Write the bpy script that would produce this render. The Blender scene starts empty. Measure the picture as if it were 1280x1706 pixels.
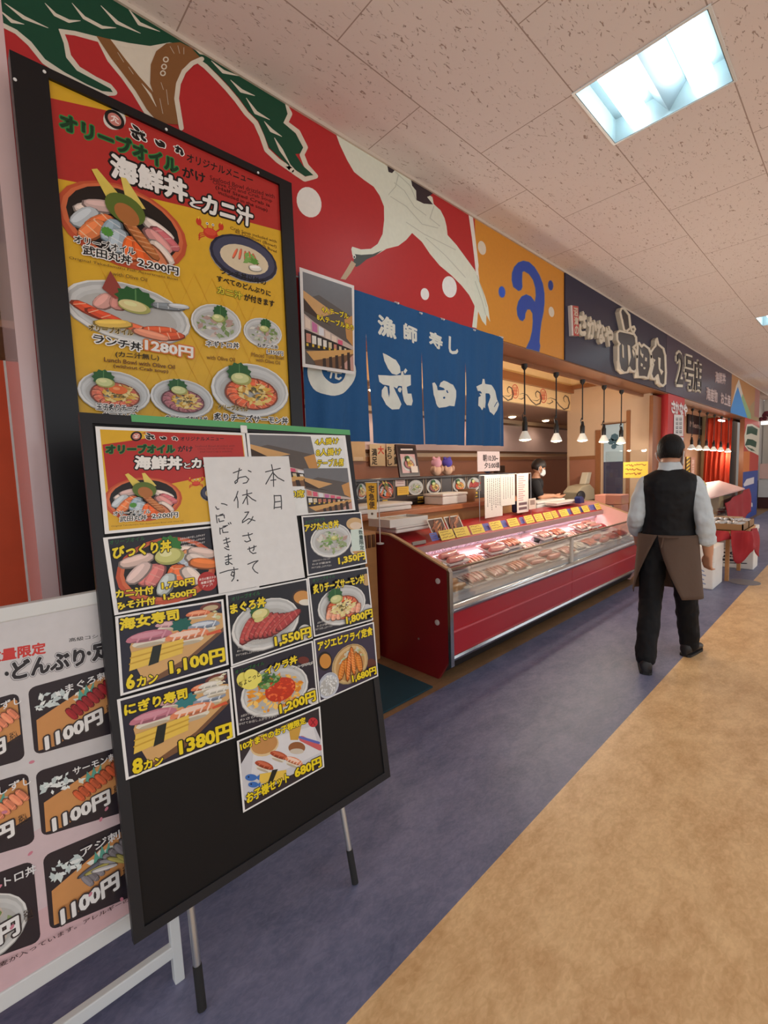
import bpy, bmesh, math, random
from mathutils import Vector, Matrix, noise

# ------------------------------------------------------------------ camera
SC = bpy.context.scene
COL = SC.collection
FPX, CX, CY = 750.0, 640.0, 853.0                    # focal length and centre for a 1280 x 1706 frame
EYE = Vector((0, 0, 1.5))
d1 = Vector((806, 93, -750)).normalized()            # world X seen from the camera
d2 = Vector((-702, 41, -750)); d2 = (d2 - d1 * d1.dot(d2)).normalized()
d3 = d1.cross(d2)
ROT = Matrix((d1, d2, d3))
cam = bpy.data.cameras.new('camera')
cam.sensor_fit = 'HORIZONTAL'; cam.sensor_width = 36.0; cam.lens = 36.0 * FPX / 1280.0
cam.clip_start = 0.02; cam.clip_end = 200
cam_ob = bpy.data.objects.new('camera', cam); COL.objects.link(cam_ob)
cam_ob.matrix_world = Matrix.Translation(EYE) @ ROT.to_4x4()
SC.camera = cam_ob

# ------------------------------------------------------------------ world, exposure
SC.view_settings.view_transform = 'Standard'; SC.view_settings.look = 'None'
SC.view_settings.gamma = 1.0; SC.view_settings.use_curve_mapping = False
SC.view_settings.exposure = -0.02
SC.cycles.use_denoising = True
SC.cycles.max_bounces = 8; SC.cycles.transparent_max_bounces = 12
SC.cycles.sample_clamp_indirect = 4.0
W = bpy.data.worlds.new('world'); SC.world = W; W.use_nodes = True
WB = W.node_tree.nodes['Background']
WB.inputs[0].default_value = (0.94, 0.97, 1.0, 1); WB.inputs[1].default_value = 1.15
TROFFER = 16.0       # ceiling luminaires
BULB = 12.0           # pendant bulbs, watts
SPOT = 9.0          # downlights, watts
CASE_LAMP = 62.0     # tube under the case ledge, emission

# ------------------------------------------------------------------ helpers
def C(r, g=None, b=None):
    if g is None: r, g, b = r
    f = lambda c: (c / 255 / 12.92) if c / 255 <= 0.04045 else ((c / 255 + 0.055) / 1.055) ** 2.4
    return (f(r), f(g), f(b), 1.0)

MATS = {}
def mat(name, rgb, rough=0.5, metal=0.0, vary=0.06, scale=8.0, bump=0.0, bscale=60.0, coat=0.0, emit=0.0, spec=0.5, stretch=None):
    if name in MATS: return MATS[name]
    m = bpy.data.materials.new(name); m.use_nodes = True; MATS[name] = m
    nt = m.node_tree; N = nt.nodes; L = nt.links; b = N['Principled BSDF']
    c = C(rgb)
    tc = N.new('ShaderNodeTexCoord'); mp = N.new('ShaderNodeMapping'); L.new(tc.outputs['Object'], mp.inputs[0])
    if stretch: mp.inputs['Scale'].default_value = stretch
    no = N.new('ShaderNodeTexNoise'); no.inputs['Scale'].default_value = scale; no.inputs['Detail'].default_value = 4
    L.new(mp.outputs[0], no.inputs['Vector'])
    mx = N.new('ShaderNodeMix'); mx.data_type = 'RGBA'
    mx.inputs[6].default_value = tuple(max(0, x * (1 - vary)) for x in c[:3]) + (1,)
    mx.inputs[7].default_value = tuple(min(1, x * (1 + vary)) for x in c[:3]) + (1,)
    L.new(no.outputs[0], mx.inputs[0]); L.new(mx.outputs[2], b.inputs['Base Color'])
    b.inputs['Roughness'].default_value = rough; b.inputs['Metallic'].default_value = metal
    b.inputs['Coat Weight'].default_value = coat; b.inputs['Coat Roughness'].default_value = 0.08
    b.inputs['Specular IOR Level'].default_value = spec
    if emit:
        b.inputs['Emission Color'].default_value = c; b.inputs['Emission Strength'].default_value = emit
    if bump:
        n2 = N.new('ShaderNodeTexNoise'); n2.inputs['Scale'].default_value = bscale; n2.inputs['Detail'].default_value = 3
        L.new(mp.outputs[0], n2.inputs['Vector'])
        bp = N.new('ShaderNodeBump'); bp.inputs['Strength'].default_value = bump; bp.inputs['Distance'].default_value = 0.01
        L.new(n2.outputs[0], bp.inputs['Height']); L.new(bp.outputs[0], b.inputs['Normal'])
    return m

def print_mat(name, rough, coat=0.0, weave=0.0):
    m = bpy.data.materials.new(name); m.use_nodes = True; MATS[name] = m
    nt = m.node_tree; N = nt.nodes; L = nt.links; b = N['Principled BSDF']
    a = N.new('ShaderNodeAttribute'); a.attribute_name = 'Col'
    no = N.new('ShaderNodeTexNoise'); no.inputs['Scale'].default_value = 35
    tc = N.new('ShaderNodeTexCoord'); L.new(tc.outputs['Object'], no.inputs['Vector'])
    mr = N.new('ShaderNodeMapRange'); mr.inputs[3].default_value = 0.93; mr.inputs[4].default_value = 1.05
    L.new(no.outputs[0], mr.inputs[0])
    mx = N.new('ShaderNodeVectorMath'); mx.operation = 'SCALE'
    L.new(a.outputs['Color'], mx.inputs[0]); L.new(mr.outputs[0], mx.inputs['Scale'])
    L.new(mx.outputs[0], b.inputs['Base Color'])
    b.inputs['Roughness'].default_value = rough; b.inputs['Specular IOR Level'].default_value = .32; b.inputs['Coat Weight'].default_value = coat; b.inputs['Coat Roughness'].default_value = 0.12
    if weave:
        n2 = N.new('ShaderNodeTexNoise'); n2.inputs['Scale'].default_value = 260; L.new(tc.outputs['Object'], n2.inputs['Vector'])
        bp = N.new('ShaderNodeBump'); bp.inputs['Strength'].default_value = weave; bp.inputs['Distance'].default_value = 0.004
        L.new(n2.outputs[0], bp.inputs['Height']); L.new(bp.outputs[0], b.inputs['Normal'])
    return m
PRINT = print_mat('laminated_print', 0.3, 0.08)
PAINT = print_mat('mural_paint', 0.42)
CLOTHP = print_mat('dyed_cloth', 0.9, 0, 0.35)
PAPERP = print_mat('paper_print', 0.6)

def glass_mat(name, tint=(0.96, 0.98, 0.98), refl=0.5):
    m = bpy.data.materials.new(name); m.use_nodes = True; MATS[name] = m
    nt = m.node_tree; N = nt.nodes; L = nt.links; N.remove(N['Principled BSDF'])
    t = N.new('ShaderNodeBsdfTransparent'); t.inputs[0].default_value = (*tint, 1)
    g = N.new('ShaderNodeBsdfGlossy'); g.inputs['Roughness'].default_value = 0.03
    fr = N.new('ShaderNodeFresnel'); fr.inputs[0].default_value = 1.5
    no = N.new('ShaderNodeTexNoise'); no.inputs['Scale'].default_value = 3
    mu = N.new('ShaderNodeMath'); mu.operation = 'MULTIPLY'; mu.inputs[1].default_value = refl
    L.new(fr.outputs[0], mu.inputs[0])
    s = N.new('ShaderNodeMixShader'); L.new(mu.outputs[0], s.inputs[0]); L.new(t.outputs[0], s.inputs[1]); L.new(g.outputs[0], s.inputs[2])
    L.new(s.outputs[0], N['Material Output'].inputs['Surface'])
    return m
GLASS = glass_mat('clear_glass'); ACRYL = glass_mat('clear_acrylic', (0.93, 0.93, 0.92), 0.8)

class MB:
    """verts / faces in world space, a material slot and a colour per face"""
    def __init__(s): s.V = []; s.F = []; s.M = []; s.K = []
    def add(s, vs, fs, mi=0, col=(1, 1, 1, 1)):
        n = len(s.V); s.V += [tuple(v) for v in vs]
        for f in fs: s.F.append([n + i for i in f]); s.M.append(mi); s.K.append(col)
        return s
    def box(s, x0, x1, y0, y1, z0, z1, mi=0, col=(1, 1, 1, 1), M=None):
        vs = [Vector((x, y, z)) for x in (x0, x1) for y in (y0, y1) for z in (z0, z1)]
        if M: vs = [M @ v for v in vs]
        return s.add(vs, [(0, 1, 3, 2), (4, 6, 7, 5), (0, 4, 5, 1), (2, 3, 7, 6), (0, 2, 6, 4), (1, 5, 7, 3)], mi, col)
    def prism(s, prof, axis, a0, a1, mi=0, col=(1, 1, 1, 1)):
        """2D profile swept along an axis: 'x' -> prof (y,z); 'y' -> (x,z); 'z' -> (x,y)"""
        def p(u, w, a): return {'x': (a, u, w), 'y': (u, a, w), 'z': (u, w, a)}[axis]
        n = len(prof); vs = [p(u, w, a0) for u, w in prof] + [p(u, w, a1) for u, w in prof]
        fs = [tuple(range(n))[::-1], tuple(range(n, 2 * n))] + [(i, (i + 1) % n, n + (i + 1) % n, n + i) for i in range(n)]
        return s.add(vs, fs, mi, col)
    def tube(s, pts, r, n=10, mi=0, col=(1, 1, 1, 1), caps=True):
        pts = [Vector(p) for p in pts]; R = r if isinstance(r, (list, tuple)) else [r] * len(pts)
        vs = []; up = None
        for i, p in enumerate(pts):
            t = ((pts[min(i + 1, len(pts) - 1)]) - pts[max(i - 1, 0)]).normalized()
            if up is None: up = t.orthogonal().normalized()
            up = (up - t * up.dot(t)).normalized(); w = t.cross(up)
            vs += [p + (up * math.cos(a) + w * math.sin(a)) * R[i] for a in [2 * math.pi * k / n for k in range(n)]]
        fs = [(i * n + k, i * n + (k + 1) % n, (i + 1) * n + (k + 1) % n, (i + 1) * n + k) for i in range(len(pts) - 1) for k in range(n)]
        if caps: fs += [tuple(range(n))[::-1], tuple(range((len(pts) - 1) * n, len(pts) * n))]
        return s.add(vs, fs, mi, col)
    def lathe(s, prof, c, n=20, mi=0, col=(1, 1, 1, 1)):
        c = Vector(c); vs = [c + Vector((r * math.cos(2 * math.pi * k / n), r * math.sin(2 * math.pi * k / n), z)) for r, z in prof for k in range(n)]
        fs = [(i * n + k, i * n + (k + 1) % n, (i + 1) * n + (k + 1) % n, (i + 1) * n + k) for i in range(len(prof) - 1) for k in range(n)]
        if prof[0][0] > 1e-5: fs.append(tuple(range(n))[::-1])
        if prof[-1][0] > 1e-5: fs.append(tuple(range((len(prof) - 1) * n, len(prof) * n)))
        return s.add(vs, fs, mi, col)
    def ball(s, c, r, mi=0, col=(1, 1, 1, 1), n=14, m=9, M=None):
        r = r if isinstance(r, (tuple, list)) else (r, r, r); c = Vector(c); vs = []
        for i in range(m + 1):
            a = math.pi * i / m
            for k in range(n):
                b = 2 * math.pi * k / n
                v = Vector((r[0] * math.sin(a) * math.cos(b), r[1] * math.sin(a) * math.sin(b), r[2] * math.cos(a)))
                if M: v = M @ v
                vs.append(c + v)
        return s.add(vs, [(i * n + k, (i + 1) * n + k, (i + 1) * n + (k + 1) % n, i * n + (k + 1) % n) for i in range(m) for k in range(n)], mi, col)

WM = {}
def lab(o, label=None, cat=None, group=None, kind=None):
    if label: o['label'] = label
    if cat: o['category'] = cat
    if group: o['group'] = group
    if kind: o['kind'] = kind
    return o
def mk(name, mb, mats, parent=None, M=None, bev=0.0, smooth=None, recalc=True):
    if not isinstance(mats, (list, tuple)): mats = [mats]
    if parent is not None: M = WM[parent.name]
    elif M is None:
        xs = [v[0] for v in mb.V]; ys = [v[1] for v in mb.V]; zs = [v[2] for v in mb.V]
        M = Matrix.Translation(((min(xs) + max(xs)) / 2, (min(ys) + max(ys)) / 2, min(zs)))
    I = M.inverted()
    me = bpy.data.meshes.new(name); me.from_pydata([I @ Vector(v) for v in mb.V], [], mb.F)
    for m in mats: me.materials.append(m)
    me.polygons.foreach_set('material_index', mb.M)
    at = me.color_attributes.new('Col', 'FLOAT_COLOR', 'CORNER')
    buf = []
    for p, k in zip(me.polygons, mb.K): buf += list(k) * p.loop_total
    at.data.foreach_set('color', buf)
    if recalc:
        bm = bmesh.new(); bm.from_mesh(me); bmesh.ops.recalc_face_normals(bm, faces=bm.faces); bm.to_mesh(me); bm.free()
    me.update()
    if smooth is not None:
        me.shade_smooth(); me.set_sharp_from_angle(angle=math.radians(smooth))
    o = bpy.data.objects.new(name, me); COL.objects.link(o)
    if parent is not None:
        o.parent = parent
    else: o.matrix_world = M
    WM[o.name] = M
    if bev:
        b = o.modifiers.new('edge', 'BEVEL'); b.width = bev; b.segments = 2; b.limit_method = 'ANGLE'; b.angle_limit = math.radians(40)
    return o
def thing(name, label, cat, loc=(0, 0, 0), group=None, M=None):
    o = bpy.data.objects.new(name, None); COL.objects.link(o); o.empty_display_size = 0.05
    M = M or Matrix.Translation(loc); o.matrix_world = M; WM[o.name] = M
    return lab(o, label, cat, group)
def kids(o): return [c for c in SC.objects if c.parent == o]
def dup(o, M, label=None, group=None, tree=None):
    tree = tree if tree is not None else snapshot(o)
    def cp(node, par):
        src, ch = node; c = src.copy(); COL.objects.link(c)
        if par is not None: c.parent = par
        for k in ch: cp(k, c)
        return c
    r = cp(tree, None); r.matrix_world = M; WM[r.name] = M
    return lab(r, label, None, group)
def snapshot(o): return (o, [snapshot(c) for c in o.children])

# --- seeing through a pixel of the frame onto a real surface
def ray(px, py): return ROT @ Vector((px - CX, -(py - CY), -FPX))
class Pl:
    """a flat surface: origin, right axis, up axis (right x up faces the viewer)"""
    def __init__(s, o, u=(1, 0, 0), v=(0, 0, 1)):
        s.o = Vector(o); s.u = Vector(u).normalized(); s.v = Vector(v).normalized(); s.n = s.u.cross(s.v)
        s.M = Matrix.Translation(s.o) @ Matrix((s.u, -s.n, s.v)).transposed().to_4x4()
    def uv(s, px, py):
        r = ray(px, py); t = (s.o - EYE).dot(s.n) / r.dot(s.n); p = EYE + r * t - s.o
        return (p.dot(s.u), p.dot(s.v))
    def pt(s, u, v, out=0.0): return s.o + s.u * u + s.v * v + s.n * out
    def at(s, px, py, out=0.0): return s.pt(*s.uv(px, py), out)
def at_z(px, py, z=0.0):
    r = ray(px, py); return EYE + r * ((z - EYE.z) / r.z)
def at_y(px, py, y):
    r = ray(px, py); return EYE + r * (y / r.y)
def at_x(px, py, x):
    r = ray(px, py); return EYE + r * (x / r.x)

# --- printed artwork: flat coloured shapes, each on its own hair-thin layer
GLY = {}
def glyphs(t):
    if t not in GLY:
        cu = bpy.data.curves.new('t', 'FONT'); cu.body = t; cu.resolution_u = 2
        ob = bpy.data.objects.new('t', cu); COL.objects.link(ob)
        me = ob.evaluated_get(bpy.context.evaluated_depsgraph_get()).to_mesh()
        V = [(v.co.x, v.co.y) for v in me.vertices]; F = [tuple(p.vertices) for p in me.polygons]
        cnt = {}
        for p in me.polygons:
            for k in p.edge_keys: cnt[k] = cnt.get(k, 0) + 1
        E = [k for k, n in cnt.items() if n == 1]
        bpy.data.objects.remove(ob); bpy.data.curves.remove(cu)
        xs = [v[0] for v in V]; ys = [v[1] for v in V]
        GLY[t] = (V, F, E, (min(xs), min(ys), max(xs), max(ys)))
    return GLY[t]
class Art:
    """shapes are stacked: each lies one hair above whatever it overlaps"""
    def __init__(s, plane, eps=1e-4, z0=0.0003):
        s.p = plane; s.eps = eps; s.z0 = z0; s.P = [0]; s.V = []; s.F = []; s.K = []; s.O = []; s.L = []
    def layer(s): s.P.append(0)
    def put(s, uvs, faces, col, sub=0.0):
        n = len(s.V); p = len(s.P) - 1; s.V += uvs; s.O += [(p, sub)] * len(uvs)
        for f in faces: s.F.append([n + i for i in f]); s.K.append(col)
    def levels(s):
        bb = {}
        for (u, v), (p, _) in zip(s.V, s.O):
            b = bb.setdefault(p, [u, v, u, v])
            if u < b[0]: b[0] = u
            if v < b[1]: b[1] = v
            if u > b[2]: b[2] = u
            if v > b[3]: b[3] = v
        us = [q for b in bb.values() for q in (b[0], b[2])]; vs = [q for b in bb.values() for q in (b[1], b[3])]
        u0, v0 = min(us), min(vs); n = 90; k = n / max(max(us) - u0, max(vs) - v0, 1e-6); cell = {}; lev = {}
        for p in sorted(bb):
            b = bb[p]; cs = [(i, j) for i in range(int((b[0] - u0) * k), int((b[2] - u0) * k) + 1) for j in range(int((b[1] - v0) * k), int((b[3] - v0) * k) + 1)]
            l = 1 + max(cell.get(c, 0) for c in cs); lev[p] = l
            for c in cs: cell[c] = l
        return lev
    def flat(s):
        lev = s.levels(); return [(u, v, s.z0 + s.eps * (lev[p] + sub)) for (u, v), (p, sub) in zip(s.V, s.O)]
    def mb(s):
        b = MB(); b.V = [tuple(s.p.pt(*q)) for q in s.flat()]; b.F = s.F; b.K = s.K; b.M = [0] * len(s.F); return b
    def build(s, name, material=None, parent=None, slab=None, thick=0.002, slab_col=(235, 235, 235)):
        b = s.mb()
        if slab:    # outline of the sheet itself, in uv
            n = len(slab); vs = [s.p.pt(u, v, 0.0002) for u, v in slab] + [s.p.pt(u, v, 0.0002 - thick) for u, v in slab]
            b.add(vs, [tuple(range(n)), tuple(range(n, 2 * n))[::-1]] + [(i, n + i, n + (i + 1) % n, (i + 1) % n) for i in range(n)], 0, C(slab_col))
        return mk(name, b, material or PRINT, parent, None if parent is not None else Matrix.Translation(s.p.pt(*(slab[0] if slab else s.V[0][:2]))) @ s.p.M.to_3x3().to_4x4(), recalc=False)
class Fr:
    def __init__(s, art, f): s.a = art; s.f = f
    def poly(s, pts, col): s.a.layer(); s.a.put([s.f(*p) for p in pts], [tuple(range(len(pts)))], C(col)); return s
    def rect(s, x0, y0, x1, y1, col): return s.poly([(x0, y0), (x1, y0), (x1, y1), (x0, y1)], col)
    def ell(s, cx, cy, rx, ry, col, rot=0.0, n=22, a0=0, a1=360):
        ca, sa = math.cos(math.radians(rot)), math.sin(math.radians(rot)); P = []
        full = abs(a1 - a0) >= 360
        for k in range(n if full else n + 1):
            a = math.radians(a0 + (a1 - a0) * k / n); x, y = rx * math.cos(a), ry * math.sin(a)
            P.append((cx + x * ca - y * sa, cy + x * sa + y * ca))
        return s.poly(P, col)
    def line(s, pts, w, col, closed=False, taper=False):
        s.a.layer(); pts = list(pts); q = pts + [pts[0]] if closed else pts; nseg = len(q) - 1
        for i in range(nseg):
            (x0, y0), (x1, y1) = q[i], q[i + 1]; d = math.hypot(x1 - x0, y1 - y0) or 1
            w0 = w * (1 - abs(2 * i / nseg - 1) ** 2 * .85 if taper else 1) / 2; w1 = w * (1 - abs(2 * (i + 1) / nseg - 1) ** 2 * .85 if taper else 1) / 2
            nx, ny = -(y1 - y0) / d, (x1 - x0) / d
            s.a.put([s.f(x0 + nx * w0, y0 + ny * w0), s.f(x0 - nx * w0, y0 - ny * w0), s.f(x1 - nx * w1, y1 - ny * w1), s.f(x1 + nx * w1, y1 + ny * w1)], [(0, 1, 2, 3)], C(col), (i % 2) * .2)
            s.a.put([s.f(x1 + w1 * math.cos(k * math.pi / 4), y1 + w1 * math.sin(k * math.pi / 4)) for k in range(8)], [tuple(range(8))], C(col), .4 + (i % 2) * .15)
        (x0, y0) = q[0]; w0 = w / 2 * (.15 if taper else 1)
        s.a.put([s.f(x0 + w0 * math.cos(k * math.pi / 4), y0 + w0 * math.sin(k * math.pi / 4)) for k in range(8)], [tuple(range(8))], C(col), .7)
        return s
    def sub(s, c, r, t):
        """affine frame: centre c, +x reaches r, +y reaches t"""
        c, r, t = s.f(*c), s.f(*r), s.f(*t)
        ex = (r[0] - c[0], r[1] - c[1]); ey = (t[0] - c[0], t[1] - c[1])
        return Fr(s.a, lambda x, y: (c[0] + x * ex[0] + y * ey[0], c[1] + x * ex[1] + y * ey[1]))
    def crop(s, ox, oy, k): return Fr(s.a, lambda x, y: s.f(ox + x / k, oy + y / k))
    def text(s, t, lb, rb, lt, col, out=None, ow=0.09, bold=0.02, out2=None, ow2=0.16):
        """t stretched so that its ink fills the box lb (bottom left), rb (bottom right), lt (top left)"""
        V, F, E, (x0, y0, x1, y1) = glyphs(t)
        A, B, D = s.f(*lb), s.f(*rb), s.f(*lt); W_, H_ = x1 - x0, y1 - y0
        def g(x, y):
            u, v = (x - x0) / W_, (y - y0) / H_
            return (A[0] + (B[0] - A[0]) * u + (D[0] - A[0]) * v, A[1] + (B[1] - A[1]) * u + (D[1] - A[1]) * v)
        def stroke(w, c):
            s.a.layer(); c = C(c); seen = set()
            for i_, (a, b) in enumerate(E):
                (ax, ay), (bx, by) = V[a], V[b]; d = math.hypot(bx - ax, by - ay) or 1; nx, ny = -(by - ay) / d * w, (bx - ax) / d * w
                s.a.put([g(ax + nx, ay + ny), g(ax - nx, ay - ny), g(bx - nx, by - ny), g(bx + nx, by + ny)], [(0, 1, 2, 3)], c, (i_ % 4) * .12)
                for i in (a, b):
                    if i not in seen and w > 0.03:
                        seen.add(i); x, y = V[i]
                        s.a.put([g(x + w * math.cos(k * math.pi / 3), y + w * math.sin(k * math.pi / 3)) for k in range(6)], [tuple(range(6))], c, .5 + (i % 3) * .1)
        if out2 is not None: stroke(ow2 + bold, out2)
        if out is not None: stroke(ow + bold, out); s.a.put([g(*v) for v in V], F, C(out), .9)
        if bold: stroke(bold, col)
        s.a.layer(); s.a.put([g(*v) for v in V], F, C(col))
        return s
    def vtext(s, t, top, bot, w, col, **k):
        """characters set one under another between two points, each w wide"""
        n = len(t)
        for i, ch in enumerate(t):
            y0 = top[1] + (bot[1] - top[1]) * (i + .06) / n; y1 = top[1] + (bot[1] - top[1]) * (i + .92) / n
            xa = top[0] + (bot[0] - top[0]) * (i + .06) / n; xb = top[0] + (bot[0] - top[0]) * (i + .92) / n
            s.text(ch, (xb - w / 2, y1), (xb + w / 2, y1), (xa - w / 2, y0), col, **k)
        return s
def px_frame(art): return Fr(art, art.p.uv)
def scrawl(f, x0, y0, x1, y1, rows, col, w, rnd, vertical=False):
    """lines of fine print too small to read"""
    for i in range(rows):
        t = (i + .5) / rows
        if vertical:
            x = x0 + (x1 - x0) * t; y = y0; end = y1 - (y1 - y0) * rnd.random() * .25
            while y < end:
                d = abs(y1 - y0) * (.02 + .03 * rnd.random()); f.line([(x, y), (x, min(end, y + d))], w, col); y += d * 1.35
        else:
            y = y0 + (y1 - y0) * t; x = x0; end = x1 - (x1 - x0) * rnd.random() * .2
            while x < end:
                d = abs(x1 - x0) * (.02 + .04 * rnd.random()); f.line([(x, y), (min(end, x + d), y)], w, col); x += d * 1.35

# ------------------------------------------------------------------ the setting
H = 3.36; YF = 2.05; ZB = 2.53; YB = 2.28
RED = (188, 44, 46); CREAM = (226, 216, 198); GREEN = (20, 74, 52); BROWN = (138, 92, 52); ORANGE = (218, 146, 50)
def struct(name, mb, m, **k): return lab(mk(name, mb, m, **k), None, None, None, 'structure')

def lino(name, c1, c2, rough, fleck):
    m = bpy.data.materials.new(name); m.use_nodes = True; MATS[name] = m
    nt = m.node_tree; N = nt.nodes; L = nt.links; b = N['Principled BSDF']
    tc = N.new('ShaderNodeTexCoord'); prev = None; mp0 = N.new('ShaderNodeMapping'); mp0.inputs['Scale'].default_value = (.7, 1.25, 1); mp0.inputs['Rotation'].default_value = (0, 0, .5)
    for sc, lo, hi, wgt in ((4.2, .38, .64, .42), (13, .34, .68, .45), (60, .38, .68, fleck)):
        n = N.new('ShaderNodeTexNoise'); n.inputs['Scale'].default_value = sc; n.inputs['Detail'].default_value = 5; n.inputs['Distortion'].default_value = .8
        L.new(tc.outputs['Object'], mp0.inputs[0]); L.new(mp0.outputs[0], n.inputs['Vector'])
        r = N.new('ShaderNodeMapRange'); r.inputs[1].default_value = lo; r.inputs[2].default_value = hi; r.inputs[3].default_value = 0; r.inputs[4].default_value = wgt
        L.new(n.outputs[0], r.inputs[0])
        if prev is None: prev = r.outputs[0]
        else:
            a = N.new('ShaderNodeMath'); a.operation = 'ADD'; L.new(prev, a.inputs[0]); L.new(r.outputs[0], a.inputs[1]); prev = a.outputs[0]
    mx = N.new('ShaderNodeMix'); mx.data_type = 'RGBA'; mx.inputs[6].default_value = C(c1); mx.inputs[7].default_value = C(c2)
    L.new(prev, mx.inputs[0]); L.new(mx.outputs[2], b.inputs['Base Color']); b.inputs['Roughness'].default_value = rough
    return m
FL_BEIGE = lino('beige_lino', (202, 158, 108), (236, 199, 149), 0.4, .4)
FL_BLUE = lino('slate_blue_lino', (85, 92, 121), (121, 123, 152), 0.42, .4)
FL_TAN = lino('tan_vinyl', (120, 92, 66), (150, 116, 82), 0.5, .3)
def floor_box(y0, y1, m):
    return MB().box(-4, 24, y0, y1, -0.1, 0.0)
f = floor_box(-5, .915, 0); f.box(-4, 24, .915, 1.955, -0.1, 0.0, 1); f.box(-4, 24, 1.955, 6.5, -0.1, 0.0, 2)
struct('floor', f, [FL_BEIGE, FL_BLUE, FL_TAN], M=Matrix())

def ceiling_mat():
    m = bpy.data.materials.new('fissured_ceiling_tile'); m.use_nodes = True; MATS[m.name] = m
    nt = m.node_tree; N = nt.nodes; L = nt.links; b = N['Principled BSDF']; b.inputs['Roughness'].default_value = .9
    tc = N.new('ShaderNodeTexCoord'); mp = N.new('ShaderNodeMapping'); L.new(tc.outputs['Object'], mp.inputs[0])
    br = N.new('ShaderNodeTexBrick'); br.offset = .5; br.offset_frequency = 2; br.squash = 1
    br.inputs['Scale'].default_value = 1; br.inputs['Brick Width'].default_value = 1.062; br.inputs['Row Height'].default_value = .556
    br.inputs['Mortar Size'].default_value = .003; br.inputs['Mortar Smooth'].default_value = .1
    br.inputs['Color1'].default_value = C(238, 230, 228); br.inputs['Color2'].default_value = C(237, 226, 223); br.inputs['Mortar'].default_value = C(176, 158, 150)
    mp.inputs['Location'].default_value = (-2.403 + 1.062 * 6, -.522 + .556 * 12, 0); L.new(mp.outputs[0], br.inputs['Vector'])
    m2 = N.new('ShaderNodeMapping'); m2.inputs['Scale'].default_value = (26, 78, 1); m2.inputs['Rotation'].default_value = (0, 0, .9); L.new(tc.outputs['Object'], m2.inputs[0])
    vo = N.new('ShaderNodeTexNoise'); vo.inputs['Scale'].default_value = 1; vo.inputs['Detail'].default_value = 2; vo.inputs['Distortion'].default_value = 1.2
    L.new(m2.outputs[0], vo.inputs['Vector'])
    r = N.new('ShaderNodeMapRange'); r.inputs[1].default_value = .635; r.inputs[2].default_value = .70; L.new(vo.outputs[0], r.inputs[0])
    mx = N.new('ShaderNodeMix'); mx.data_type = 'RGBA'; mx.inputs[7].default_value = C(176, 156, 148)
    L.new(r.outputs[0], mx.inputs[0]); L.new(br.outputs[0], mx.inputs[6]); L.new(mx.outputs[2], b.inputs['Base Color'])
    bp = N.new('ShaderNodeBump'); bp.invert = True; bp.inputs['Strength'].default_value = .5; bp.inputs['Distance'].default_value = .006
    L.new(r.outputs[0], bp.inputs['Height']); L.new(bp.outputs[0], b.inputs['Normal'])
    return m
CEILM = ceiling_mat()
# the ceiling is laid around the openings of its luminaires
LX = [-8.36 + 5.385 * k for k in range(6)]; LY = (-3.93, -2.26, .522)
LX = [2.403 + 5.385 * k for k in (-1, 0, 1, 2, 3)]
LXU = sorted(LX + [x + 2.69 for x in LX[:4]])  # unseen rows get extra lights in between, added for brightness
cb = MB(); ys = sorted([-5.0] + [v for y in LY for v in (y, y + .552)] + [YF + .02])
for i in range(len(ys) - 1):
    if any(abs(ys[i] - y) < 1e-6 for y in LY):
        xs = [-4.0] + [v for x in (LX if ys[i] > 0 else LXU) for v in (x, x + .527)] + [24.0]
        for j in range(0, len(xs), 2): cb.box(xs[j], xs[j + 1], ys[i], ys[i + 1], H, H + .05)
    else: cb.box(-4, 24, ys[i], ys[i + 1], H, H + .05)
struct('ceiling', cb, CEILM, M=Matrix())
WHITE_ENAMEL = mat('white_enamel', (235, 240, 240), .25, vary=.02); ALU = mat('anodised_reflector', (112, 128, 132), .3, vary=.02); ALUD = mat('anodised_wing', (96, 110, 116), .35, vary=.02)
LAMP = mat('fluorescent_tube', (235, 250, 255), .4, emit=TROFFER, vary=.01)
def troffer(label):
    t = thing('ceiling_light', label, 'ceiling light', (0, 0, H), 'recessed ceiling lights')
    t0, t1 = .527, .552
    b = MB(); b.box(0, .004, 0, t1, H - .004, H + .12); b.box(t0 - .004, t0, 0, t1, H - .004, H + .12)
    b.box(0, t0, 0, .004, H - .004, H + .12); b.box(0, t0, t1 - .004, t1, H - .004, H + .12); b.box(0, t0, 0, t1, H + .12, H + .125)
    mk('housing', b, ALU, t)
    v = MB().prism([(t1 / 2 - .075, H + .119), (t1 / 2 + .075, H + .119), (t1 / 2, H + .012)], 'x', .006, t0 - .006)
    mk('reflector', v, ALUD, t)
    rim = MB()
    for r_ in ((-.012, t0 + .012, -.012, 0), (-.012, t0 + .012, t1, t1 + .012), (-.012, 0, 0, t1), (t0, t0 + .012, 0, t1)): rim.box(*r_, H - .006, H - .001)
    mk('rim', rim, WHITE_ENAMEL, t)
    for k in (.125, .427):
        mk('tube', MB().tube([(.03, k, H + .07), (t0 - .03, k, H + .07)], .05, 14), LAMP, t, smooth=50)
    return t
t0_ = troffer('square recessed ceiling light with two bright tubes, the larger one nearer the camera')
snap = snapshot(t0_); first = True
for y in LY:
    for x in (LX if y > 0 else LXU):
        l = ('recessed twin tube ceiling light half cut by the right picture edge' if abs(x - LX[2]) < .1 and y > 0 else None)
        if abs(x - LX[1]) < .1 and y > 0: t0_.matrix_world = Matrix.Translation((x, y, H)); WM[t0_.name] = t0_.matrix_world.copy(); continue
        if y < 0 or x < 0 or x > 9: l = 'unseen recessed ceiling light that helps light the hall'
        dup(t0_, Matrix.Translation((x, y, H)), l, tree=snap)

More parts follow.
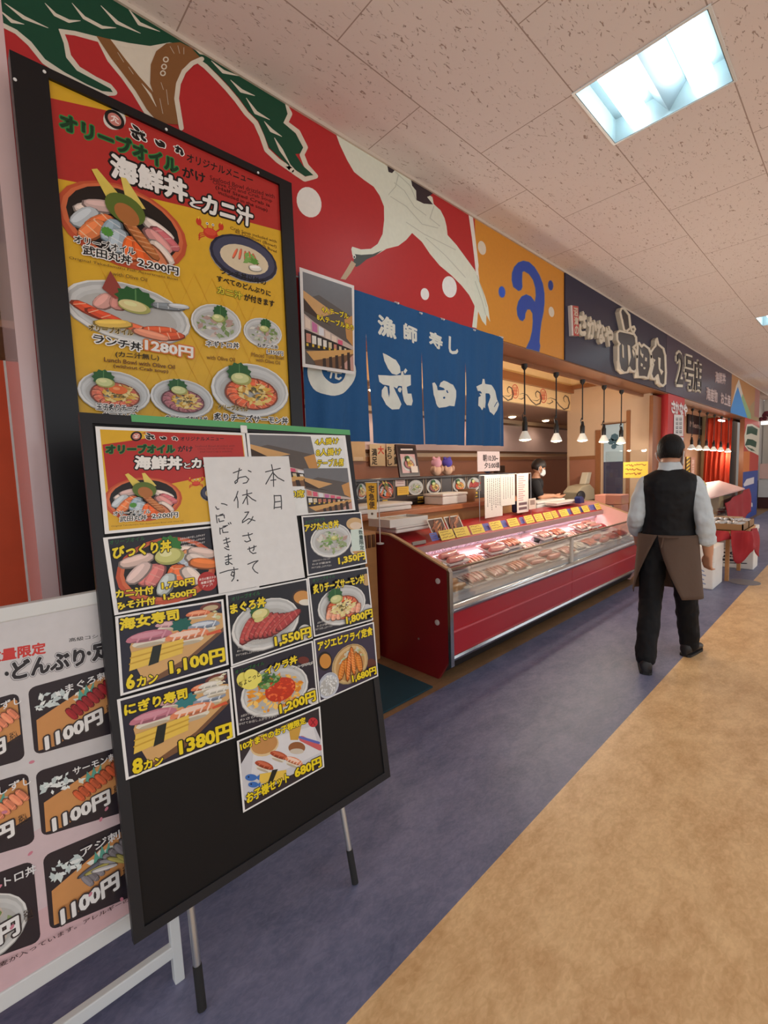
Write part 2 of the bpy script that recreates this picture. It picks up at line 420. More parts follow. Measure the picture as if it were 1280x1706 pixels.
# --- fascia above the shops: two murals, two navy sign boards, a last mural
def wall_print(name, x0, x1, z0, z1, base, draw, depth=YB - YF, y=YF, side=None):
    p = Pl((x0, y, z0)); a = Art(p, 2.5e-4, 1e-4); fr = Fr(a, p.uv)
    m = Fr(a, lambda u, v: (u, v)); m.rect(0, 0, x1 - x0, z1 - z0, base)
    if draw: draw(fr, m)
    b = a.mb(); n = MB().box(x0, x1, y, y + depth, z0, z1, 0, C(base))
    b.add(n.V, n.F, 0, C(side or base))
    return struct(name, b, PAINT, M=Matrix.Translation((x0, y, z0)))
def red_mural(f, m):
    # pine: cream outline shapes first, then green and brown on top
    f.poly([(155, 58), (285, 70), (330, 90), (300, 125), (288, 165), (300, 207), (262, 205), (225, 160), (200, 122)], CREAM)
    f.line([(165, 66), (182, 100), (205, 128), (224, 155), (242, 185), (262, 210)], 7, CREAM)
    g1 = [(-60, -150), (0, -118), (100, -59), (204, 3), (262, 39), (295, 59), (318, 80), (300, 74), (282, 71), (250, 77), (215, 72), (165, 62), (125, 52), (97, 48), (106, 72), (110, 96), (128, 118), (160, 135), (184, 148), (188, 154), (170, 152), (145, 141), (108, 121), (75, 99), (52, 70), (28, 50), (0, 36), (-60, 10)]
    f.line([(-60, 14), (0, 39), (28, 53), (50, 73), (74, 103), (108, 125), (145, 145), (172, 156), (191, 155), (182, 144), (158, 132), (130, 115), (114, 94), (109, 72), (101, 52), (125, 55), (165, 66), (215, 76), (250, 81), (282, 76), (318, 86)], 9, CREAM)
    f.poly(g1, GREEN)
    for s in ([(0, 18), (20, 36), (40, 41)], [(8, 6), (40, 30), (80, 47)], [(75, 6), (92, 25), (115, 36), (134, 35)], [(120, 6), (140, 30), (170, 46), (193, 47)], [(168, 10), (195, 38), (234, 56)], [(213, 14), (232, 40), (266, 53)], [(265, 40), (280, 52), (290, 58)]):
        f.line(s, 6, CREAM, taper=True)
    g2 = [(316, 79), (350, 98), (400, 127), (440, 150), (474, 170), (479, 190), (472, 205), (492, 222), (505, 246), (500, 256), (492, 257), (505, 277), (522, 292), (508, 294), (492, 283), (480, 270), (484, 279), (465, 262), (448, 246), (440, 225), (430, 202), (414, 186), (398, 164), (382, 145), (366, 128), (345, 108), (328, 96)]
    f.line([(474, 173), (483, 190), (476, 205), (496, 220), (509, 246), (503, 258), (510, 276), (526, 294), (508, 299), (490, 287), (478, 274), (486, 284), (463, 268), (444, 250), (436, 227), (426, 205), (410, 189), (394, 167), (378, 148), (362, 131), (342, 111), (322, 96)], 8, CREAM)
    f.poly(g2, GREEN)
    for s in ([(318, 76), (334, 88), (352, 94)], [(352, 102), (372, 120), (398, 127)], [(384, 134), (402, 152), (424, 160)], [(410, 164), (426, 188), (449, 200)], [(440, 203), (452, 218), (469, 228)], [(457, 230), (468, 250), (484, 276)]):
        f.line(s, 6, CREAM, taper=True)
    f.poly([(160, 60), (184, 66), (208, 98), (232, 128), (252, 150), (268, 172), (282, 207), (262, 203), (244, 182), (226, 152), (206, 125), (184, 96)], BROWN)
    f.poly([(250, 140), (251, 108), (260, 86), (277, 73), (300, 71), (318, 80), (334, 97), (318, 103), (303, 117), (294, 138), (291, 165), (297, 208), (268, 206), (262, 175)], BROWN)
    f.line([(336, 99), (320, 106), (306, 120), (297, 140), (294, 165), (302, 214)], 8, CREAM)
    for s in ([(196, 88), (206, 104)], [(214, 112), (222, 124)], [(236, 140), (250, 158), (260, 178)], [(283, 78), (290, 90)], [(296, 77), (299, 90)], [(306, 80), (306, 91)], [(268, 138), (272, 150)], [(266, 165), (271, 190)], [(277, 150), (280, 175)]): f.line(s, 4, CREAM, taper=True)
    for c in ((276, 100), (273, 112), (271, 123)): f.ell(*c, 5, 5, CREAM, n=10); f.ell(*c, 3, 3, BROWN, n=8)
    # dots
    f.ell(515, 337, 20, 26, (240, 238, 232), -20); f.ell(749, 478, 12, 18, (240, 240, 238), -8); f.ell(708, 490, 7, 10, (240, 240, 238), -8)
    # crane
    k = f.crop(480, 180, 3.048); WING = (228, 232, 216)
    k.poly([(916, 534), (934, 545), (950, 690), (960, 760), (972, 880), (968, 1000), (958, 1118), (938, 1112), (950, 1000), (958, 880), (946, 760), (934, 660)], (238, 234, 226))
    k.poly([(236, 112), (262, 185), (300, 265), (335, 325), (385, 365), (435, 400), (465, 445), (487, 500), (488, 570), (480, 640), (455, 690), (420, 715), (370, 718), (326, 704), (321, 716), (326, 745), (340, 770), (360, 768), (400, 760), (450, 745), (500, 715), (560, 700), (600, 670), (630, 635), (680, 680), (720, 740), (770, 800), (830, 850), (880, 900), (920, 950), (945, 1000), (955, 1030), (962, 1000), (970, 940), (965, 870), (948, 822), (910, 770), (855, 695), (810, 645), (805, 600), (795, 560), (775, 520), (740, 488), (733, 452), (645, 400), (622, 352), (545, 308), (500, 279), (360, 192)], WING)
    k.poly([(501, 281), (547, 310), (528, 331), (510, 325)], (58, 46, 52))
    k.poly([(622, 354), (742, 428), (722, 445), (706, 452), (736, 490), (690, 486), (652, 468), (650, 420), (630, 395)], (58, 46, 52))
    for s in ([(545, 325), (620, 395), (652, 470)], [(540, 380), (590, 420), (640, 500), (700, 545)], [(520, 450), (600, 500), (680, 590), (760, 610)], [(600, 580), (690, 640), (790, 690), (850, 720)], [(700, 660), (800, 750), (900, 860)], [(740, 500), (720, 560), (770, 600)], [(560, 340), (545, 400), (510, 440)]): k.line(s, 4, (200, 204, 190))
    k.poly([(338, 742), (372, 746), (430, 742), (480, 722), (440, 752), (400, 768), (362, 800), (344, 808), (332, 782)], (70, 76, 72))
    k.poly([(322, 775), (345, 792), (318, 838), (292, 872), (266, 868), (296, 820)], (196, 172, 140)); k.ell(336, 755, 8, 11, (235, 235, 225)); k.ell(336, 757, 4, 6, (50, 40, 40))
def orange_mural(f, m):
    w = f.crop(770, 340, 6.095); BL = (38, 78, 178)
    hook = [(505, 770), (508, 700), (530, 640), (570, 595), (622, 576), (680, 590), (735, 640), (785, 720), (820, 810), (836, 910), (836, 1010), (826, 1100), (805, 1200), (792, 1300), (785, 1400), (793, 1440), (783, 1500), (710, 1478), (650, 1465), (690, 1380), (712, 1290), (720, 1190), (716, 1110), (690, 1068), (662, 1070), (642, 1110), (638, 1160), (615, 1188), (585, 1175), (563, 1130), (556, 1060), (572, 990), (605, 940), (652, 918), (700, 940), (740, 995), (750, 930), (745, 850), (722, 770), (680, 710), (630, 680), (612, 690), (608, 780), (612, 840), (600, 870), (575, 882), (520, 840)]
    w.line(hook, 9, (150, 140, 130), closed=True); w.poly(hook, BL)
    for c, r, col in (((405, 893), (33, 57), (44, 92, 206)), ((900, 826), (25, 50), (40, 66, 150))): w.ell(*c, r[0] + 6, r[1] + 6, (176, 140, 110)); w.ell(*c, *r, col, -5)
    w.ell(202, 445, 40, 72, CREAM, -12); w.ell(908, 1095, 28, 53, CREAM, -8)
    k = f.crop(480, 180, 3.048); WING = (226, 232, 216)
    k.poly([(934, 545), (938, 547), (968, 800), (958, 900), (950, 780)], (238, 234, 226))
    k.poly([(940, 815), (952, 830), (975, 890), (1000, 955), (1016, 1010), (1026, 1086), (1007, 1050), (1006, 1106), (985, 1080), (960, 1020), (955, 1118), (935, 1112), (950, 985)], WING)
    for s in ([(960, 850), (990, 940), (1008, 1010)], [(950, 880), (985, 980), (1004, 1050)]): k.line(s, 3, (190, 196, 180))
X1, X2, X3, X4 = 2.925, 4.362, 7.55, 12.12
wall_print('wall_mural', .232, X1, ZB, H, RED, red_mural)
wall_print('wall_mural', X1, X2, ZB, H, ORANGE, orange_mural)
wall_print('wall_fascia', X2, X4, ZB, H, (44, 42, 66), None)
def fuji_mural(f, m):
    q = f.crop(1090, 560, 6.737)
    m.rect(0, 0, 3.75, H - ZB, (196, 140, 84))
    m.poly([(0, 0), (.55, .62), (.85, .80), (1.3, .55), (2.2, 0)], (226, 218, 206))
    m.poly([(0, 0), (.1, .12), (.45, .42), (.75, .62), (1.0, .50), (1.6, .22), (2.05, 0)], (58, 148, 226))
    m.poly([(2.05, 0), (1.2, .42), (1.35, .52), (1.8, .36), (2.9, 0)], (148, 186, 132))
    m.poly([(2.6, 0), (2.3, .3), (3.0, .5), (3.75, .2), (3.75, 0)], (178, 150, 104)); m.rect(3.0, .1, 3.75, .83, (184, 120, 110))
wall_print('wall_mural', X4, 15.87, ZB, H, (196, 140, 84), fuji_mural)
WOOD = mat('brown_laminate', (150, 98, 62), .35, scale=3, vary=.12, stretch=(.4, 6, 6))
WOODD = mat('dark_oak_trim', (104, 66, 42), .4, scale=3, vary=.15, stretch=(.4, 6, 6))
b = MB().box(1.36, 15.87, YF + .003, YB + .02, ZB - .012, ZB - .001); b.box(1.36, 15.87, YB, YB + .03, ZB - .05, ZB + .02)
struct('trim_soffit', b, WOOD, M=Matrix())
b = MB().box(.232, 24, YF - .012, YF, H - .018, H); struct('trim_ceiling', b, mat('cream_trim', (214, 200, 186), .6), M=Matrix())
# left pilaster behind the tall board
b = MB().box(.232, 1.36, YF, YB, 0, ZB, 0)
struct('wall_pilaster', b, mat('red_gloss_wall', RED, .25, coat=.4), M=Matrix())
b = MB().box(.18, .232, YF - .002, YB + .25, 0, H); struct('trim_corner', b, mat('pale_pink_gloss_trim', (226, 196, 196), .18, coat=.5), M=Matrix())

b = MB().box(-4, 18.6, YF + .02, 4.72, H, H + .05); struct('ceiling_plenum', b, CREAMW if 'CREAMW' in globals() else mat('plenum_grey', (190, 170, 160), .8), M=Matrix())
# --- inside of the shop
CREAMW = mat('cream_wallpaper', (216, 190, 162), .75, scale=14, vary=.03)
WAINS = mat('terracotta_wainscot', (170, 114, 90), .5, scale=6, vary=.06)
CEILB = mat('mauve_brown_ceiling', (176, 142, 122), .7)
YS, ZS, YBK = 3.37, 2.41, 4.62
b = MB().box(-1.0, 10.2, YBK, YBK + .1, 0, H); struct('wall_back', b, CREAMW, M=Matrix())
b = MB().box(-1.0, 10.2, YBK - .02, YBK, .0, 1.66); b.box(-1, 10.2, YBK - .035, YBK, 1.66, 1.72, 1)
struct('wall_wainscot', b, [WAINS, WOOD], M=Matrix())
b = MB().box(-1.0, -.9, YB + .3, YBK, 0, H); struct('wall_left', b, CREAMW, M=Matrix())
b = MB().box(-1.0, 10.2, YS + .06, YBK, ZS, ZS + .04); struct('ceiling_back', b, CEILB, M=Matrix())
b = MB().box(.3, 7.4, YB, YS + .06, 2.95, 3.0); struct('ceiling_front', b, mat('warm_cream_ceiling', (238, 212, 164), .8), M=Matrix())
b = MB().box(.3, 7.4, YS - .02, YS + .02, 2.79, 2.95); b.box(7.37, 7.4, YB + .02, YS, 2.79, 2.95); b.box(.3, 7.4, YS - .06, YS + .02, 2.68, 2.79, 1); b.box(7.33, 7.4, YB + .02, YS, 2.74, 2.80, 1)
struct('trim_cove', b, [mat('warm_cream_cove', (240, 214, 170), .8), WOOD], M=Matrix())
def scroll_panel(f, m):
    q = f.crop(820, 600, 5.333); RD = (206, 92, 76); BK = (96, 84, 74)
    for cx, cy in ((205, 278), (455, 318), (-60, 240), (-300, 205)):
        q.ell(cx, cy, 32, 64, RD, -4); q.ell(cx, cy, 26, 56, (236, 206, 160), -4)
        for k in (-14, 0, 14): q.line([(cx + k, cy - 38), (cx + k * .7, cy + 36)], 7, RD)
        q.line([(cx - 20, cy - 8), (cx + 20, cy - 4)], 6, RD); q.line([(cx - 18, cy + 20), (cx + 18, cy + 22)], 6, RD)
    for dx, dy in ((0, 0), (-250, -40), (-500, -80)):
        q.line([(350 + dx, 355 + dy), (400 + dx, 362 + dy), (430 + dx, 340 + dy)], 7, BK, taper=True)
        q.line([(490 + dx, 345 + dy), (520 + dx, 335 + dy), (560 + dx, 350 + dy), (600 + dx, 405 + dy), (640 + dx, 438 + dy), (675 + dx, 425 + dy), (688 + dx, 380 + dy), (675 + dx, 330 + dy), (650 + dx, 315 + dy), (635 + dx, 335 + dy), (640 + dx, 365 + dy), (655 + dx, 375 + dy)], 11, BK, taper=True)
        q.line([(480 + dx, 380 + dy), (510 + dx, 388 + dy), (540 + dx, 370 + dy), (525 + dx, 350 + dy)], 8, BK, taper=True)
wall_print('wall_scroll', 1.3, 7.4, ZS, 2.70, (240, 212, 164), scroll_panel, .05, YS)
b = MB().box(7.4, 7.5, 2.19, YS + .05, 0, 3.0); struct('wall_right', b, mat('peach_wallpaper', (214, 184, 154), .75, scale=14, vary=.03), M=Matrix())
b = MB().box(7.38, 7.4, 2.95, YS, .0, 1.60); b.box(7.37, 7.4, 2.95, YS, 1.60, 1.66, 1); b.box(7.365, 7.4, 2.88, 2.95, 0, 2.05, 1); b.box(7.365, 7.4, 2.45, 2.50, 0, 2.3, 1)
struct('trim_right', b, [WAINS, WOOD], M=Matrix())
b = MB().box(7.36, 7.738, 2.14, 2.188, 0, ZB - .05); b.box(7.505, 7.738, 2.188, 2.31, 0, ZB - .05); struct('trim_post', b, WOOD, M=Matrix())
p = Pl((0, YBK - .05, 0)); qd = [p.uv(*q) for q in ((846, 716), (952, 716), (952, 752), (846, 754))]
b = MB(); x0 = qd[0][0]; b.box(3.0, 10.1, YBK - .03, YBK, 1.82, 2.30); b.box(2.96, 10.14, YBK - .02, YBK, 1.78, 2.34, 1)
wp = lab(mk('wall_panel', b, [mat('mauve_wall_panel', (206, 178, 174), .3, coat=.3), WOODD]), 'long mauve glossy panel in thin dark frame on the back wall above the wainscot', 'wall panel')

# --- second stall and the end of the hall
b = MB().box(7.74, 8.62, YF + .002, YB, 0, ZB); b.box(7.74, 7.80, YB, 2.6, 0, ZB)
struct('wall_red_pillar', b, mat('red_painted_pillar', (196, 42, 46), .4), M=Matrix())
b = MB().box(7.5, 18.5, 2.92, 3.02, 0, 3.2); struct('wall_back_stall', b, mat('tan_stall_wall', (170, 128, 98), .6), M=Matrix())
b = MB().box(7.74, 16.2, YB + .02, 2.92, 2.62, 2.66); struct('ceiling_stall', b, mat('tan_stall_ceiling', (190, 150, 122), .7), M=Matrix())
def wave_pillar(f, m):
    w = 2.2
    m.rect(0, 0, w, ZB, (198, 64, 54)); m.rect(0, 0, w, 1.22, (44, 74, 158)); m.rect(0, 1.22, w * .38, 1.72, (226, 128, 60))
    m.poly([(.1, .92), (.5, 1.03), (1.6, 1.05), (1.6, .88), (.2, .86)], (232, 224, 230)); m.poly([(.0, .55), (.2, .56), (1.5, .36), (1.55, .26), (.9, .3), (.2, .45)], (232, 224, 230))
    m.poly([(.1, 1.85), (.0, 2.1), (.3, 2.38), (1.0, 2.42), (w, 2.36), (w, 1.62), (1.3, 1.7), (.6, 1.74)], (228, 222, 204))
    m.poly([(.25, 2.12), (.35, 2.33), (1.0, 2.37), (1.9, 2.32), (1.8, 2.15), (.9, 2.18)], GREEN); m.poly([(.1, 1.86), (.4, 2.03), (1.2, 2.03), (1.8, 1.98), (1.7, 1.83), (.8, 1.88)], GREEN)
    for s in ([(.2, 1.88), (.6, 1.8), (1.2, 1.78), (1.7, 1.72)], [(.5, 1.84), (1.0, 1.76), (1.5, 1.74)]): m.line(s, .03, GREEN, taper=True)
wall_print('wall_wave_pillar', 13.85, 16.05, 0, ZB, (198, 64, 54), wave_pillar, .09, YF, (150, 92, 60))
b = MB().box(24, 24.1, -5, 6.5, 0, 3.6); struct('wall_hall_end', b, mat('grey_end_wall', (168, 162, 156), .7), M=Matrix())
b = MB().box(16.05, 24, YF + .25, YF + .35, 0, H); struct('wall_beyond', b, mat('grey_beyond_wall', (178, 170, 164), .7), M=Matrix())


# ------------------------------------------------------------------ food pictures (unit circle frame, y up)
R0 = random.Random(7)
def slice_(f, cx, cy, L, Wd, ang, col, stripe=None, n=3):
    ca, sa = math.cos(math.radians(ang)), math.sin(math.radians(ang))
    g = lambda x, y: (cx + x * ca - y * sa, cy + x * sa + y * ca)
    k_ = lambda s: tuple(max(0, min(255, int(v * s))) for v in col)
    O = lambda s, w, dy: [g(L / 2 * s * math.cos(t), dy * Wd + Wd / 2 * w * math.copysign(abs(math.sin(t)) ** .7, math.sin(t))) for t in [2 * math.pi * k / 12 for k in range(12)]]
    f.poly(O(1.06, 1.18, -.07), k_(.6))
    P = [g(L / 2 * math.cos(t) * (1 if math.cos(t) > 0 else .92), Wd / 2 * math.copysign(abs(math.sin(t)) ** .7, math.sin(t))) for t in [2 * math.pi * k / 14 for k in range(14)]]
    f.poly(P, col); f.poly(O(.8, .42, .16), k_(1.13))
    if stripe:
        for k in range(n):
            x = L * (-.32 + .64 * k / max(1, n - 1)); f.line([g(x - .04 * L, -Wd * .36), g(x + .05 * L, Wd * .36)], L * .035, stripe)
def leaf(f, cx, cy, r, col=(38, 92, 44)):
    P = []
    for k in range(22):
        a = 2 * math.pi * k / 22; q = r * (1 if k % 2 else .82); P.append((cx + q * math.cos(a) * .8, cy + q * math.sin(a)))
    f.poly(P, col); f.line([(cx, cy - r * .8), (cx, cy + r * .8)], r * .06, (88, 136, 80))
def wasabi(f, cx, cy, r, col=(206, 206, 128)):
    f.ell(cx, cy, r, r * .85, (168, 168, 96)); f.ell(cx - .1 * r, cy + .12 * r, r * .85, r * .72, col); f.ell(cx - .25 * r, cy + .3 * r, r * .4, r * .3, (230, 228, 168))
def crumbs(f, cx, cy, rx, ry, n, cols, s, R):
    for _ in range(n):
        a = R.random() * 6.283; q = math.sqrt(R.random()); x, y = cx + rx * q * math.cos(a), cy + ry * q * math.sin(a)
        t = R.random() * 3.14; k = s * (.6 + .8 * R.random())
        f.poly([(x + k * math.cos(t + i * 1.571) * (1 if i % 2 else .5), y + k * math.sin(t + i * 1.571) * (1 if i % 2 else .5)) for i in range(4)], R.choice(cols))
def bowl(f, kind, seed=1, rim=(226, 226, 224), inner=(206, 208, 208)):
    R = random.Random(seed)
    if kind in ('kaisen', 'bikkuri'):
        f.ell(0, 0, 1, 1, (196, 84, 52)); f.ell(0, .03, .93, .92, (214, 110, 70)); f.ell(0, .05, .86, .84, (34, 26, 24)); f.ell(0, -.1, .8, .66, (22, 17, 16))
        if kind == 'kaisen':
            for x, y, a, c, st in ((-.5, .22, 35, (222, 206, 196), None), (-.35, .35, 20, (206, 176, 170), None), (-.62, -.05, 60, (190, 198, 204), None), (.5, .2, -35, (226, 212, 204), None), (.62, 0, -45, (198, 104, 112), (226, 160, 160)), (.5, -.1, -50, (214, 150, 146), None), (.55, -.38, -55, (222, 206, 196), None), (-.42, -.1, 55, (222, 116, 66), (244, 190, 150)), (-.52, -.3, 60, (228, 130, 78), (246, 200, 160)), (-.25, -.2, 75, (150, 170, 184), (206, 214, 220)), (-.15, -.4, 80, (172, 186, 196), (224, 228, 232)), (.05, -.5, 85, (226, 102, 44), (246, 160, 110)), (.22, -.5, 100, (222, 96, 40), (246, 160, 110)), (.45, -.55, 120, (214, 128, 88), None)):
                slice_(f, x, y, .62, .26, a, c, st)
            slice_(f, .22, -.2, 1.0, .2, -58, (176, 104, 56), (216, 150, 100), 6)
            f.poly([(-.5, 1.12), (-.42, 1.18), (-.02, .62), (-.25, .45)], (224, 200, 92)); f.poly([(-.08, 1.18), (.0, 1.2), (.3, .6), (.02, .5)], (228, 206, 104))
            f.ell(-.02, .42, .3, .36, (92, 112, 44), 20); f.ell(0, .3, .18, .26, (176, 110, 58), 20); leaf(f, -.3, -.25, .12, (84, 150, 60))
        else:
            for x, y, a, c, st in ((-.62, .42, 15, (218, 190, 180), None), (-.4, -.05, 62, (206, 116, 112), None), (-.3, -.1, 66, (212, 124, 120), (230, 160, 150)), (-.6, .05, 55, (216, 190, 184), None), (.45, .5, -25, (226, 208, 198), None), (.55, .35, -30, (226, 150, 100), (244, 200, 160)), (.7, .42, -22, (214, 190, 180), None), (.4, .2, -45, (186, 200, 214), (230, 234, 238)), (.62, .2, -38, (214, 200, 192), None), (.72, .08, -20, (224, 124, 60), None), (.08, -.18, 80, (224, 108, 58), (246, 180, 140)), (.22, -.2, 100, (226, 112, 62), (246, 180, 140)), (-.1, -.4, 70, (190, 198, 196), None), (.45, -.25, -60, (222, 206, 196), None)):
                slice_(f, x, y, .66, .3, a, c, st)
            leaf(f, .02, .72, .34, (52, 120, 48)); wasabi(f, .02, .42, .3)
        return
    f.ell(0, -.03, 1.01, 1.01, tuple(int(v * .72) for v in rim)); f.ell(0, 0, 1, 1, rim); f.ell(0, .03, .94, .93, tuple(int(v * .9) for v in inner)); f.ell(0, -.02, .90, .87, inner); f.ell(0, -.06, .84, .78, (196, 198, 198)); f.ell(-.02, -.1, .78, .68, (182, 182, 180))
    SAL, SALS = (226, 104, 64), (246, 176, 140)
    if kind == 'lunch':
        for x, y, a, c in ((-.42, .2, 70, (216, 160, 150)), (-.2, .3, 80, (206, 140, 130)), (-.62, -.2, -40, (220, 84, 48)), (-.4, -.3, -25, (214, 78, 46)), (.1, -.5, -20, (226, 110, 70)), (.45, -.4, 20, (214, 92, 52)), (.6, -.55, 30, (208, 86, 50)), (.3, -.62, -8, (232, 150, 120)), (-.3, -.5, 25, (228, 190, 90))): slice_(f, x, y, .62, .26, a, c, SALS if c[1] < 115 else None)
        f.poly([(-.45, .6), (-.32, 1.25), (-.1, .55), (-.25, .35)], (150, 66, 56)); leaf(f, .06, .5, .42); wasabi(f, .04, .22, .26, (222, 208, 150)); slice_(f, .6, .52, .6, .22, 18, (130, 138, 144), (190, 196, 200)); slice_(f, .78, .62, .4, .16, 18, (200, 204, 208))
    elif kind in ('negi', 'aji', 'minced'):
        crumbs(f, 0, -.12, .72, .6, 46, [(150, 166, 120), (196, 200, 180), (180, 150, 140), (206, 190, 180), (120, 146, 84), (216, 214, 206)], .16, R)
        if kind != 'aji': leaf(f, .12, .62, .38); wasabi(f, .04, .25, .26, (196, 204, 140))
        else: crumbs(f, 0, .1, .5, .4, 20, [(110, 150, 80), (150, 180, 110), (200, 204, 190)], .13, R); wasabi(f, .12, .1, .17)
    elif kind in ('cheese', 'salmoncheese', 'tama', 'tuna'):
        base = {'tuna': (172, 104, 112), 'tama': (216, 110, 84)}.get(kind, SAL)
        for k in range(12):
            a = k * 30 + 8; slice_(f, .5 * math.cos(math.radians(a)), -.14 + .42 * math.sin(math.radians(a)), .5, .3, a + 90, base, SALS if kind != 'tuna' else (206, 150, 150))
        if kind == 'salmoncheese':
            for k in range(7): slice_(f, -.6 + .2 * k, -.35 - .1 * math.sin(k), .55, .22, 80, (230, 160, 130), (246, 206, 184))
        ccx = .0 if kind == 'salmoncheese' else .08
        crumbs(f, ccx, -.12, .46, .42, 60, [(226, 178, 70), (236, 204, 120), (240, 216, 150), (206, 150, 60)] if kind != 'salmoncheese' else [(236, 222, 160), (228, 210, 140), (242, 232, 190)], .12, R)
        crumbs(f, ccx, -.1, .2, .18, 14, [(120, 100, 40), (90, 90, 50), (150, 120, 50)], .06, R)
        if kind == 'tama': f.ell(.05, .1, .26, .2, (232, 110, 48)); f.ell(0, .15, .1, .07, (246, 160, 100))
        leaf(f, -.35 if kind != 'tuna' else -.2, .58, .4); wasabi(f, -.3 if kind != 'tuna' else -.15, .36, .26, (206, 212, 150))
    elif kind == 'maguro':
        for k in range(9): slice_(f, -.58 + .15 * k, -.08 + .07 * math.sin(k * .8), 1.0, .3, 72 - 4 * k, [(172, 66, 62), (184, 78, 72), (164, 58, 58)][k % 3], (200, 104, 96), 4)
        leaf(f, -.3, .6, .26); wasabi(f, -.2, .45, .26, (226, 218, 150)); f.ell(-.26, .26, .14, .1, (214, 206, 134))
    elif kind == 'ikura':
        crumbs(f, 0, -.1, .78, .72, 110, [(236, 158, 46), (244, 184, 74), (226, 138, 40), (250, 204, 110)], .13, R)
        f.ell(.12, -.02, .46, .48, (196, 56, 28)); crumbs(f, .12, -.02, .42, .44, 50, [(226, 76, 34), (206, 58, 28), (240, 110, 60)], .07, R)
        crumbs(f, -.3, .5, .36, .3, 34, [(66, 118, 52), (96, 146, 74), (46, 92, 40), (150, 184, 120)], .12, R)
    elif kind == 'ebifry':
        f.ell(0, 0, .92, .92, (214, 182, 130)); f.ell(0, -.05, .8, .8, (196, 150, 92)); crumbs(f, .1, .3, .6, .4, 30, [(206, 206, 190), (176, 190, 130), (220, 214, 190)], .16, R)
        for x, y, a in ((-.5, -.2, 75), (-.2, -.15, 95), (.2, 0, 80), (.45, -.1, 100)): slice_(f, x, y, 1.0, .3, a, (206, 118, 42), (230, 160, 80), 6)
        slice_(f, .1, .1, 1.5, .2, 96, (222, 120, 46), (240, 160, 90), 8); slice_(f, -.15, -.1, 1.5, .2, 84, (214, 110, 40), (240, 160, 90), 8)
    elif kind == 'rice':
        crumbs(f, 0, .05, .8, .75, 70, [(226, 228, 230), (206, 210, 214), (238, 240, 240)], .12, R)
    elif kind == 'soup':
        f.ell(0, 0, 1, 1, (40, 40, 60)); f.ell(0, .04, .92, .88, (70, 72, 96)); f.ell(0, -.04, .72, .62, (222, 206, 176))
        for k in range(5): slice_(f, -.3 + .15 * k, .1 + .04 * (k % 2), .5, .07, 75 + 8 * k, (224, 110, 80))
        crumbs(f, .1, .05, .2, .2, 14, [(96, 150, 60), (130, 176, 90)], .12, R); slice_(f, .3, -.3, .4, .26, 20, (240, 234, 220))
def nigiri(f, x, y, s, ang, kind):
    top = {'tuna': (196, 122, 140), 'ebi': (232, 142, 100), 'aji': (146, 158, 178), 'sal': (226, 124, 84), 'white': (222, 218, 206), 'fatty': (214, 166, 170), 'red': (176, 74, 44)}[kind]
    st = {'tuna': (214, 150, 166), 'ebi': (246, 214, 196), 'aji': (214, 222, 232), 'sal': (244, 170, 130), 'white': (238, 234, 226), 'fatty': (230, 190, 190), 'red': (206, 110, 80)}[kind]
    ca, sa = math.cos(math.radians(ang)), math.sin(math.radians(ang)); g = lambda u, v: (x + s * (u * ca - v * sa), y + s * (u * sa + v * ca))
    f.poly([g(.42 * math.cos(t), -.12 + .14 * math.sin(t)) for t in [k * .4488 for k in range(14)]], (228, 222, 206)); f.poly([g(.36 * math.cos(t), -.20 + .07 * math.sin(t)) for t in [k * .6283 for k in range(10)]], (190, 178, 156))
    f.poly([g(.56 * math.cos(t), .06 + (.26 if math.sin(t) > 0 else .14) * math.sin(t)) for t in [k * .349 for k in range(18)]], top); f.poly([g(-.06 + .4 * math.cos(t), .17 + .09 * math.sin(t)) for t in [k * .5236 for k in range(12)]], st); f.poly([g(.46 * math.cos(t), -.015 + .05 * math.sin(t)) for t in [k * .5236 for k in range(12)]], tuple(int(v * .78) for v in top))
    if kind == 'ebi': f.poly([g(.48, .02), (g(.86, .1)), g(.9, -.02), g(.5, -.06)], (214, 92, 56))
    for k in range(5 if kind == 'ebi' else 3): u = -.36 + .18 * k if kind == 'ebi' else -.3 + .3 * k; f.line([g(u, -.02), g(u + .1, .24)], s * .05, st)
def egg(f, P, nori):
    f.poly(P, (232, 196, 84)); (x0, y0), (x1, y1), (x2, y2), (x3, y3) = P
    for t in (.3, .62): f.line([(x0 + (x3 - x0) * t, y0 + (y3 - y0) * t), (x1 + (x2 - x1) * t, y1 + (y2 - y1) * t)], .02, (206, 164, 60))
    f.poly(nori, (34, 38, 32))
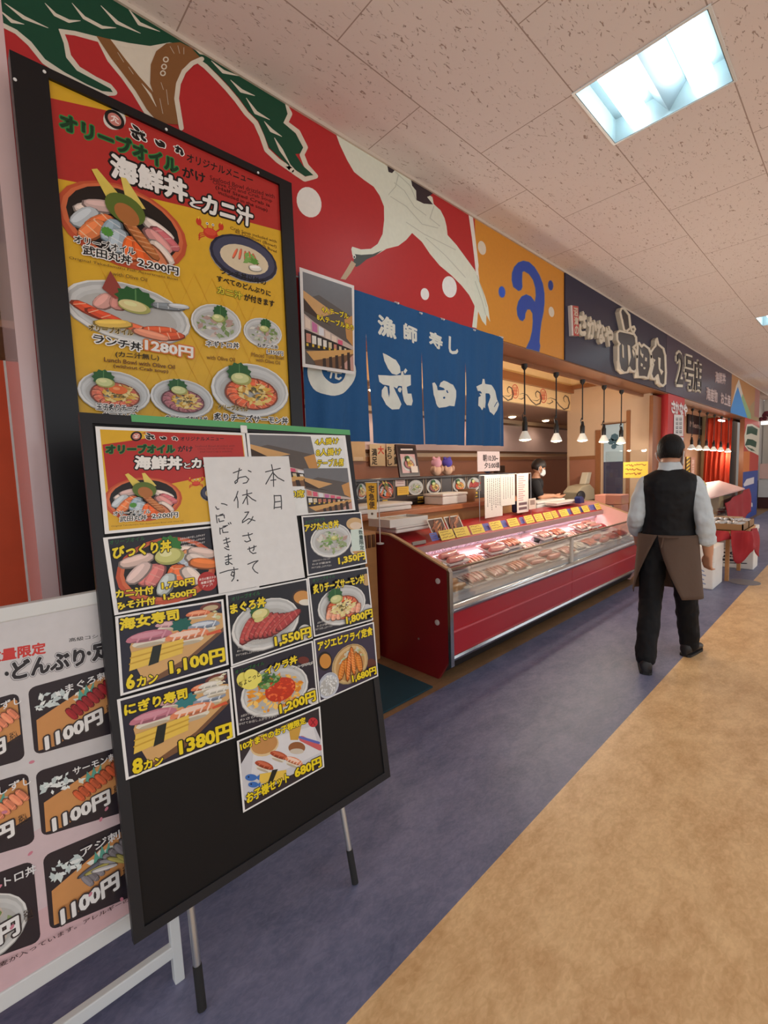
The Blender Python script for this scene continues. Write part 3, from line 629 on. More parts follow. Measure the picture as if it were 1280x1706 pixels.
def platter(f, eight):
    """frame 0..1 across and down"""
    f.poly([(.10, .42), (.14, .30), (.86, .16), (1.0, .22), (1.0, .40), (.62, .72), (.2, .92), (.12, .62)], (214, 170, 112))
    f.poly([(.62, .72), (1.0, .40), (1.0, .46), (.5, .88), (.2, .96), (.2, .92)], (120, 84, 58))
    f.ell(.86, .09, .11, .07, (112, 52, 44)); f.ell(.86, .10, .08, .04, (196, 176, 140))
    for p in ((.73, .17, .22, -4, 'sal'), (.44, .25, .22, -12, 'fatty'), (.78, .36, .29, -4, 'aji'), (.27, .37, .36, -2, 'tuna'), (.61, .46, .38, -3, 'ebi')) + (((.80, .17, .22, -6, 'white'), (.85, .27, .24, -4, 'white')) if eight else ()): nigiri(Fr(f.a, lambda x, y: f.f(x, 2 * p[1] - y)), p[0], p[1], p[2], p[3], p[4])
    Q = []
    for k in range(18): a = math.pi * 2 * k / 18; q = .12 if k % 2 else .09; Q.append((.56 + q * .9 * math.cos(a), .26 + .85 * q * math.sin(a)))
    f.poly(Q, (26, 98, 88) if not eight else (50, 126, 132)); crumbs(f, .91, .22 if not eight else .12, .05, .08, 9, [(226, 220, 190), (236, 232, 214), (206, 210, 160)], .03, R0)
    egg(f, [(.11, .49), (.57, .46), (.55, .66), (.08, .72)], [(.29, .475), (.37, .47), (.33, .70), (.24, .715)])
def crab(f):
    c = (206, 58, 40); f.ell(0, 0, .55, .4, c); f.ell(0, .1, .45, .25, (222, 80, 56))
    for s in (-1, 1):
        f.line([(s * .45, .2), (s * .8, .5)], .12, c); f.ell(s * .85, .68, .2, .28, c); f.poly([(s * .85, .8), (s * .78, 1.1), (s * .95, 1.0)], (238, 200, 60))
        f.line([(s * .2, .35), (s * .22, .62)], .07, c); f.ell(s * .22, .68, .1, .1, (240, 240, 230)); f.ell(s * .22, .68, .05, .05, (30, 30, 30))
        for k in range(3): f.line([(s * .45, -.05 - .12 * k), (s * .8, -.15 - .16 * k), (s * .9, -.35 - .16 * k)], .07, c)
def brush_logo(f, col, out=None, w=0.0):
    """the three brushed characters of the shop name, drawn in the pixel frame of the hanging curtain crop"""
    L = {'bu': ([(246, 135), (300, 165), (345, 195), (372, 250), (378, 300), (350, 318), (320, 305), (285, 260), (258, 200)],
                [(430, 262), (446, 280), (425, 308), (408, 288)],
                [(212, 315), (300, 322), (380, 322), (384, 290), (400, 288), (412, 318), (472, 316), (474, 400), (440, 415), (448, 470), (478, 470), (495, 530), (480, 568), (440, 565), (412, 530), (392, 470), (388, 412), (360, 408), (350, 430), (330, 412), (348, 470), (380, 560), (362, 600), (322, 600), (270, 560), (238, 490), (240, 440), (262, 406), (282, 418), (290, 470), (298, 500), (304, 460), (300, 405), (250, 395), (222, 370)],
                [(356, 432), (372, 420), (386, 436), (372, 466), (358, 452)]),
         'ta': ([(642, 385), (660, 380), (690, 410), (700, 440), (742, 442), (744, 425), (714, 410), (722, 380), (742, 364), (770, 376), (810, 400), (830, 450), (830, 500), (818, 576), (790, 570), (762, 580), (716, 585), (680, 550), (652, 480)],),
         'maru': ([(996, 415), (1052, 392), (1060, 350), (1080, 350), (1088, 388), (1128, 400), (1160, 450), (1172, 520), (1184, 560), (1170, 610), (1146, 650), (1118, 620), (1108, 560), (1122, 500), (1112, 470), (1092, 470), (1094, 540), (1090, 590), (1070, 580), (1050, 608), (1034, 580), (1018, 570), (1022, 500), (1044, 490), (1030, 470), (1052, 470), (1040, 450), (1012, 450)],)}
    k = f
    for key in ('bu', 'ta', 'maru'):
        for P in L[key]:
            if out: k.line(P, w, out, closed=True)
    for key in ('bu', 'ta', 'maru'):
        for P in L[key]: k.poly(P, col)
    return L
def logo_round(f, ring, inner, mark):
    f.ell(0, 0, 1, 1, ring, n=28); f.ell(0, 0, .68, .68, inner, n=28)
    f.line([(-.3, .2), (0, .35), (.35, .15)], .13, mark); f.line([(0, .35), (-.1, -.1), (-.35, -.3)], .13, mark); f.line([(.1, .05), (.12, -.25), (.38, -.3)], .13, mark)
def stretched_logo(f, lb, rb, lt, col, out=None):
    """the brushed shop name fitted to a box"""
    A, B, D = f.f(*lb), f.f(*rb), f.f(*lt)
    def g(x, y):
        u, v = (x - 212) / 972.0, 1 - (y - 135) / 515.0
        return (A[0] + (B[0] - A[0]) * u + (D[0] - A[0]) * v, A[1] + (B[1] - A[1]) * u + (D[1] - A[1]) * v)
    brush_logo(Fr(f.a, g), col, out, 40)

# ------------------------------------------------------------------ tall menu board against the pilaster
BLACKF = mat('black_gloss_frame', (14, 13, 18), .32, vary=.1, spec=.4)
STEEL = mat('brushed_steel', (190, 192, 194), .3, metal=.9)
PLASTIC_W = mat('white_plastic', (230, 230, 228), .4)
YB1 = 1.93; PB = Pl((0, YB1, 0))
mb_root = thing('menu_board', 'tall black framed menu board with yellow and red poster of rice bowls, behind the easel', 'menu board', (.75, YB1 + .03, 0))
xa, za = PB.uv(15, 80); xb, zb = PB.uv(486, 306); ZT = (za + zb) / 2
ia, iz = PB.uv(81, 129); ib, iz2 = PB.uv(465, 291); ibz = PB.uv(482, 705)[0]
b = MB().box(xa, ia, YB1, YB1 + .055, 0, ZT).box(ib, xb, YB1, YB1 + .055, 0, ZT).box(ia, ib, YB1, YB1 + .055, iz, ZT).box(ia, ib, YB1, YB1 + .055, 0, .42)
mk('frame', b, BLACKF, mb_root)
for q in ((25, 133), (74, 120), (277, 216), (430, 288)):
    c = PB.at(*q); mk('screw', MB().tube([c + Vector((0, .002, 0)), c - Vector((0, .003, 0))], .005, 8), PLASTIC_W, mb_root)
PP = Pl((0, YB1 + .012, 0)); a = Art(PP); f = px_frame(a)
YEL = (222, 174, 46); RD2 = (182, 48, 44)
slab = [(ia - .01, .41), (ib + .01, .41), (ib + .01, iz + .01), (ia - .01, iz + .01)]
Fr(a, lambda u, v: (u, v)).poly(slab, YEL)
for i in range(26):     # faint diamond lattice of the yellow ground
    x = ia - .9 + i * .075; g = Fr(a, lambda u, v: (u, v))
    for s in (1, -1):
        p0 = (x if s > 0 else x + .9, .45); n = []
        for t in (0, .25, .5, .75, 1): n.append((p0[0] + s * .9 * t, .45 + 1.9 * t))
        n = [q for q in n if ia < q[0] < ib]
        if len(n) > 1: g.line(n, .0016, (214, 158, 40))
k = f.crop(80, 150, 3.048)
k.poly([(8, 40), (300, 105), (600, 192), (800, 270), (1172, 478), (1182, 715), (900, 640), (400, 520), (50, 450)], RD2)
BK = (26, 22, 22); WH = (240, 238, 234); GRN = (24, 84, 46); GRN2 = (60, 150, 80)
def menu_head(k):
    k.text('オリーブオイル', (65, 195), (660, 425), (62, 110), (22, 60, 34), out=(52, 134, 70), ow=.07, bold=.05)
    k.text('がけ', (685, 440), (800, 475), (680, 385), BK, bold=.03)
    k.text('海鮮丼', (325, 440), (705, 572), (320, 322), WH, out=BK, ow=.09, bold=.05)
    k.text('と', (722, 590), (785, 608), (722, 545), WH, out=BK, ow=.1, bold=.04)
    k.text('カニ汁', (785, 622), (1036, 695), (788, 525), WH, out=BK, ow=.09, bold=.05)
    k.ell(338, 150, 58, 52, (220, 214, 206), 20); logo_round(k.sub((338, 150), (388, 170), (338, 104)), BK, (206, 130, 120), (246, 230, 226))
    stretched_logo(k, (416, 252), (690, 338), (416, 168), BK, WH)
    k.text('オリジナルメニュー', (705, 362), (1040, 478), (705, 320), BK, bold=.02)
    for i, t in enumerate(('Seafood Bowl drizzled with', 'Olive Oil and Crab Soup', '(Half Sized Crab is', 'included in the soup)')):
        k.text(t, (822 + i * 14, 455 + i * 26), (1150 - i * 12, 552 + i * 24), (822 + i * 14, 432 + i * 26), (84, 20, 20), bold=.01)
menu_head(k)
bowl(k.sub((400, 700), (705, 790), (395, 492)), 'kaisen')
k.text('オリーブオイル', (130, 778), (440, 842), (130, 738), BK, out=WH, ow=.08)
k.text('武田丸丼', (175, 838), (420, 892), (175, 790), BK, out=WH, ow=.1)
k.text('2,200円', (455, 900), (658, 948), (455, 856), BK, out=WH, ow=.1)
k.text('Original Takedamaru Fish Assortment Bowl', (105, 866), (655, 975), (105, 848), (96, 70, 30), bold=0)
k.text('with Olive Oil', (325, 945), (500, 978), (325, 925), (96, 70, 30), bold=0)
crab(k.sub((825, 728), (890, 742), (822, 660)))
for i, t in enumerate(('Crab Soup included with', 'all Donburi (Bowl)', 'except Lunch Bowl')): k.text(t, (925 + i * 24, 712 + i * 18), (1160, 782 + i * 26), (925 + i * 24, 692 + i * 18), (96, 70, 30), bold=0)
bowl(k.sub((1000, 858), (1162, 905), (1000, 745)), 'soup')
k = f.crop(80, 430, 2.909)
k.text('ランチ丼以外の', (835, 76), (1055, 134), (835, 45), BK, bold=.03); k.text('すべてのどんぶりに', (818, 112), (1078, 187), (818, 84), BK, bold=.03)
k.text('カニ汁', (820, 172), (940, 202), (820, 136), (232, 200, 50), out=(96, 130, 40), ow=.06); k.text('が付きます', (950, 206), (1095, 240), (950, 172), BK, bold=.03)
bowl(k.sub((405, 268), (688, 330), (402, 128)), 'lunch')
k.text('オリーブオイル', (195, 352), (410, 378), (195, 322), BK, out=(232, 200, 120), ow=.05); k.text('ランチ丼', (218, 412), (450, 455), (218, 368), BK, out=WH, ow=.12)
k.text('1280円', (470, 448), (698, 486), (470, 395), WH, out=(214, 120, 60), ow=.1, bold=.04)
k.text('(カニ汁無し)', (325, 484), (535, 502), (325, 452), BK, bold=.02); k.text('Lunch Bowl with Olive Oil', (270, 503), (612, 540), (270, 482), (110, 66, 30), bold=.02); k.text('(without Crab soup)', (315, 536), (580, 563), (315, 515), (110, 66, 30), bold=.02)
bowl(k.sub((815, 318), (932, 335), (815, 228)), 'negi', 3); bowl(k.sub((1042, 362), (1132, 375), (1042, 292)), 'minced', 4)
k.text('ネギトロ丼', (760, 432), (920, 442), (760, 402), BK, out=WH, ow=.1); k.text('with Olive Oil', (768, 490), (905, 504), (768, 470), (130, 90, 40), bold=.01)
k.text('ねぎとろ丼', (1012, 432), (1112, 444), (1012, 412), BK, out=WH, ow=.1); k.text('1,350円', (1058, 466), (1136, 476), (1058, 444), BK, out=WH, ow=.1)
k.text('Minced Tuna Bowl', (984, 478), (1140, 496), (984, 458), (130, 90, 40), bold=.01); k.text('with Olive Oil', (1005, 502), (1122, 518), (1005, 484), (130, 90, 40), bold=.01)
bowl(k.sub((325, 652), (492, 670), (325, 550)), 'tama', 5); bowl(k.sub((652, 682), (797, 700), (652, 590)), 'tuna', 6); bowl(k.sub((985, 642), (1160, 660), (985, 515)), 'cheese', 7)
k.text('玉子炙りチーズ', (228, 738), (430, 748), (228, 706), BK, out=WH, ow=.1); k.text('サーモン丼', (262, 775), (420, 782), (262, 748), BK, out=WH, ow=.1)
k.text('炙りチーズまぐろ丼', (560, 795), (765, 800), (560, 765), BK, out=WH, ow=.1)
k.text('オリーブオイル', (815, 735), (960, 745), (815, 710), BK, out=(232, 200, 120), ow=.05); k.text('炙りチーズサーモン丼', (800, 786), (1158, 806), (800, 750), BK, out=WH, ow=.1)
a.build('poster', PRINT, mb_root, slab, .004, YEL)

# ------------------------------------------------------------------ easel blackboard in front
yaw, tilt, roll = .007, .14, -.015
nu = Vector((math.cos(yaw), math.sin(yaw), 0)); nn = Vector((-math.sin(yaw), math.cos(yaw), 0))
vv = Vector((0, 0, 1)) * math.cos(tilt) + nn * math.sin(tilt)
EU = nu * math.cos(roll) + vv * math.sin(roll); EV = vv * math.cos(roll) - nu * math.sin(roll)
PE = Pl((.227, 1.265, .291), EU, EV); EW, EH = .937, 1.414
EM = PE.M
def local_box(P, u0, u1, v0, v1, o0, o1, b=None):
    b = b or MB(); Q = [P.pt(u, v, o) for u in (u0, u1) for v in (v0, v1) for o in (o0, o1)]
    return b.add(Q, [(0, 1, 3, 2), (4, 6, 7, 5), (0, 4, 5, 1), (2, 3, 7, 6), (0, 2, 6, 4), (1, 5, 7, 3)])
ez = thing('easel_sign', 'black easel signboard in the foreground covered with laminated menu cards', 'easel', M=EM)
mk('board', local_box(PE, .02, EW - .02, .02, EH - .02, -.012, -.001), mat('blackboard', (18, 16, 17), .55, vary=.15, scale=5, spec=.25), ez)
b = MB()
for r in ((0, EW, 0, .028), (0, EW, EH - .028, EH), (0, .028, .028, EH - .028), (EW - .028, EW, .028, EH - .028)): local_box(PE, *r, -.016, .004, b)
mk('frame', b, mat('dark_grey_frame', (36, 36, 40), .45, spec=.3), ez)
TAPE = mat('green_masking_tape', (92, 172, 112), .6)
t0u = PE.uv(218, 697); b = local_box(PE, t0u[0], EW, EH - .018, EH + .003, -.018, .006); mk('tape', b, TAPE, ez)
mk('clip', local_box(PE, PE.uv(404, 712)[0] - .012, PE.uv(404, 712)[0] + .012, EH - .035, EH - .008, .006, .012), PLASTIC_W, ez, bev=.003)
RUB = mat('black_rubber', (30, 28, 28), .7)
for q, top in (((337, 1682), (322, 1505)), ((592, 1472), (577, 1345))):
    foot = at_z(*q); tp = PE.at(*top, out=-.028); d = (tp - foot).normalized()
    lg = mk('leg', MB().tube([foot + d * .115, tp, tp + d * .75], .0105, 12), STEEL, ez, smooth=40)
    mk('rubber_foot', MB().tube([foot + Vector((0, 0, .002)), foot + d * .118], .0125, 12), RUB, lg, smooth=40)
for u in (.38, .62):
    tp = PE.pt(u, 1.15, -.03); ft = Vector((.227 + u + (u - .5) * .3, 1.82, .0)); d = (tp - ft).normalized()
    lg = mk('leg', MB().tube([ft + d * .1, tp], .0105, 12), STEEL, ez, smooth=40)
    mk('rubber_foot', MB().tube([ft + Vector((0, 0, .002)), ft + d * .105], .0125, 12), RUB, lg, smooth=40)

YT = (240, 214, 36); NAVY = (36, 34, 52); WB_ = (236, 236, 236)
def clip_to(a, first, Q):
    """trim every printed shape after the first few to the convex quad Q (anticlockwise)"""
    F2, K2 = [], []
    for fi, (fc, kc) in enumerate(zip(a.F, a.K)):
        pts = [a.V[i] for i in fc]
        side = lambda p, A, B: (B[0] - A[0]) * (p[1] - A[1]) - (B[1] - A[1]) * (p[0] - A[0])
        E_ = [(Q[i], Q[(i + 1) % 4]) for i in range(4)]
        if fi < first or all(side(p, A, B) >= 0 for p in pts for A, B in E_): F2.append(fc); K2.append(kc); continue
        for A, B in E_:
            out = []
            for i, p_ in enumerate(pts):
                q_ = pts[(i + 1) % len(pts)]; s0, s1 = side(p_, A, B), side(q_, A, B)
                if s0 >= 0: out.append(p_)
                if (s0 >= 0) != (s1 >= 0): t_ = s0 / (s0 - s1); out.append((p_[0] + (q_[0] - p_[0]) * t_, p_[1] + (q_[1] - p_[1]) * t_))
            pts = out
            if len(pts) < 3: break
        if len(pts) >= 3:
            n_ = len(a.V); o_ = a.O[fc[0]]; a.V += pts; a.O += [o_] * len(pts); F2.append(list(range(n_, n_ + len(pts)))); K2.append(kc)
    used = sorted({i for fc in F2 for i in fc}); m_ = {i: j for j, i in enumerate(used)}
    a.V = [a.V[i] for i in used]; a.O = [a.O[i] for i in used]; a.F = [[m_[i] for i in fc] for fc in F2]; a.K = K2
def card(label, TL, TR, BR, BL, bg, draw, out=.0048, border=.03, group='laminated menu cards on the easel', name='menu_card', cat='menu card', mtl=None, base=WB_):
    a = Art(PE, 1e-4, out + .0006); f = px_frame(a); uv = [PE.uv(*q) for q in (BL, BR, TR, TL)]
    Fr(a, lambda u, v: (u, v)).poly(uv, base)
    o, x, y = uv[3], uv[2], uv[0]
    c = Fr(a, lambda s, t: (o[0] + (x[0] - o[0]) * s * (1 - t) + (uv[1][0] - y[0]) * s * t + (y[0] - o[0]) * t, o[1] + (x[1] - o[1]) * s * (1 - t) + (uv[1][1] - y[1]) * s * t + (y[1] - o[1]) * t))
    if bg: c.rect(border * .8, border * .9, 1 - border * .8, 1 - border * .9, bg)
    draw(c, f)
    bw = border * .8; b2 = border * .6; clip_to(a, 1, [c.f(bw, 1 - b2), c.f(1 - bw, 1 - b2), c.f(1 - bw, b2), c.f(bw, b2)])
    b = a.mb(); vs = [PE.pt(u, v, out) for u, v in uv] + [PE.pt(u, v, out + .0005) for u, v in uv]
    b.add(vs, [(3, 2, 1, 0), (4, 5, 6, 7)] + [(i, (i + 1) % 4, 4 + (i + 1) % 4, 4 + i) for i in range(4)], 0, C(base))
    ob = mk(name, b, mtl or PRINT, None, Matrix.Translation(PE.pt(*uv[0], out)) @ EM.to_3x3().to_4x4(), recalc=False)
    return lab(ob, label, cat, group)
YO = dict(out=(40, 32, 10), ow=.07, bold=.045)
def c_head(c, f):
    k = f.crop(140, 690, 4.923)
    c.poly([(.03, .16), (.30, .03), (.97, .03), (.97, .50), (.62, .50), (.04, .66)], RD2); c.poly([(.03, .05), (.3, .05), (.28, .1), (.03, .17)], YEL)
    k.text('オリーブオイル', (178, 325), (738, 318), (178, 255), (22, 60, 34), out=(52, 134, 70), ow=.07, bold=.05); k.text('がけ', (765, 312), (885, 312), (765, 262), BK, bold=.03)
    k.text('海鮮丼', (415, 452), (795, 452), (415, 348), WH, out=BK, ow=.09, bold=.05); k.text('と', (815, 448), (868, 448), (815, 402), WH, out=BK, ow=.1); k.text('カニ汁', (880, 446), (1150, 440), (880, 365), WH, out=BK, ow=.09, bold=.05)
    logo_round(k.sub((425, 185), (472, 182), (425, 225)), BK, (206, 130, 120), (246, 230, 226))
    stretched_logo(k, (496, 220), (765, 222), (496, 155), BK, WH); k.text('オリジナルメニュー', (785, 222), (1140, 218), (785, 190), BK, bold=.02)
    for i, t in enumerate(('Seafood Bowl drizzled with', 'Olive Oil and Crab Soup', '(Half Sized Crab is included)')): k.text(t, (905 + i * 20, 275 + i * 24), (1230 - i * 12, 270 + i * 24), (905 + i * 20, 258 + i * 24), (110, 30, 30), bold=0)
    bowl(k.sub((495, 700), (800, 690), (495, 520)), 'kaisen', 2)
    k.text('オリーブオイル', (235, 835), (535, 815), (235, 800), BK, out=WH, ow=.09); k.text('武田丸丼', (285, 885), (505, 868), (285, 842), BK, out=WH, ow=.1); k.text('2,200円', (550, 862), (760, 850), (550, 818), BK, out=WH, ow=.1)
    k.text('Original Takedamaru Fish Assortment Bowl with Olive Oil', (220, 930), (810, 885), (220, 915), (110, 80, 30), bold=0)
    crab(k.sub((915, 572), (975, 568), (915, 522))); bowl(k.sub((1085, 640), (1215, 630), (1085, 560)), 'soup')
card('yellow and red rice bowl menu card, largest card at the top left of the easel', (158, 711), (407, 722), (424, 866), (174, 890), YEL, c_head, border=.03)
def seating_photo(q, seed):
    """counter seats of the restaurant seen along their length; 0..1 across and down"""
    R = random.Random(seed)
    q.rect(0, 0, 1, 1, (92, 84, 80)); q.poly([(0, 0), (1, 0), (1, .35), (.3, .2), (0, .3)], (112, 112, 116)); q.poly([(0, .2), (.62, .36), (.3, .45), (0, .28)], (206, 160, 104)); q.poly([(0, .28), (.3, .45), (.55, .52), (0, .42)], (64, 46, 36))
    q.poly([(.82, .4), (1, .33), (1, .7), (.86, .62)], (196, 142, 80)); q.poly([(0, .45), (.2, .52), (1, .70), (1, .76), (0, .62)], (196, 176, 166))
    for i in range(6): x = .02 + i * .13; q.poly([(x, .48 + i * .035), (x + .1, .51 + i * .03), (x + .1, .61 + i * .02), (x, .60 + i * .025)], R.choice([(214, 90, 120), (226, 206, 190), (196, 110, 160), (220, 220, 226), (206, 120, 100)]))
    q.poly([(0, .62), (1, .745), (1, .80), (0, .84)], (40, 32, 30))
    for i in range(9): x = .03 + i * .11; s = .09 * (1 - i * .07); q.rect(x, .66 + i * .012, x + s, .66 + i * .012 + s * 1.1, R.choice([(196, 130, 110), (226, 222, 214), (180, 110, 90), (206, 190, 160)])); q.rect(x, .77, x + .04, .80, (214, 178, 60))
    q.poly([(.02, .86), (1, .74), (1, .79), (.16, .95)], (208, 160, 96)); q.poly([(.16, .95), (1, .79), (1, 1), (.2, 1)], (120, 84, 56)); q.poly([(.7, .98), (1, .8), (1, 1)], (196, 150, 136))
    for i in range(5): x = .34 + i * .13; q.poly([(x, .91 - i * .03), (x + .06, .90 - i * .03), (x + .07, 1), (x, 1)], (52, 36, 28))
def c_seats(c, f):
    k = f.crop(400, 700, 5.333)
    q = k.sub((50, 130), (625, 145), (110, 590)); c.rect(.03, .04, .97, .96, (226, 228, 228))
    seat = Fr(c.a, lambda x, y: k.f(45 + 575 * x + 110 * y, 118 + 30 * x + 470 * y)); seating_photo(seat, 5)
    seat2 = Fr(c.a, lambda x, y: k.f(555 + 390 * x + 45 * y, 432 - 4 * x + 400 * y - 25 * x * y)); seating_photo(seat2, 6)
    for i, t in enumerate(('4人掛け', '8人掛け', 'テーブル席')): k.text(t, (660 + i * 10, 225 + i * 98), (868 + i * 22, 212 + i * 98), (660 + i * 10, 168 + i * 92), YT, out=(60, 60, 40), ow=.07, bold=.03)
    k.poly([(420, 590), (562, 590), (592, 830), (440, 830)], (228, 230, 230)); k.text('0席', (456, 690), (562, 688), (456, 622), YT, out=(60, 60, 40), ow=.07)
card('seating photo card with yellow seat count lettering, top right of the easel', (409, 722), (574, 726), (591, 850), (424, 866), None, c_seats, border=.03)
def c_bik(c, f):
    k = f.crop(170, 880, 5.565)
    bowl(k.sub((620, 390), (1050, 330), (600, 85)), 'bikkuri')
    k.text('オリーブオイル', (65, 155), (390, 112), (65, 112), (34, 96, 54), bold=.02); k.text('びっくり丼', (95, 285), (632, 212), (92, 175), YT, **YO)
    k.ell(968, 492, 92, 88, (176, 44, 40))
    for i, t in enumerate(('本日の贅沢ネタ', '増量日替り', 'アップ!')): k.text(t, (890 + i * 15, 490 + i * 32), (1045 - i * 15, 462 + i * 34), (890 + i * 15, 466 + i * 32), (240, 220, 214), bold=.02)
    for i in range(3): k.text('お好みの味で召し上がれます', (715 + i * 10, 112 + i * 32), (945, 72 + i * 34), (715 + i * 10, 92 + i * 32), (226, 220, 220), bold=.01)
    k.text('カニ汁付', (122, 650), (470, 605), (120, 575), YT, **YO); k.text('1,750円', (550, 570), (846, 525), (545, 502), YT, **YO)
    k.text('みそ汁付', (122, 762), (485, 700), (120, 690), YT, **YO); k.text('1,500円', (568, 668), (860, 622), (562, 608), YT, **YO)
card('surprise bowl card with two prices, left below the yellow menu card', (171, 896), (424, 869), (431, 980), (190, 1025), (36, 32, 40), c_bik, border=.03)
def sushi(title, count, price, eight, boxes):
    def d(c, f):
        platter(c, eight); k = f.crop(180, 1000, 5.686)
        k.text(title, *boxes[0], YT, **YO); k.text(count[0], *boxes[1], YT, **YO); k.text(count[1:], *boxes[2], YT, **YO); k.text(price, *boxes[3], YT, **YO)
    return d
card('six piece sushi card priced 1,100 on the easel', (191, 1027), (371, 998), (380, 1107), (200, 1159), NAVY, sushi('海女寿司', '6カン', '1,100円', False, [((112, 285), (662, 180), (104, 175)), ((175, 840), (245, 822), (170, 715)), ((272, 818), (465, 770), (270, 730)), ((590, 705), (1100, 575), (578, 570))]))
card('eight piece sushi card priced 1380, bottom of the left column', (194, 1165), (381, 1114), (391, 1228), (209, 1299), NAVY, sushi('にぎり寿司', '8カン', '1380円', True, [((155, 1090), (742, 920), (148, 985)), ((236, 1640), (320, 1612), (230, 1510)), ((338, 1598), (515, 1545), (335, 1520)), ((680, 1465), (1168, 1290), (668, 1320))]))
FINE = ('お好みでオリーブオイルや', 'わさび醤油を', 'かけてお召し上がり下さい')
def c_mag(c, f):
    k = f.crop(370, 960, 4.263)
    k.ell(560, 150, 70, 60, (60, 40, 34)); k.ell(565, 150, 62, 48, (206, 146, 76)); k.ell(590, 185, 50, 22, (226, 220, 206))
    k.ell(585, 400, 52, 58, (214, 210, 204)); k.ell(590, 395, 40, 40, (196, 190, 170)); bowl(k.sub((315, 335), (540, 275), (310, 160)), 'maguro', 8)
    k.text('オリーブオイル', (65, 178), (265, 130), (62, 148), (34, 104, 54), bold=.02); k.text('まぐろ丼', (55, 268), (302, 210), (48, 200), YT, **YO); k.text('1,550円', (370, 500), (622, 430), (362, 425), YT, **YO)
    for i, t in enumerate(FINE): k.text(t, (108 - i * 8, 512 + i * 28), (270, 470 + i * 30), (108 - i * 8, 496 + i * 28), (214, 210, 206), bold=.01)
card('tuna bowl card priced 1,550 in the middle of the easel', (375, 990), (511, 963.5), (520, 1063), (384, 1110), (30, 27, 34), c_mag, border=.026)
def c_iku(c, f):
    k = f.crop(370, 960, 4.263)
    k.ell(572, 595, 40, 26, (110, 44, 36)); bowl(k.sub((380, 805), (605, 745), (372, 632)), 'ikura', 9); k.ell(640, 850, 52, 58, (214, 210, 204)); k.ell(640, 845, 40, 42, (196, 190, 170))
    for q in ((150, 735, 52, 55), (200, 700, 52, 44), (225, 720, 48, 46), (185, 765, 60, 36)): k.ell(*q, (236, 226, 110))
    k.text('ちょこっと', (112, 790), (262, 705), (108, 752), (60, 56, 20), bold=.02)
    k.text('オリーブオイル', (85, 690), (290, 625), (82, 664), (34, 104, 54), bold=.02); k.text('イクラ丼', (300, 700), (525, 610), (292, 645), YT, **YO); k.text('1,200円', (408, 980), (658, 880), (400, 905), YT, **YO)
    k.text('イクラ30g!', (490, 670), (636, 622), (490, 648), (30, 26, 30), out=WH, ow=.07)
    for i, t in enumerate(FINE): k.text(t, (128 - i * 8, 1000 + i * 28), (300 + i * 40, 946 + i * 26), (128 - i * 8, 982 + i * 28), (214, 210, 206), bold=.01)
card('salmon roe bowl card priced 1,200 with a yellow speech cloud', (383, 1111), (520, 1067), (529.5, 1171), (394.6, 1225), (38, 33, 46), c_iku, border=.026)
def c_kid(c, f):
    k = f.crop(370, 960, 4.263)
    k.poly([(130, 1330), (220, 1180), (470, 1040), (640, 1035), (705, 1180), (712, 1300), (460, 1420), (180, 1600), (150, 1580)], (206, 206, 212)); k.poly([(220, 1220), (400, 1130), (640, 1060), (690, 1250), (420, 1380), (200, 1420)], (222, 222, 226))
    k.ell(295, 1195, 105, 78, (222, 196, 150), -20); k.ell(295, 1190, 96, 66, (196, 142, 84), -20); k.poly([(470, 1090), (560, 1050), (535, 1160), (480, 1160)], (206, 160, 70)); k.ell(525, 1215, 60, 42, (150, 96, 60)); k.ell(525, 1240, 50, 20, (206, 196, 180))
    k.line([(560, 1150), (690, 1215)], 40, (206, 96, 100)); k.line([(545, 1140), (680, 1180)], 18, (96, 110, 190)); k.ell(640, 1035, 34, 34, (196, 50, 60)); k.line([(625, 1015), (655, 1055)], 5, (120, 20, 30)); k.line([(655, 1015), (625, 1055)], 5, (120, 20, 30))
    for x, y, s, kd in ((395, 1280, 120, 'red'), (290, 1350, 125, 'red'), (500, 1320, 120, 'ebi')): nigiri(Fr(c.a, lambda u, v: k.f(u, 2 * y - v)), x, y, s, -20, kd)
    egg(k, [(258, 1400), (450, 1370), (450, 1440), (262, 1470)], [(350, 1372), (390, 1365), (350, 1462), (316, 1466)])
    for x, y, s in ((200, 1425, 1), (215, 1475, .85)): k.ell(x, y, 42 * s, 24 * s, (58, 112, 190)); k.poly([(x + 30 * s, y), (x + 62 * s, y - 22 * s), (x + 56 * s, y + 20 * s)], (58, 112, 190)); k.ell(x - 18 * s, y - 4, 6, 6, (20, 30, 60))
    k.text('10才までのお子様限定', (130, 1235), (590, 1040), (122, 1185), YT, **YO); k.text('お子様セット', (172, 1610), (470, 1450), (165, 1540), YT, **YO); k.text('680円', (515, 1430), (698, 1345), (508, 1360), YT, **YO)
card('childrens set card with two little blue fish, lowest card on the easel', (393.5, 1234), (532, 1176), (539, 1277), (404, 1353), (50, 44, 50), c_kid, border=.026)
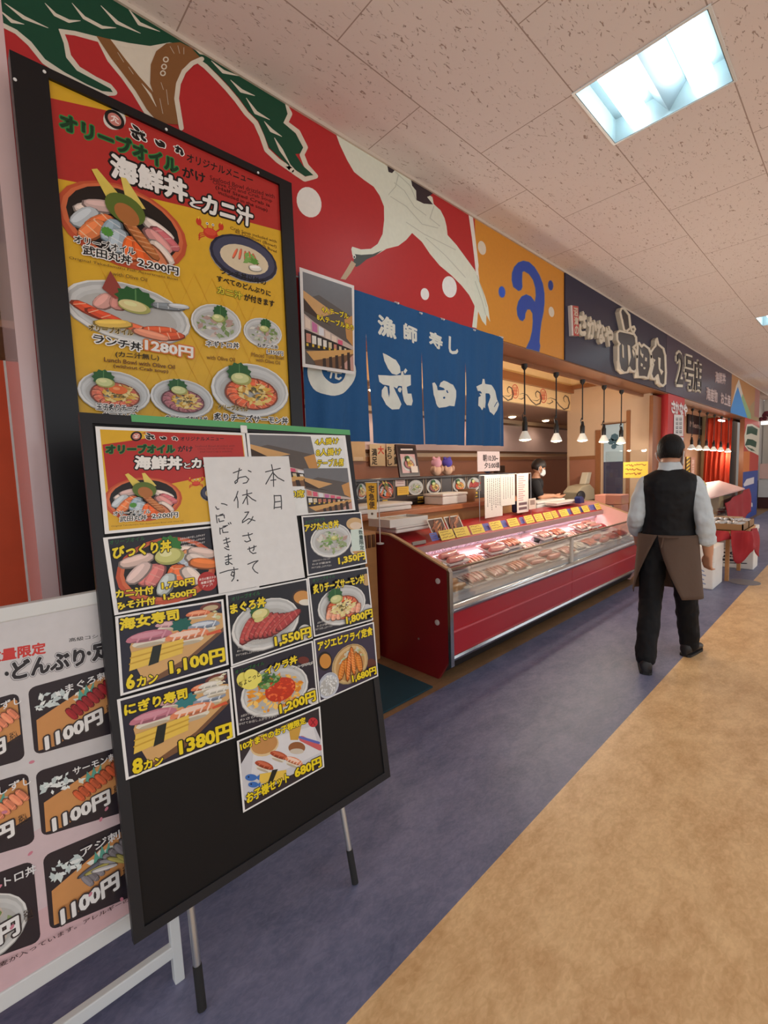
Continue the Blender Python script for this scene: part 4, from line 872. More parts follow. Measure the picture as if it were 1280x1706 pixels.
def c_aji(c, f):
    k = f.crop(480, 840, 5.018)
    k.ell(550, 165, 70, 52, (206, 170, 120)); k.ell(560, 180, 50, 30, (222, 200, 176)); k.ell(575, 380, 62, 52, (214, 210, 204)); k.ell(575, 385, 46, 36, (200, 150, 90)); bowl(k.sub((358, 300), (522, 285), (355, 160)), 'aji', 10)
    k.poly([(515, 215), (625, 205), (638, 385), (528, 395)], (206, 222, 214)); k.vtext('数量限定', (598, 215), (612, 385), 34, (40, 60, 56), bold=.02)
    k.text('オリーブオイル', (138, 170), (300, 135), (138, 140), (34, 104, 54), bold=.02); k.text('アジたたき丼', (135, 232), (418, 190), (130, 172), YT, **YO); k.text('1,350円', (418, 508), (640, 460), (412, 445), YT, **YO)
    for i, t in enumerate(FINE): k.text(t, (200 - i * 5, 484 + i * 28), (345 + i * 6, 462 + i * 28), (200 - i * 5, 468 + i * 28), (214, 210, 206), bold=.01)
card('chopped horse mackerel bowl card priced 1,350 at the right edge of the easel', (501, 860), (600.6, 853), (610.5, 938.6), (511, 959.6), (46, 44, 56), c_aji, border=.026)
def c_abu(c, f):
    k = f.crop(480, 840, 5.018)
    k.ell(650, 630, 40, 50, (196, 160, 110)); k.ell(655, 880, 42, 46, (206, 206, 206)); bowl(k.sub((450, 840), (640, 800), (445, 680)), 'salmoncheese', 11)
    k.text('オリーブオイル', (200, 655), (385, 612), (198, 625), (34, 104, 54), bold=.02); k.text('炙りチーズサーモン丼', (198, 748), (622, 655), (190, 675), YT, **YO); k.text('1,800円', (475, 1005), (692, 940), (468, 935), YT, **YO)
    for i, t in enumerate(FINE): k.text(t, (232 - i * 5, 1000 + i * 28), (345 + i * 10, 968 + i * 28), (232 - i * 5, 982 + i * 28), (214, 210, 206), bold=.01)
card('seared cheese salmon bowl card priced 1,800 on the easel', (511, 961.6), (611.5, 944.6), (620.5, 1033), (522, 1061), (38, 36, 46), c_abu, border=.026)
def c_fry(c, f):
    k = f.crop(480, 840, 5.018)
    k.ell(300, 1310, 62, 80, (34, 26, 24)); k.ell(305, 1310, 48, 62, (206, 140, 60)); k.ell(690, 1330, 40, 40, (96, 50, 40)); bowl(k.sub((515, 1330), (660, 1285), (512, 1170)), 'ebifry', 12, (196, 170, 120), (180, 140, 90)); bowl(k.sub((330, 1510), (415, 1485), (330, 1405)), 'rice', 13, (206, 212, 226), (190, 196, 210))
    k.text('アジエビフライ定食', (245, 1225), (700, 1090), (240, 1150), YT, **YO); k.text('1,680円', (528, 1490), (725, 1415), (520, 1425), YT, **YO)
card('fried prawn set meal card priced 1,680, lowest of the right column', (521, 1065), (621.5, 1036), (629, 1126), (531, 1170), (58, 50, 72), c_fry, border=.026)
def c_note(c, f):
    k = f.crop(300, 740, 5.818); INK = (52, 52, 58)
    S = [[(870, 205), (888, 290), (890, 415)], [(812, 275), (880, 258), (955, 240)], [(882, 280), (850, 330), (815, 392)], [(885, 285), (930, 330), (990, 362)], [(862, 356), (912, 350)],
         [(895, 500), (900, 560), (895, 630)], [(895, 505), (960, 502), (966, 560), (966, 632)], [(905, 565), (955, 558)], [(898, 620), (962, 612)],
         [(500, 285), (580, 255)], [(560, 240), (548, 300), (540, 370), (520, 388), (515, 370), (560, 330), (620, 318), (650, 345), (630, 378), (595, 385)], [(645, 262), (672, 275)],
         [(545, 462), (530, 510), (508, 555)], [(535, 515), (545, 560), (545, 620)], [(590, 500), (680, 478)], [(632, 448), (632, 520), (640, 590)], [(635, 500), (610, 545), (592, 580)], [(640, 500), (680, 535), (718, 555)],
         [(612, 665), (650, 660), (620, 710), (590, 745), (588, 765), (610, 750), (650, 725), (710, 745)], [(690, 705), (675, 740), (640, 775)],
         [(590, 892), (660, 880), (685, 870)], [(645, 862), (650, 900), (668, 935), (630, 950), (610, 940)],
         [(640, 1020), (700, 1000), (722, 990)], [(655, 1000), (660, 1040), (690, 1062), (720, 1055)], [(700, 985), (700, 1020), (690, 1035)],
         [(640, 1165), (700, 1140), (740, 1130), (700, 1165), (685, 1200), (710, 1235), (738, 1250)],
         [(330, 610), (345, 635), (362, 632)], [(385, 580), (415, 585), (440, 595)],
         [(335, 690), (340, 730), (345, 765)], [(370, 690), (400, 680)], [(360, 725), (365, 755), (410, 745)], [(345, 700), (410, 690), (415, 720)],
         [(370, 815), (372, 850), (375, 875)], [(400, 800), (445, 790)], [(395, 830), (400, 860), (450, 855)], [(372, 825), (430, 800)], [(452, 768), (460, 780)], [(470, 762), (478, 775)],
         [(405, 935), (460, 915)], [(410, 965), (470, 945)], [(430, 908), (440, 960), (455, 1000), (430, 995)], [(415, 1005), (440, 1022), (460, 1025)],
         [(420, 1095), (480, 1080)], [(425, 1125), (485, 1110)], [(452, 1070), (455, 1130), (455, 1165), (430, 1168), (425, 1150), (450, 1140), (490, 1165)],
         [(370, 1250), (450, 1225), (545, 1210)], [(505, 1195), (512, 1250), (500, 1280), (478, 1270), (490, 1235), (512, 1250), (505, 1300), (485, 1328)]]
    for s in S: k.line(s, 10, INK)
    k.ell(542, 1320, 9, 9, INK)
note = card('handwritten white notice in black marker taped over the menu cards', (336, 763), (478, 761), (505, 962), (362, 989), None, c_note, out=.0120, group=None, name='handwritten_notice', cat='notice', base=(224, 224, 224))

# ------------------------------------------------------------------ white frame sign at the lower left
WT = .06; PW = Pl((-.6, 1.345, 0), (1, 0, 0), (0, math.sin(WT), math.cos(WT)))
WFR = mat('white_painted_steel', (214, 216, 216), .35, vary=.03)
def pw(px, py): return PW.uv(px, py)
top = pw(0, 1013)[1]; bot = pw(110, 1615)[1]
ws = thing('poster_stand', 'white metal poster stand with sashimi price photos, lower left behind the easel', 'sign stand', M=PW.M)
X_L, X_R = .02, pw(311, 1640)[0]
b = MB(); 
for r in ((X_L, X_R, top - .035, top), (X_L, X_R, bot, bot + .045), (X_L, X_L + .03, bot, top), (X_R - .03, X_R, bot, top)): local_box(PW, *r, -.03, .006, b)
mk('frame', b, WFR, ws, bev=.003)
for u in (X_L, X_R - .03):
    b = local_box(PW, u, u + .028, .0, bot + .02, -.028, .0); mk('leg', b, WFR, ws, bev=.003)
r0 = pw(300, 1580)[1]; mk('stretcher', local_box(PW, X_L, X_R - .02, r0 - .018, r0 + .018, -.026, -.002), WFR, ws, bev=.003)
for u in (X_L, X_R - .03):
    q0 = PW.pt(u + .015, top - .02, -.035); q1 = Vector((q0.x, q0.y + .42, 0.0)); mk('leg', MB().tube([q0, q1], .011, 10), WFR, ws, smooth=40)
a = Art(PW, 1e-4, .001); f = px_frame(a); slab = [(X_L + .02, bot + .03), (X_R - .02, bot + .03), (X_R - .02, top - .025), (X_L + .02, top - .025)]
g = Fr(a, lambda u, v: (u, v)); g.poly(slab, (208, 206, 209)); g.poly([(X_L + .02, bot + .03), (X_R - .02, bot + .03), (X_R - .02, bot + .20), (X_L + .02, bot + .16)], (212, 178, 184)); g.poly([(X_L + .02, bot + .16), (X_R - .02, bot + .2), (X_R - .02, bot + .42), (X_L + .02, bot + .32)], (210, 190, 196))
k = f.crop(0, 1000, 5.565)
k.text('数量限定', (-130, 590), (420, 490), (-132, 480), (206, 62, 58), bold=.04); k.text('高級コシヒカリ使用', (640, 388), (1230, 300), (638, 352), (60, 58, 60), bold=.01)
HD = dict(out=(206, 206, 210), ow=.05, bold=.045, out2=(120, 118, 124), ow2=.08)
for t_, lb_, rb_, lt_ in (('刺身', (-430, 850), (-30, 770), (-435, 690)), ('どんぶり', (118, 735), (785, 590), (112, 575)), ('定食', (862, 560), (1260, 470), (860, 398))): k.text(t_, lb_, rb_, lt_, (46, 44, 50), **HD)
k.ell(62, 680, 20, 20, (46, 44, 50)); k.ell(824, 490, 20, 20, (46, 44, 50))
def dish(k, x0, y0, w, h, sk, title, price, kind, seed):
    """one rounded photo panel; sk = vertical shear per unit width"""
    m = Fr(k.a, lambda x, y: k.f(x0 + x * w + y * h * .1, y0 + y * h + x * w * sk)); r = .09; P = []
    for cx, cy, a0 in ((1 - r, r, -90), (1 - r, 1 - r, 0), (r, 1 - r, 90), (r, r, 180)):
        for i in range(5): t = math.radians(a0 + i * 22.5); P.append((cx + r * math.cos(t), cy + r * math.sin(t)))
    m.poly(P, (48, 42, 50)); R = random.Random(seed)
    if kind != 'bowl':
        m.poly([(.06, .50), (.95, .08), (.98, .12), (.98, .62), (.25, .95), (.05, .95)], (208, 148, 92)); crumbs(m, .25, .27, .2, .12, 26, [(214, 226, 226), (232, 238, 238), (196, 210, 212)], .05, R)
        crumbs(m, .66, .34, .16, .1, 14, [(220, 226, 216), (236, 238, 230)], .05, R); m.poly([(.55, .38), (.58, .22), (.62, .32), (.66, .18), (.69, .30), (.75, .16), (.74, .34), (.6, .44)], (92, 166, 150))
        c = {'tuna': (140, 38, 46), 'salmon': (178, 84, 54), 'aji': (120, 116, 122), 'sushi': (214, 130, 100)}[kind]
        for i in range(8): slice_(Fr(m.a, lambda x, y: m.f(x, y)), .46 + i * .065, .55 - i * .038, .22, .075, 60, c if i % 2 else tuple(int(v * 1.14) for v in c), tuple(min(255, int(v * 1.3)) for v in c), 2)
        if kind == 'aji':
            for i in range(6): slice_(m, .5 + i * .08, .42 + .03 * (i % 3), .3, .05, -20 + 14 * i, R.choice([(150, 150, 156), (176, 168, 96), (96, 100, 116), (206, 204, 204)]))
    else:
        bowl(m.sub((.45, .62), (.9, .58), (.45, .22)), 'negi', 21); leaf(m, .1, .3, .2)
    m.text(title, (.42, .22), (1.02, .16), (.42, .10), (232, 232, 234), bold=.02)
    m.text(price, (.14, .98), (.80, .80), (.14, .76), (236, 236, 236), out=(60, 54, 58), ow=.08, bold=.05, out2=(216, 196, 170), ow2=.05)
    m.text('税込', (.86, .70), (.95, .68), (.86, .56), (70, 56, 50), bold=.01)
dish(k, 258, 815, 800, 620, -.28, 'まぐろ刺身', '1100円', 'tuna', 31)
dish(k, 328, 1590, 800, 600, -.30, 'サーモン刺身', '1100円', 'salmon', 32)
k2 = f.crop(0, 1280, 4.739)
dish(k2, 336, 690, 690, 590, -.42, 'アジ刺身', '1100円', 'aji', 33)
dish(k, -680, 1090, 850, 620, -.28, 'にぎりずし', '1100円', 'sushi', 34)
dish(k2, -560, 260, 780, 560, -.30, 'ちらしずし', '1100円', 'sushi', 35)
dish(k2, -540, 1010, 800, 640, -.36, 'ネギトロ丼', '1100円', 'bowl', 36)
k2.text('卵・小麦が入っています。アレルギーの方はご相談ください', (-260, 1690), (1500, 790), (-262, 1650), (60, 40, 46), bold=.01)
R = random.Random(4)
for i in range(26): g.ell(R.uniform(X_L + .05, X_R - .04), R.uniform(bot + .05, bot + .62), .006, .004, (206, 130, 150), R.uniform(0, 180), 8)
a.build('poster', PRINT, ws, slab, .006, (222, 220, 222))

# ------------------------------------------------------------------ shop curtain
YN = 2.02; PN = Pl((0, YN, 0))
nL, nT = PN.uv(499, 452); nR, nT2 = PN.uv(840, 565); nT = (nT + nT2) / 2 + .005; nB = PN.uv(760, 741)[1]
def fold(u, v):
    t = max(0, min(1, (nT - v) / (nT - nB)))
    return (.002 + .011 * t) * math.sin(2 * math.pi * u / .27 + .8) + (.001 + .006 * t) * math.sin(2 * math.pi * u / .113 + 2 + 3 * t) + .002 * math.sin(9 * v + 4 * u)
def cloth_pt(u, v, out): return PN.pt(u, v, out - fold(u, v) - .006)
NB = (40, 88, 138)
slits = [(PN.uv(612.5, 600)[0], PN.uv(612, 560)[1]), (PN.uv(704.7, 650)[0], PN.uv(704, 590)[1]), (PN.uv(778.5, 680)[0], PN.uv(778, 606)[1])]
edges = [nL] + [s[0] for s in slits] + [nR]; gaps = [0, .011, .006, .012, 0]; gtop = [9, slits[0][1], slits[1][1], slits[2][1], 9]
noren = thing('shop_curtain', 'blue split shop curtain with white brushed characters hanging below the crane mural', 'curtain', ((nL + nR) / 2, YN, nB))
b = MB()
for i in range(4):
    nu_, nv_ = 26, 30; vs = []
    for j in range(nv_ + 1):
        v = nT + (nB + (.004, -.004, -.002, .0)[i] - nT) * j / nv_
        def gap(e): return gaps[e] * max(0, min(1, (gtop[e] - v) / .5)) ** .6 if gaps[e] and v < gtop[e] else 0
        a0, a1 = edges[i] + gap(i), edges[i + 1] - gap(i + 1)
        vs += [cloth_pt(a0 + (a1 - a0) * k / nu_, v, 0) for k in range(nu_ + 1)]
    b.add(vs, [(j * (nu_ + 1) + k, (j + 1) * (nu_ + 1) + k, (j + 1) * (nu_ + 1) + k + 1, j * (nu_ + 1) + k + 1) for j in range(nv_) for k in range(nu_)], 0, C(NB))
a = Art(PN, 5e-4, 0); f = px_frame(a); k = f.crop(490, 430, 3.459); NW = (224, 226, 218)
for ch, lb, rb, lt in (('漁', (492, 434), (587, 464), (490, 324)), ('師', (636, 464), (713, 494), (634, 372)), ('寿', (783, 500), (860, 528), (781, 418)), ('し', (895, 543), (946, 560), (897, 452))): k.text(ch, lb, rb, lt, NW, bold=.04)
k.ell(221, 652, 140, 142, NW, n=34); k.ell(234, 640, 74, 84, NB, n=26)
for s in ([(190, 600), (190, 650)], [(190, 600), (270, 615), (270, 660)], [(190, 650), (270, 662)], [(215, 655), (205, 690)], [(243, 658), (240, 690), (258, 698), (268, 690)]): k.line(s, 12, NW)
k = f.crop(590, 560, 4.923); brush_logo(k, NW); k.line([(712, 428), (728, 436), (745, 436)], 9, NB); k.line([(764, 448), (772, 462)], 11, NB); k.ell(746, 504, 7, 9, NB); k.line([(1096, 470), (1112, 472), (1118, 490)], 7, NB); k.line([(1150, 580), (1172, 540)], 6, NB)
flat = a.flat(); bm = bmesh.new(); cl = bm.loops.layers.float_color.new('Col')
vv_ = [bm.verts.new((u, v, z)) for u, v, z in flat]
for fc, kc in zip(a.F, a.K):
    try:
        F_ = bm.faces.new([vv_[i] for i in fc])
        for l in F_.loops: l[cl] = kc
    except ValueError: pass
bmesh.ops.triangulate(bm, faces=bm.faces[:])
for axis, lo, hi, st in ((0, nL, nR, .016), (1, nB, nT, .035)):
    x = lo
    while x < hi:
        co = [0, 0, 0]; co[axis] = x; no = [0, 0, 0]; no[axis] = 1
        bmesh.ops.bisect_plane(bm, geom=bm.verts[:] + bm.edges[:] + bm.faces[:], plane_co=co, plane_no=no); x += st
bm.verts.index_update()
b.add([cloth_pt(v.co.x, v.co.y, .0012 + v.co.z) for v in bm.verts], [], 0)
n0 = len(b.V) - len(bm.verts)
for F_ in bm.faces: b.F.append([n0 + v.index for v in F_.verts]); b.M.append(0); b.K.append(tuple(F_.loops[0][cl]))
bm.free()
mk('cloth', b, CLOTHP, noren, smooth=60, recalc=False)
mk('rod', MB().tube([(nL - .01, YN + .021, nT - .02), (nR + .01, YN + .021, nT - .02)], .004, 10), PLASTIC_W, noren, smooth=40)
for q in ((662, 505), (701, 522), (738, 532), (790, 550), (836, 562)):
    c = PN.at(*q); mk('clip', MB().tube([c + Vector((0, -.012, -.005)), c + Vector((0, .02, .01))], .006, 8), PLASTIC_W, noren)
# seating poster pinned on the curtain's left end
PQ = Pl((0, YN - .03, 0)); qs = [PQ.uv(*q) for q in ((504, 611), (591, 624), (590, 476), (499, 445))]
a = Art(PQ, 1.5e-4, .0006); f = px_frame(a); Fr(a, lambda u, v: (u, v)).poly(qs, (226, 222, 220))
o_, x_, y_ = qs[3], qs[2], qs[0]
q = Fr(a, lambda s, t: (o_[0] + (x_[0] - o_[0]) * s + (y_[0] - o_[0]) * t + .0 * s * t, o_[1] + (x_[1] - o_[1]) * s + (y_[1] - o_[1]) * t + (qs[1][1] - qs[0][1] - x_[1] + o_[1]) * s * t))
seating_photo(Fr(a, lambda s, t: q.f(.05 + .9 * s, .035 + .93 * t)), 8)
k = f.crop(490, 430, 8.125); k.text('4人テーブル', (375, 730), (735, 830), (372, 645), YT, out=(60, 50, 20), ow=.07, bold=.03); k.text('8人テーブルあり', (312, 835), (805, 985), (308, 752), YT, out=(60, 50, 20), ow=.07, bold=.03)
b = a.mb(); vs = [PQ.pt(u, v, 0) for u, v in qs] + [PQ.pt(u, v, .0006) for u, v in qs]
b.add(vs, [(3, 2, 1, 0), (4, 5, 6, 7)] + [(i, (i + 1) % 4, 4 + (i + 1) % 4, 4 + i) for i in range(4)], 0, C(226, 222, 220))
lab(mk('seating_poster', b, PRINT, recalc=False), 'white edged photo poster of counter seats hung on the left end of the blue curtain', 'poster')

# ------------------------------------------------------------------ sign boards on the navy fascia
PS = Pl((X2, YF - .001, ZB))
NAVYP = mat('navy_gloss_panel', (36, 38, 66), .36, vary=.05, spec=.35); IVORY = mat('ivory_cut_letters', (226, 216, 196), .5); DARKL = mat('dark_letter_face', (50, 46, 50), .4)
def poly3(P, pts, o0, o1, b, mi=0, col=(1, 1, 1, 1)):
    uv = [P.uv(*q) for q in pts]; n = len(uv)
    return b.add([P.pt(*q, o1) for q in uv] + [P.pt(*q, o0) for q in uv], [tuple(range(n)), tuple(range(n, 2 * n))[::-1]] + [(i, n + i, n + (i + 1) % n, (i + 1) % n) for i in range(n)], mi, col)
def stroke3(P, pts, w, o0, o1, b, mi=0, closed=True):
    q = pts + [pts[0]] if closed else pts; k = 0
    for (x0, y0), (x1, y1) in zip(q, q[1:]):
        d = math.hypot(x1 - x0, y1 - y0) or 1; nx, ny = -(y1 - y0) / d * w / 2, (x1 - x0) / d * w / 2; e = .0006 * (k % 3); k += 1
        poly3(P, [(x0 + nx, y0 + ny), (x0 - nx, y0 - ny), (x1 - nx, y1 - ny), (x1 + nx, y1 + ny)], o0, o1 + e, b, mi)
        poly3(P, [(x1 + w / 2 * math.cos(t * math.pi / 4), y1 + w / 2 * math.sin(t * math.pi / 4)) for t in range(8)], o0, o1 + .002 + e, b, mi)
def text3(P, t, lb, rb, lt, o0, o1, b, mi=0, bold=.05):
    V, F, E, (x0, y0, x1, y1) = glyphs(t); A, B, D = P.uv(*lb), P.uv(*rb), P.uv(*lt)
    def g(x, y, o):
        u, v = (x - x0) / (x1 - x0), (y - y0) / (y1 - y0)
        return P.pt(A[0] + (B[0] - A[0]) * u + (D[0] - A[0]) * v, A[1] + (B[1] - A[1]) * u + (D[1] - A[1]) * v, o)
    b.add([g(*v, o1) for v in V], F, mi); k = 0
    for i, j in E:
        (ax, ay), (bx, by) = V[i], V[j]; d = math.hypot(bx - ax, by - ay) or 1; nx, ny = -(by - ay) / d * bold, (bx - ax) / d * bold; e = .0004 * (k % 4); k += 1
        Q = [(ax + nx, ay + ny), (ax - nx, ay - ny), (bx - nx, by - ny), (bx + nx, by + ny)]
        b.add([g(*p, o1 - .002 - e) for p in Q] + [g(*p, o0) for p in Q], [(0, 1, 2, 3), (4, 7, 6, 5)] + [(n, 4 + n, 4 + (n + 1) % 4, (n + 1) % 4) for n in range(4)], mi)
CO = lambda ox, oy, k: (lambda L: [(ox + x / k, oy + y / k) for x, y in L])
s1 = thing('sign_board', 'long navy shop sign with outlined white brushed characters and a small red plaque', 'sign', ((X2 + X3) / 2, YF, ZB))
mk('panel', MB().box(X2, X3 - .006, YF - .012, YF - .001, ZB, H - .02), NAVYP, s1)
PS1 = Pl((X2, YF - .012, ZB)); c7 = CO(930, 490, 6.4)
b = MB(); poly3(PS1, c7([(104, 128), (184, 140), (190, 455), (118, 450)]), 0, .03, b, 0); mk('plaque', b, mat('white_plaque', (222, 214, 210), .4), s1)
b = MB(); poly3(PS1, c7([(122, 132), (184, 140), (190, 455), (134, 452)]), .03, .0315, b, 0); mk('plaque_face', b, mat('red_plaque', (190, 70, 64), .4), s1)
b = MB()
for i, ch in enumerate('沼津の'): text3(PS1, ch, *c7([(134 + i * 5, 240 + i * 98), (176 + i * 5, 246 + i * 98), (132 + i * 5, 152 + i * 98)]), .0315, .035, b, 0, .03)
mk('plaque_lettering', b, IVORY, s1)
b = MB()
for ch, L in (('さ', [(195, 445), (272, 440), (192, 205)]), ('か', [(285, 475), (378, 475), (283, 258)]), ('な', [(385, 520), (468, 530), (383, 295)]), ('や', [(472, 548), (556, 565), (470, 345)])): text3(PS1, ch, *c7(L), 0, .035, b, 0, .055)
mk('small_lettering', b, IVORY, s1)
SG = [[(632, 165), (660, 165), (715, 235), (730, 370), (690, 405), (660, 395), (638, 290), (618, 200)],
      [(745, 400), (735, 375), (765, 355), (778, 385), (762, 425)],
      [(585, 425), (610, 402), (720, 425), (770, 440), (790, 470), (795, 545), (760, 575), (790, 610), (800, 700), (800, 810), (770, 835), (735, 820), (718, 790), (700, 840), (660, 845), (620, 810), (600, 720), (598, 560), (612, 540), (588, 500)],
      [(808, 545), (822, 528), (850, 570), (870, 545), (930, 590), (950, 650), (950, 780), (918, 905), (880, 890), (812, 890), (800, 780), (802, 650)],
      [(948, 630), (985, 575), (1000, 560), (1002, 500), (1015, 482), (1030, 545), (1085, 590), (1105, 660), (1112, 840), (1105, 960), (1080, 985), (1040, 955), (1022, 870), (990, 915), (965, 900), (950, 860), (975, 760), (958, 700)]]
HOLES = [[(640, 540), (655, 560), (660, 690), (645, 680)], [(700, 550), (722, 560), (735, 680), (712, 770)], [(755, 590), (775, 640), (770, 690), (750, 620)], [(838, 590), (850, 640), (870, 650), (862, 690), (838, 650)], [(890, 680), (908, 690), (905, 725), (888, 720)], [(845, 740), (862, 755), (858, 780), (842, 770)], [(872, 785), (892, 790), (888, 808), (872, 805)], [(970, 690), (1000, 710), (985, 735)], [(1030, 680), (1055, 690), (1050, 800), (1085, 830), (1065, 870), (1035, 800)]]
bI, bD = MB(), MB()
for P_ in SG: poly3(PS1, c7(P_), 0, .04, bD); stroke3(PS1, c7(P_), 3.2, .0, .046, bI)
for P_ in HOLES: poly3(PS1, c7(P_), .03, .046, bI)
mk('large_lettering', bD, DARKL, s1, recalc=False); mk('letter_outline', bI, IVORY, s1, recalc=False)
s2 = thing('sign_board', 'dark violet branch sign reading number two shop in outlined characters', 'sign', ((X3 + X4) / 2, YF, ZB))
mk('panel', MB().box(X3 + .006, X4, YF - .012, YF - .001, ZB, H - .02), mat('violet_gloss_panel', (54, 44, 72), .32, vary=.05, spec=.45), s2)
c8 = CO(1090, 560, 6.737); b = MB(); bD = MB()
for ch, L in (('2', [(240, 535), (310, 540), (240, 190)]), ('号', [(332, 585), (428, 600), (332, 225)]), ('店', [(430, 605), (520, 620), (432, 270)])):
    text3(PS1, ch, *c8(L), 0, .02, b, 0, .075); text3(PS1, ch, *c8(L), .015, .03, bD, 0, .012)
mk('large_lettering', b, IVORY, s2, recalc=False); mk('letter_face', bD, DARKL, s2, recalc=False)
b = MB(); text3(PS1, '海鮮丼', *c8([(685, 520), (798, 540), (685, 400)]), 0, .012, b, 0, .03); mk('upper_lettering', b, mat('pink_white_letters', (226, 206, 206), .5), s2, recalc=False)
b = MB(); text3(PS1, '海産物', *c8([(585, 712), (706, 748), (585, 570)]), 0, .012, b, 0, .03); mk('lower_lettering', b, mat('pink_white_letters', (226, 206, 206), .5), s2, recalc=False)
b = MB(); text3(PS1, 'お土産', *c8([(748, 760), (852, 790), (748, 630)]), 0, .012, b, 0, .03)
mk('lower_lettering', b, mat('pink_white_letters', (226, 206, 206), .5), s2, recalc=False)

# ------------------------------------------------------------------ refrigerated fish cases
CRED = mat('crimson_enamel', (176, 30, 40), .3, coat=.4, vary=.04); CRED_SHADE = mat('shaded_crimson_side', (122, 22, 28), .4, vary=.05)  # the side red is the same enamel with shade put into its colour
CHROME = mat('satin_chrome', (200, 202, 206), .22, metal=1.0); BLACKP = mat('black_kick_panel', (34, 33, 36), .5); CASEW = mat('white_case_liner', (226, 214, 214), .35); TANT = mat('tan_edge_trim', (186, 150, 112), .4); GREYV = mat('grey_vent_steel', (128, 128, 134), .4, metal=.4)
LAMPC = mat('pink_case_tube', (255, 214, 222), .4, emit=CASE_LAMP)
XC = (2.40, 4.345, 6.30); YC = 1.95
def zdeck(y): return .592 + (y - 1.98) * .28
def case_unit(x0, x1, near, label):
    t = thing('display_case', label, 'display case', ((x0 + x1) / 2, 2.4, 0), 'refrigerated fish cases')
    a0, a1 = x0 + (.03 if near else .002), x1 - (.002 if near else .03)
    mk('kick_panel', MB().prism([(2.06, .03), (2.0, .165), (2.06, .165), (2.12, .03)], 'x', a0, a1), BLACKP, t)
    mk('front_panel', MB().prism([(1.962, .185), (1.955, .49), (1.985, .49), (1.985, .185)], 'x', a0, a1), CRED, t, bev=.002)
    mk('pink_strip', MB().box(a0, a1, 1.948, 1.957, .355, .368), mat('pink_red_strip', (206, 92, 100), .3), t)  # thin strip in a paler pink along the red front
    mk('lower_rail', MB().prism([(1.950, .150), (1.942, .168), (1.950, .187), (1.99, .187), (1.99, .150)], 'x', a0, a1), CHROME, t, bev=.002)
    n = 9; P_ = [(1.955 - .028 * math.sin(math.pi * i / n), .488 + .068 * i / n) for i in range(n + 1)] + [(1.99, .556), (1.99, .488)]
    mk('bumper', MB().prism(P_, 'x', a0, a1), CHROME, t, smooth=40)
    mk('front_glass', MB().prism([(1.966, .556), (1.960, .805), (1.966, .805), (1.972, .556)], 'x', a0 + .004, a1 - .004), GLASS, t)
    mk('glass_rail', MB().box(a0, a1, 1.950, 1.972, .803, .818), mat('bronze_rail', (132, 112, 96), .3, metal=.6), t, bev=.002)
    xm = x1 if near else x0
    mk('glass_post', MB().box(min(xm, xm - .022 if near else xm + .022), max(xm, xm - .022 if near else xm + .022), 1.955, 1.975, .556, .805), mat('pale_post', (206, 196, 186), .35), t)
    mk('deck', MB().prism([(1.985, .556), (1.985, zdeck(1.985)), (2.55, zdeck(2.55)), (2.55, .55)], 'x', a0, a1), CASEW, t)
    mk('back_liner', MB().prism([(2.55, .55), (2.50, .86), (2.53, .86), (2.58, .55)], 'x', a0, a1), CASEW, t)
    b = MB().box(a0, a1, 2.475, 2.53, .855, .862); b.box(a0, a1, 2.49, 2.53, .80, .855)
    for i in range(int((a1 - a0) / .022)): b.box(a0 + .01 + i * .022, a0 + .02 + i * .022, 2.482, 2.49, .805, .850)
    mk('vent_grille', b, GREYV, t)
    mk('ledge', MB().prism([(2.415, .892), (2.415, .905), (2.44, .915), (2.86, .985), (2.86, .93), (2.53, .892)], 'x', a0, a1), CRED, t, bev=.003)
    mk('ledge_lip', MB().box(a0, a1, 2.402, 2.42, .848, .902), mat('mauve_ledge_lip', (170, 140, 140), .3, coat=.3), t)
    mk('lamp_tube', MB().tube([(a0 + .05, 2.438, .874), (a1 - .05, 2.438, .874)], .009, 8), LAMPC, t, smooth=50)
    mk('back_panel', MB().box(a0, a1, 2.84, 2.86, .02, .93), CASEW, t)
    mk('base_tray', MB().box(a0, a1, 2.06, 2.84, .03, .06), BLACKP, t)
    xe = x0 if near else x1; e0, e1 = (xe, xe + .03) if near else (xe - .03, xe)
    prof = [(2.06, 0.0), (1.956, .165), (1.944, .80), (1.962, .822), (2.42, .985), (2.53, 1.02), (2.86, 1.03), (2.86, 0)]
    ep = mk('end_panel', MB().prism(prof, 'x', e0, e1), CRED_SHADE if near else mat('pink_end_panel', (226, 176, 168), .35), t, bev=.002)
    top = [(1.950, .818), (1.962, .826), (2.42, .989), (2.53, 1.024), (2.86, 1.034)]
    mk('edge_trim', MB().prism(top + [(y, z - .012) for y, z in top[::-1]], 'x', e0 - .003, e1 + .003), TANT, ep)
    mk('front_trim', MB().prism([(1.937, .12), (1.937, .80), (1.955, .826), (1.975, .826), (1.96, .80), (1.96, .12)], 'x', e0 - .002, e1 + .004), CHROME, ep)
    if near:
        for q in ((730, 968), (729, 1037)):
            c = at_x(*q, x0); c = Vector((x0, c.y, c.z)); mk('bolt_cap', MB().tube([c + Vector((.002, 0, 0)), c - Vector((.006, 0, 0)), c - Vector((.009, 0, 0))], [.02, .02, .012], 16), mat('pale_grey_cap', (206, 200, 196), .4), ep, smooth=30)
        c = at_x(698, 1064, x0); mk('screw', MB().tube([Vector((x0, c.y, c.z)), Vector((x0 - .005, c.y, c.z))], .008, 10), STEEL, ep)
    for x in (x0 + .08, x1 - .08):
        for y in (2.13, 2.78): mk('foot', MB().lathe([(.022, 0), (.022, .008), (.009, .01), (.009, .03)], (x, y, 0), 10), BLACKP, t)
    return t
case_unit(XC[0], XC[1], True, 'nearer red refrigerated fish case with red end panel darkened as in shade')
case_unit(XC[1], XC[2], False, 'farther red refrigerated fish case beside the walking man')

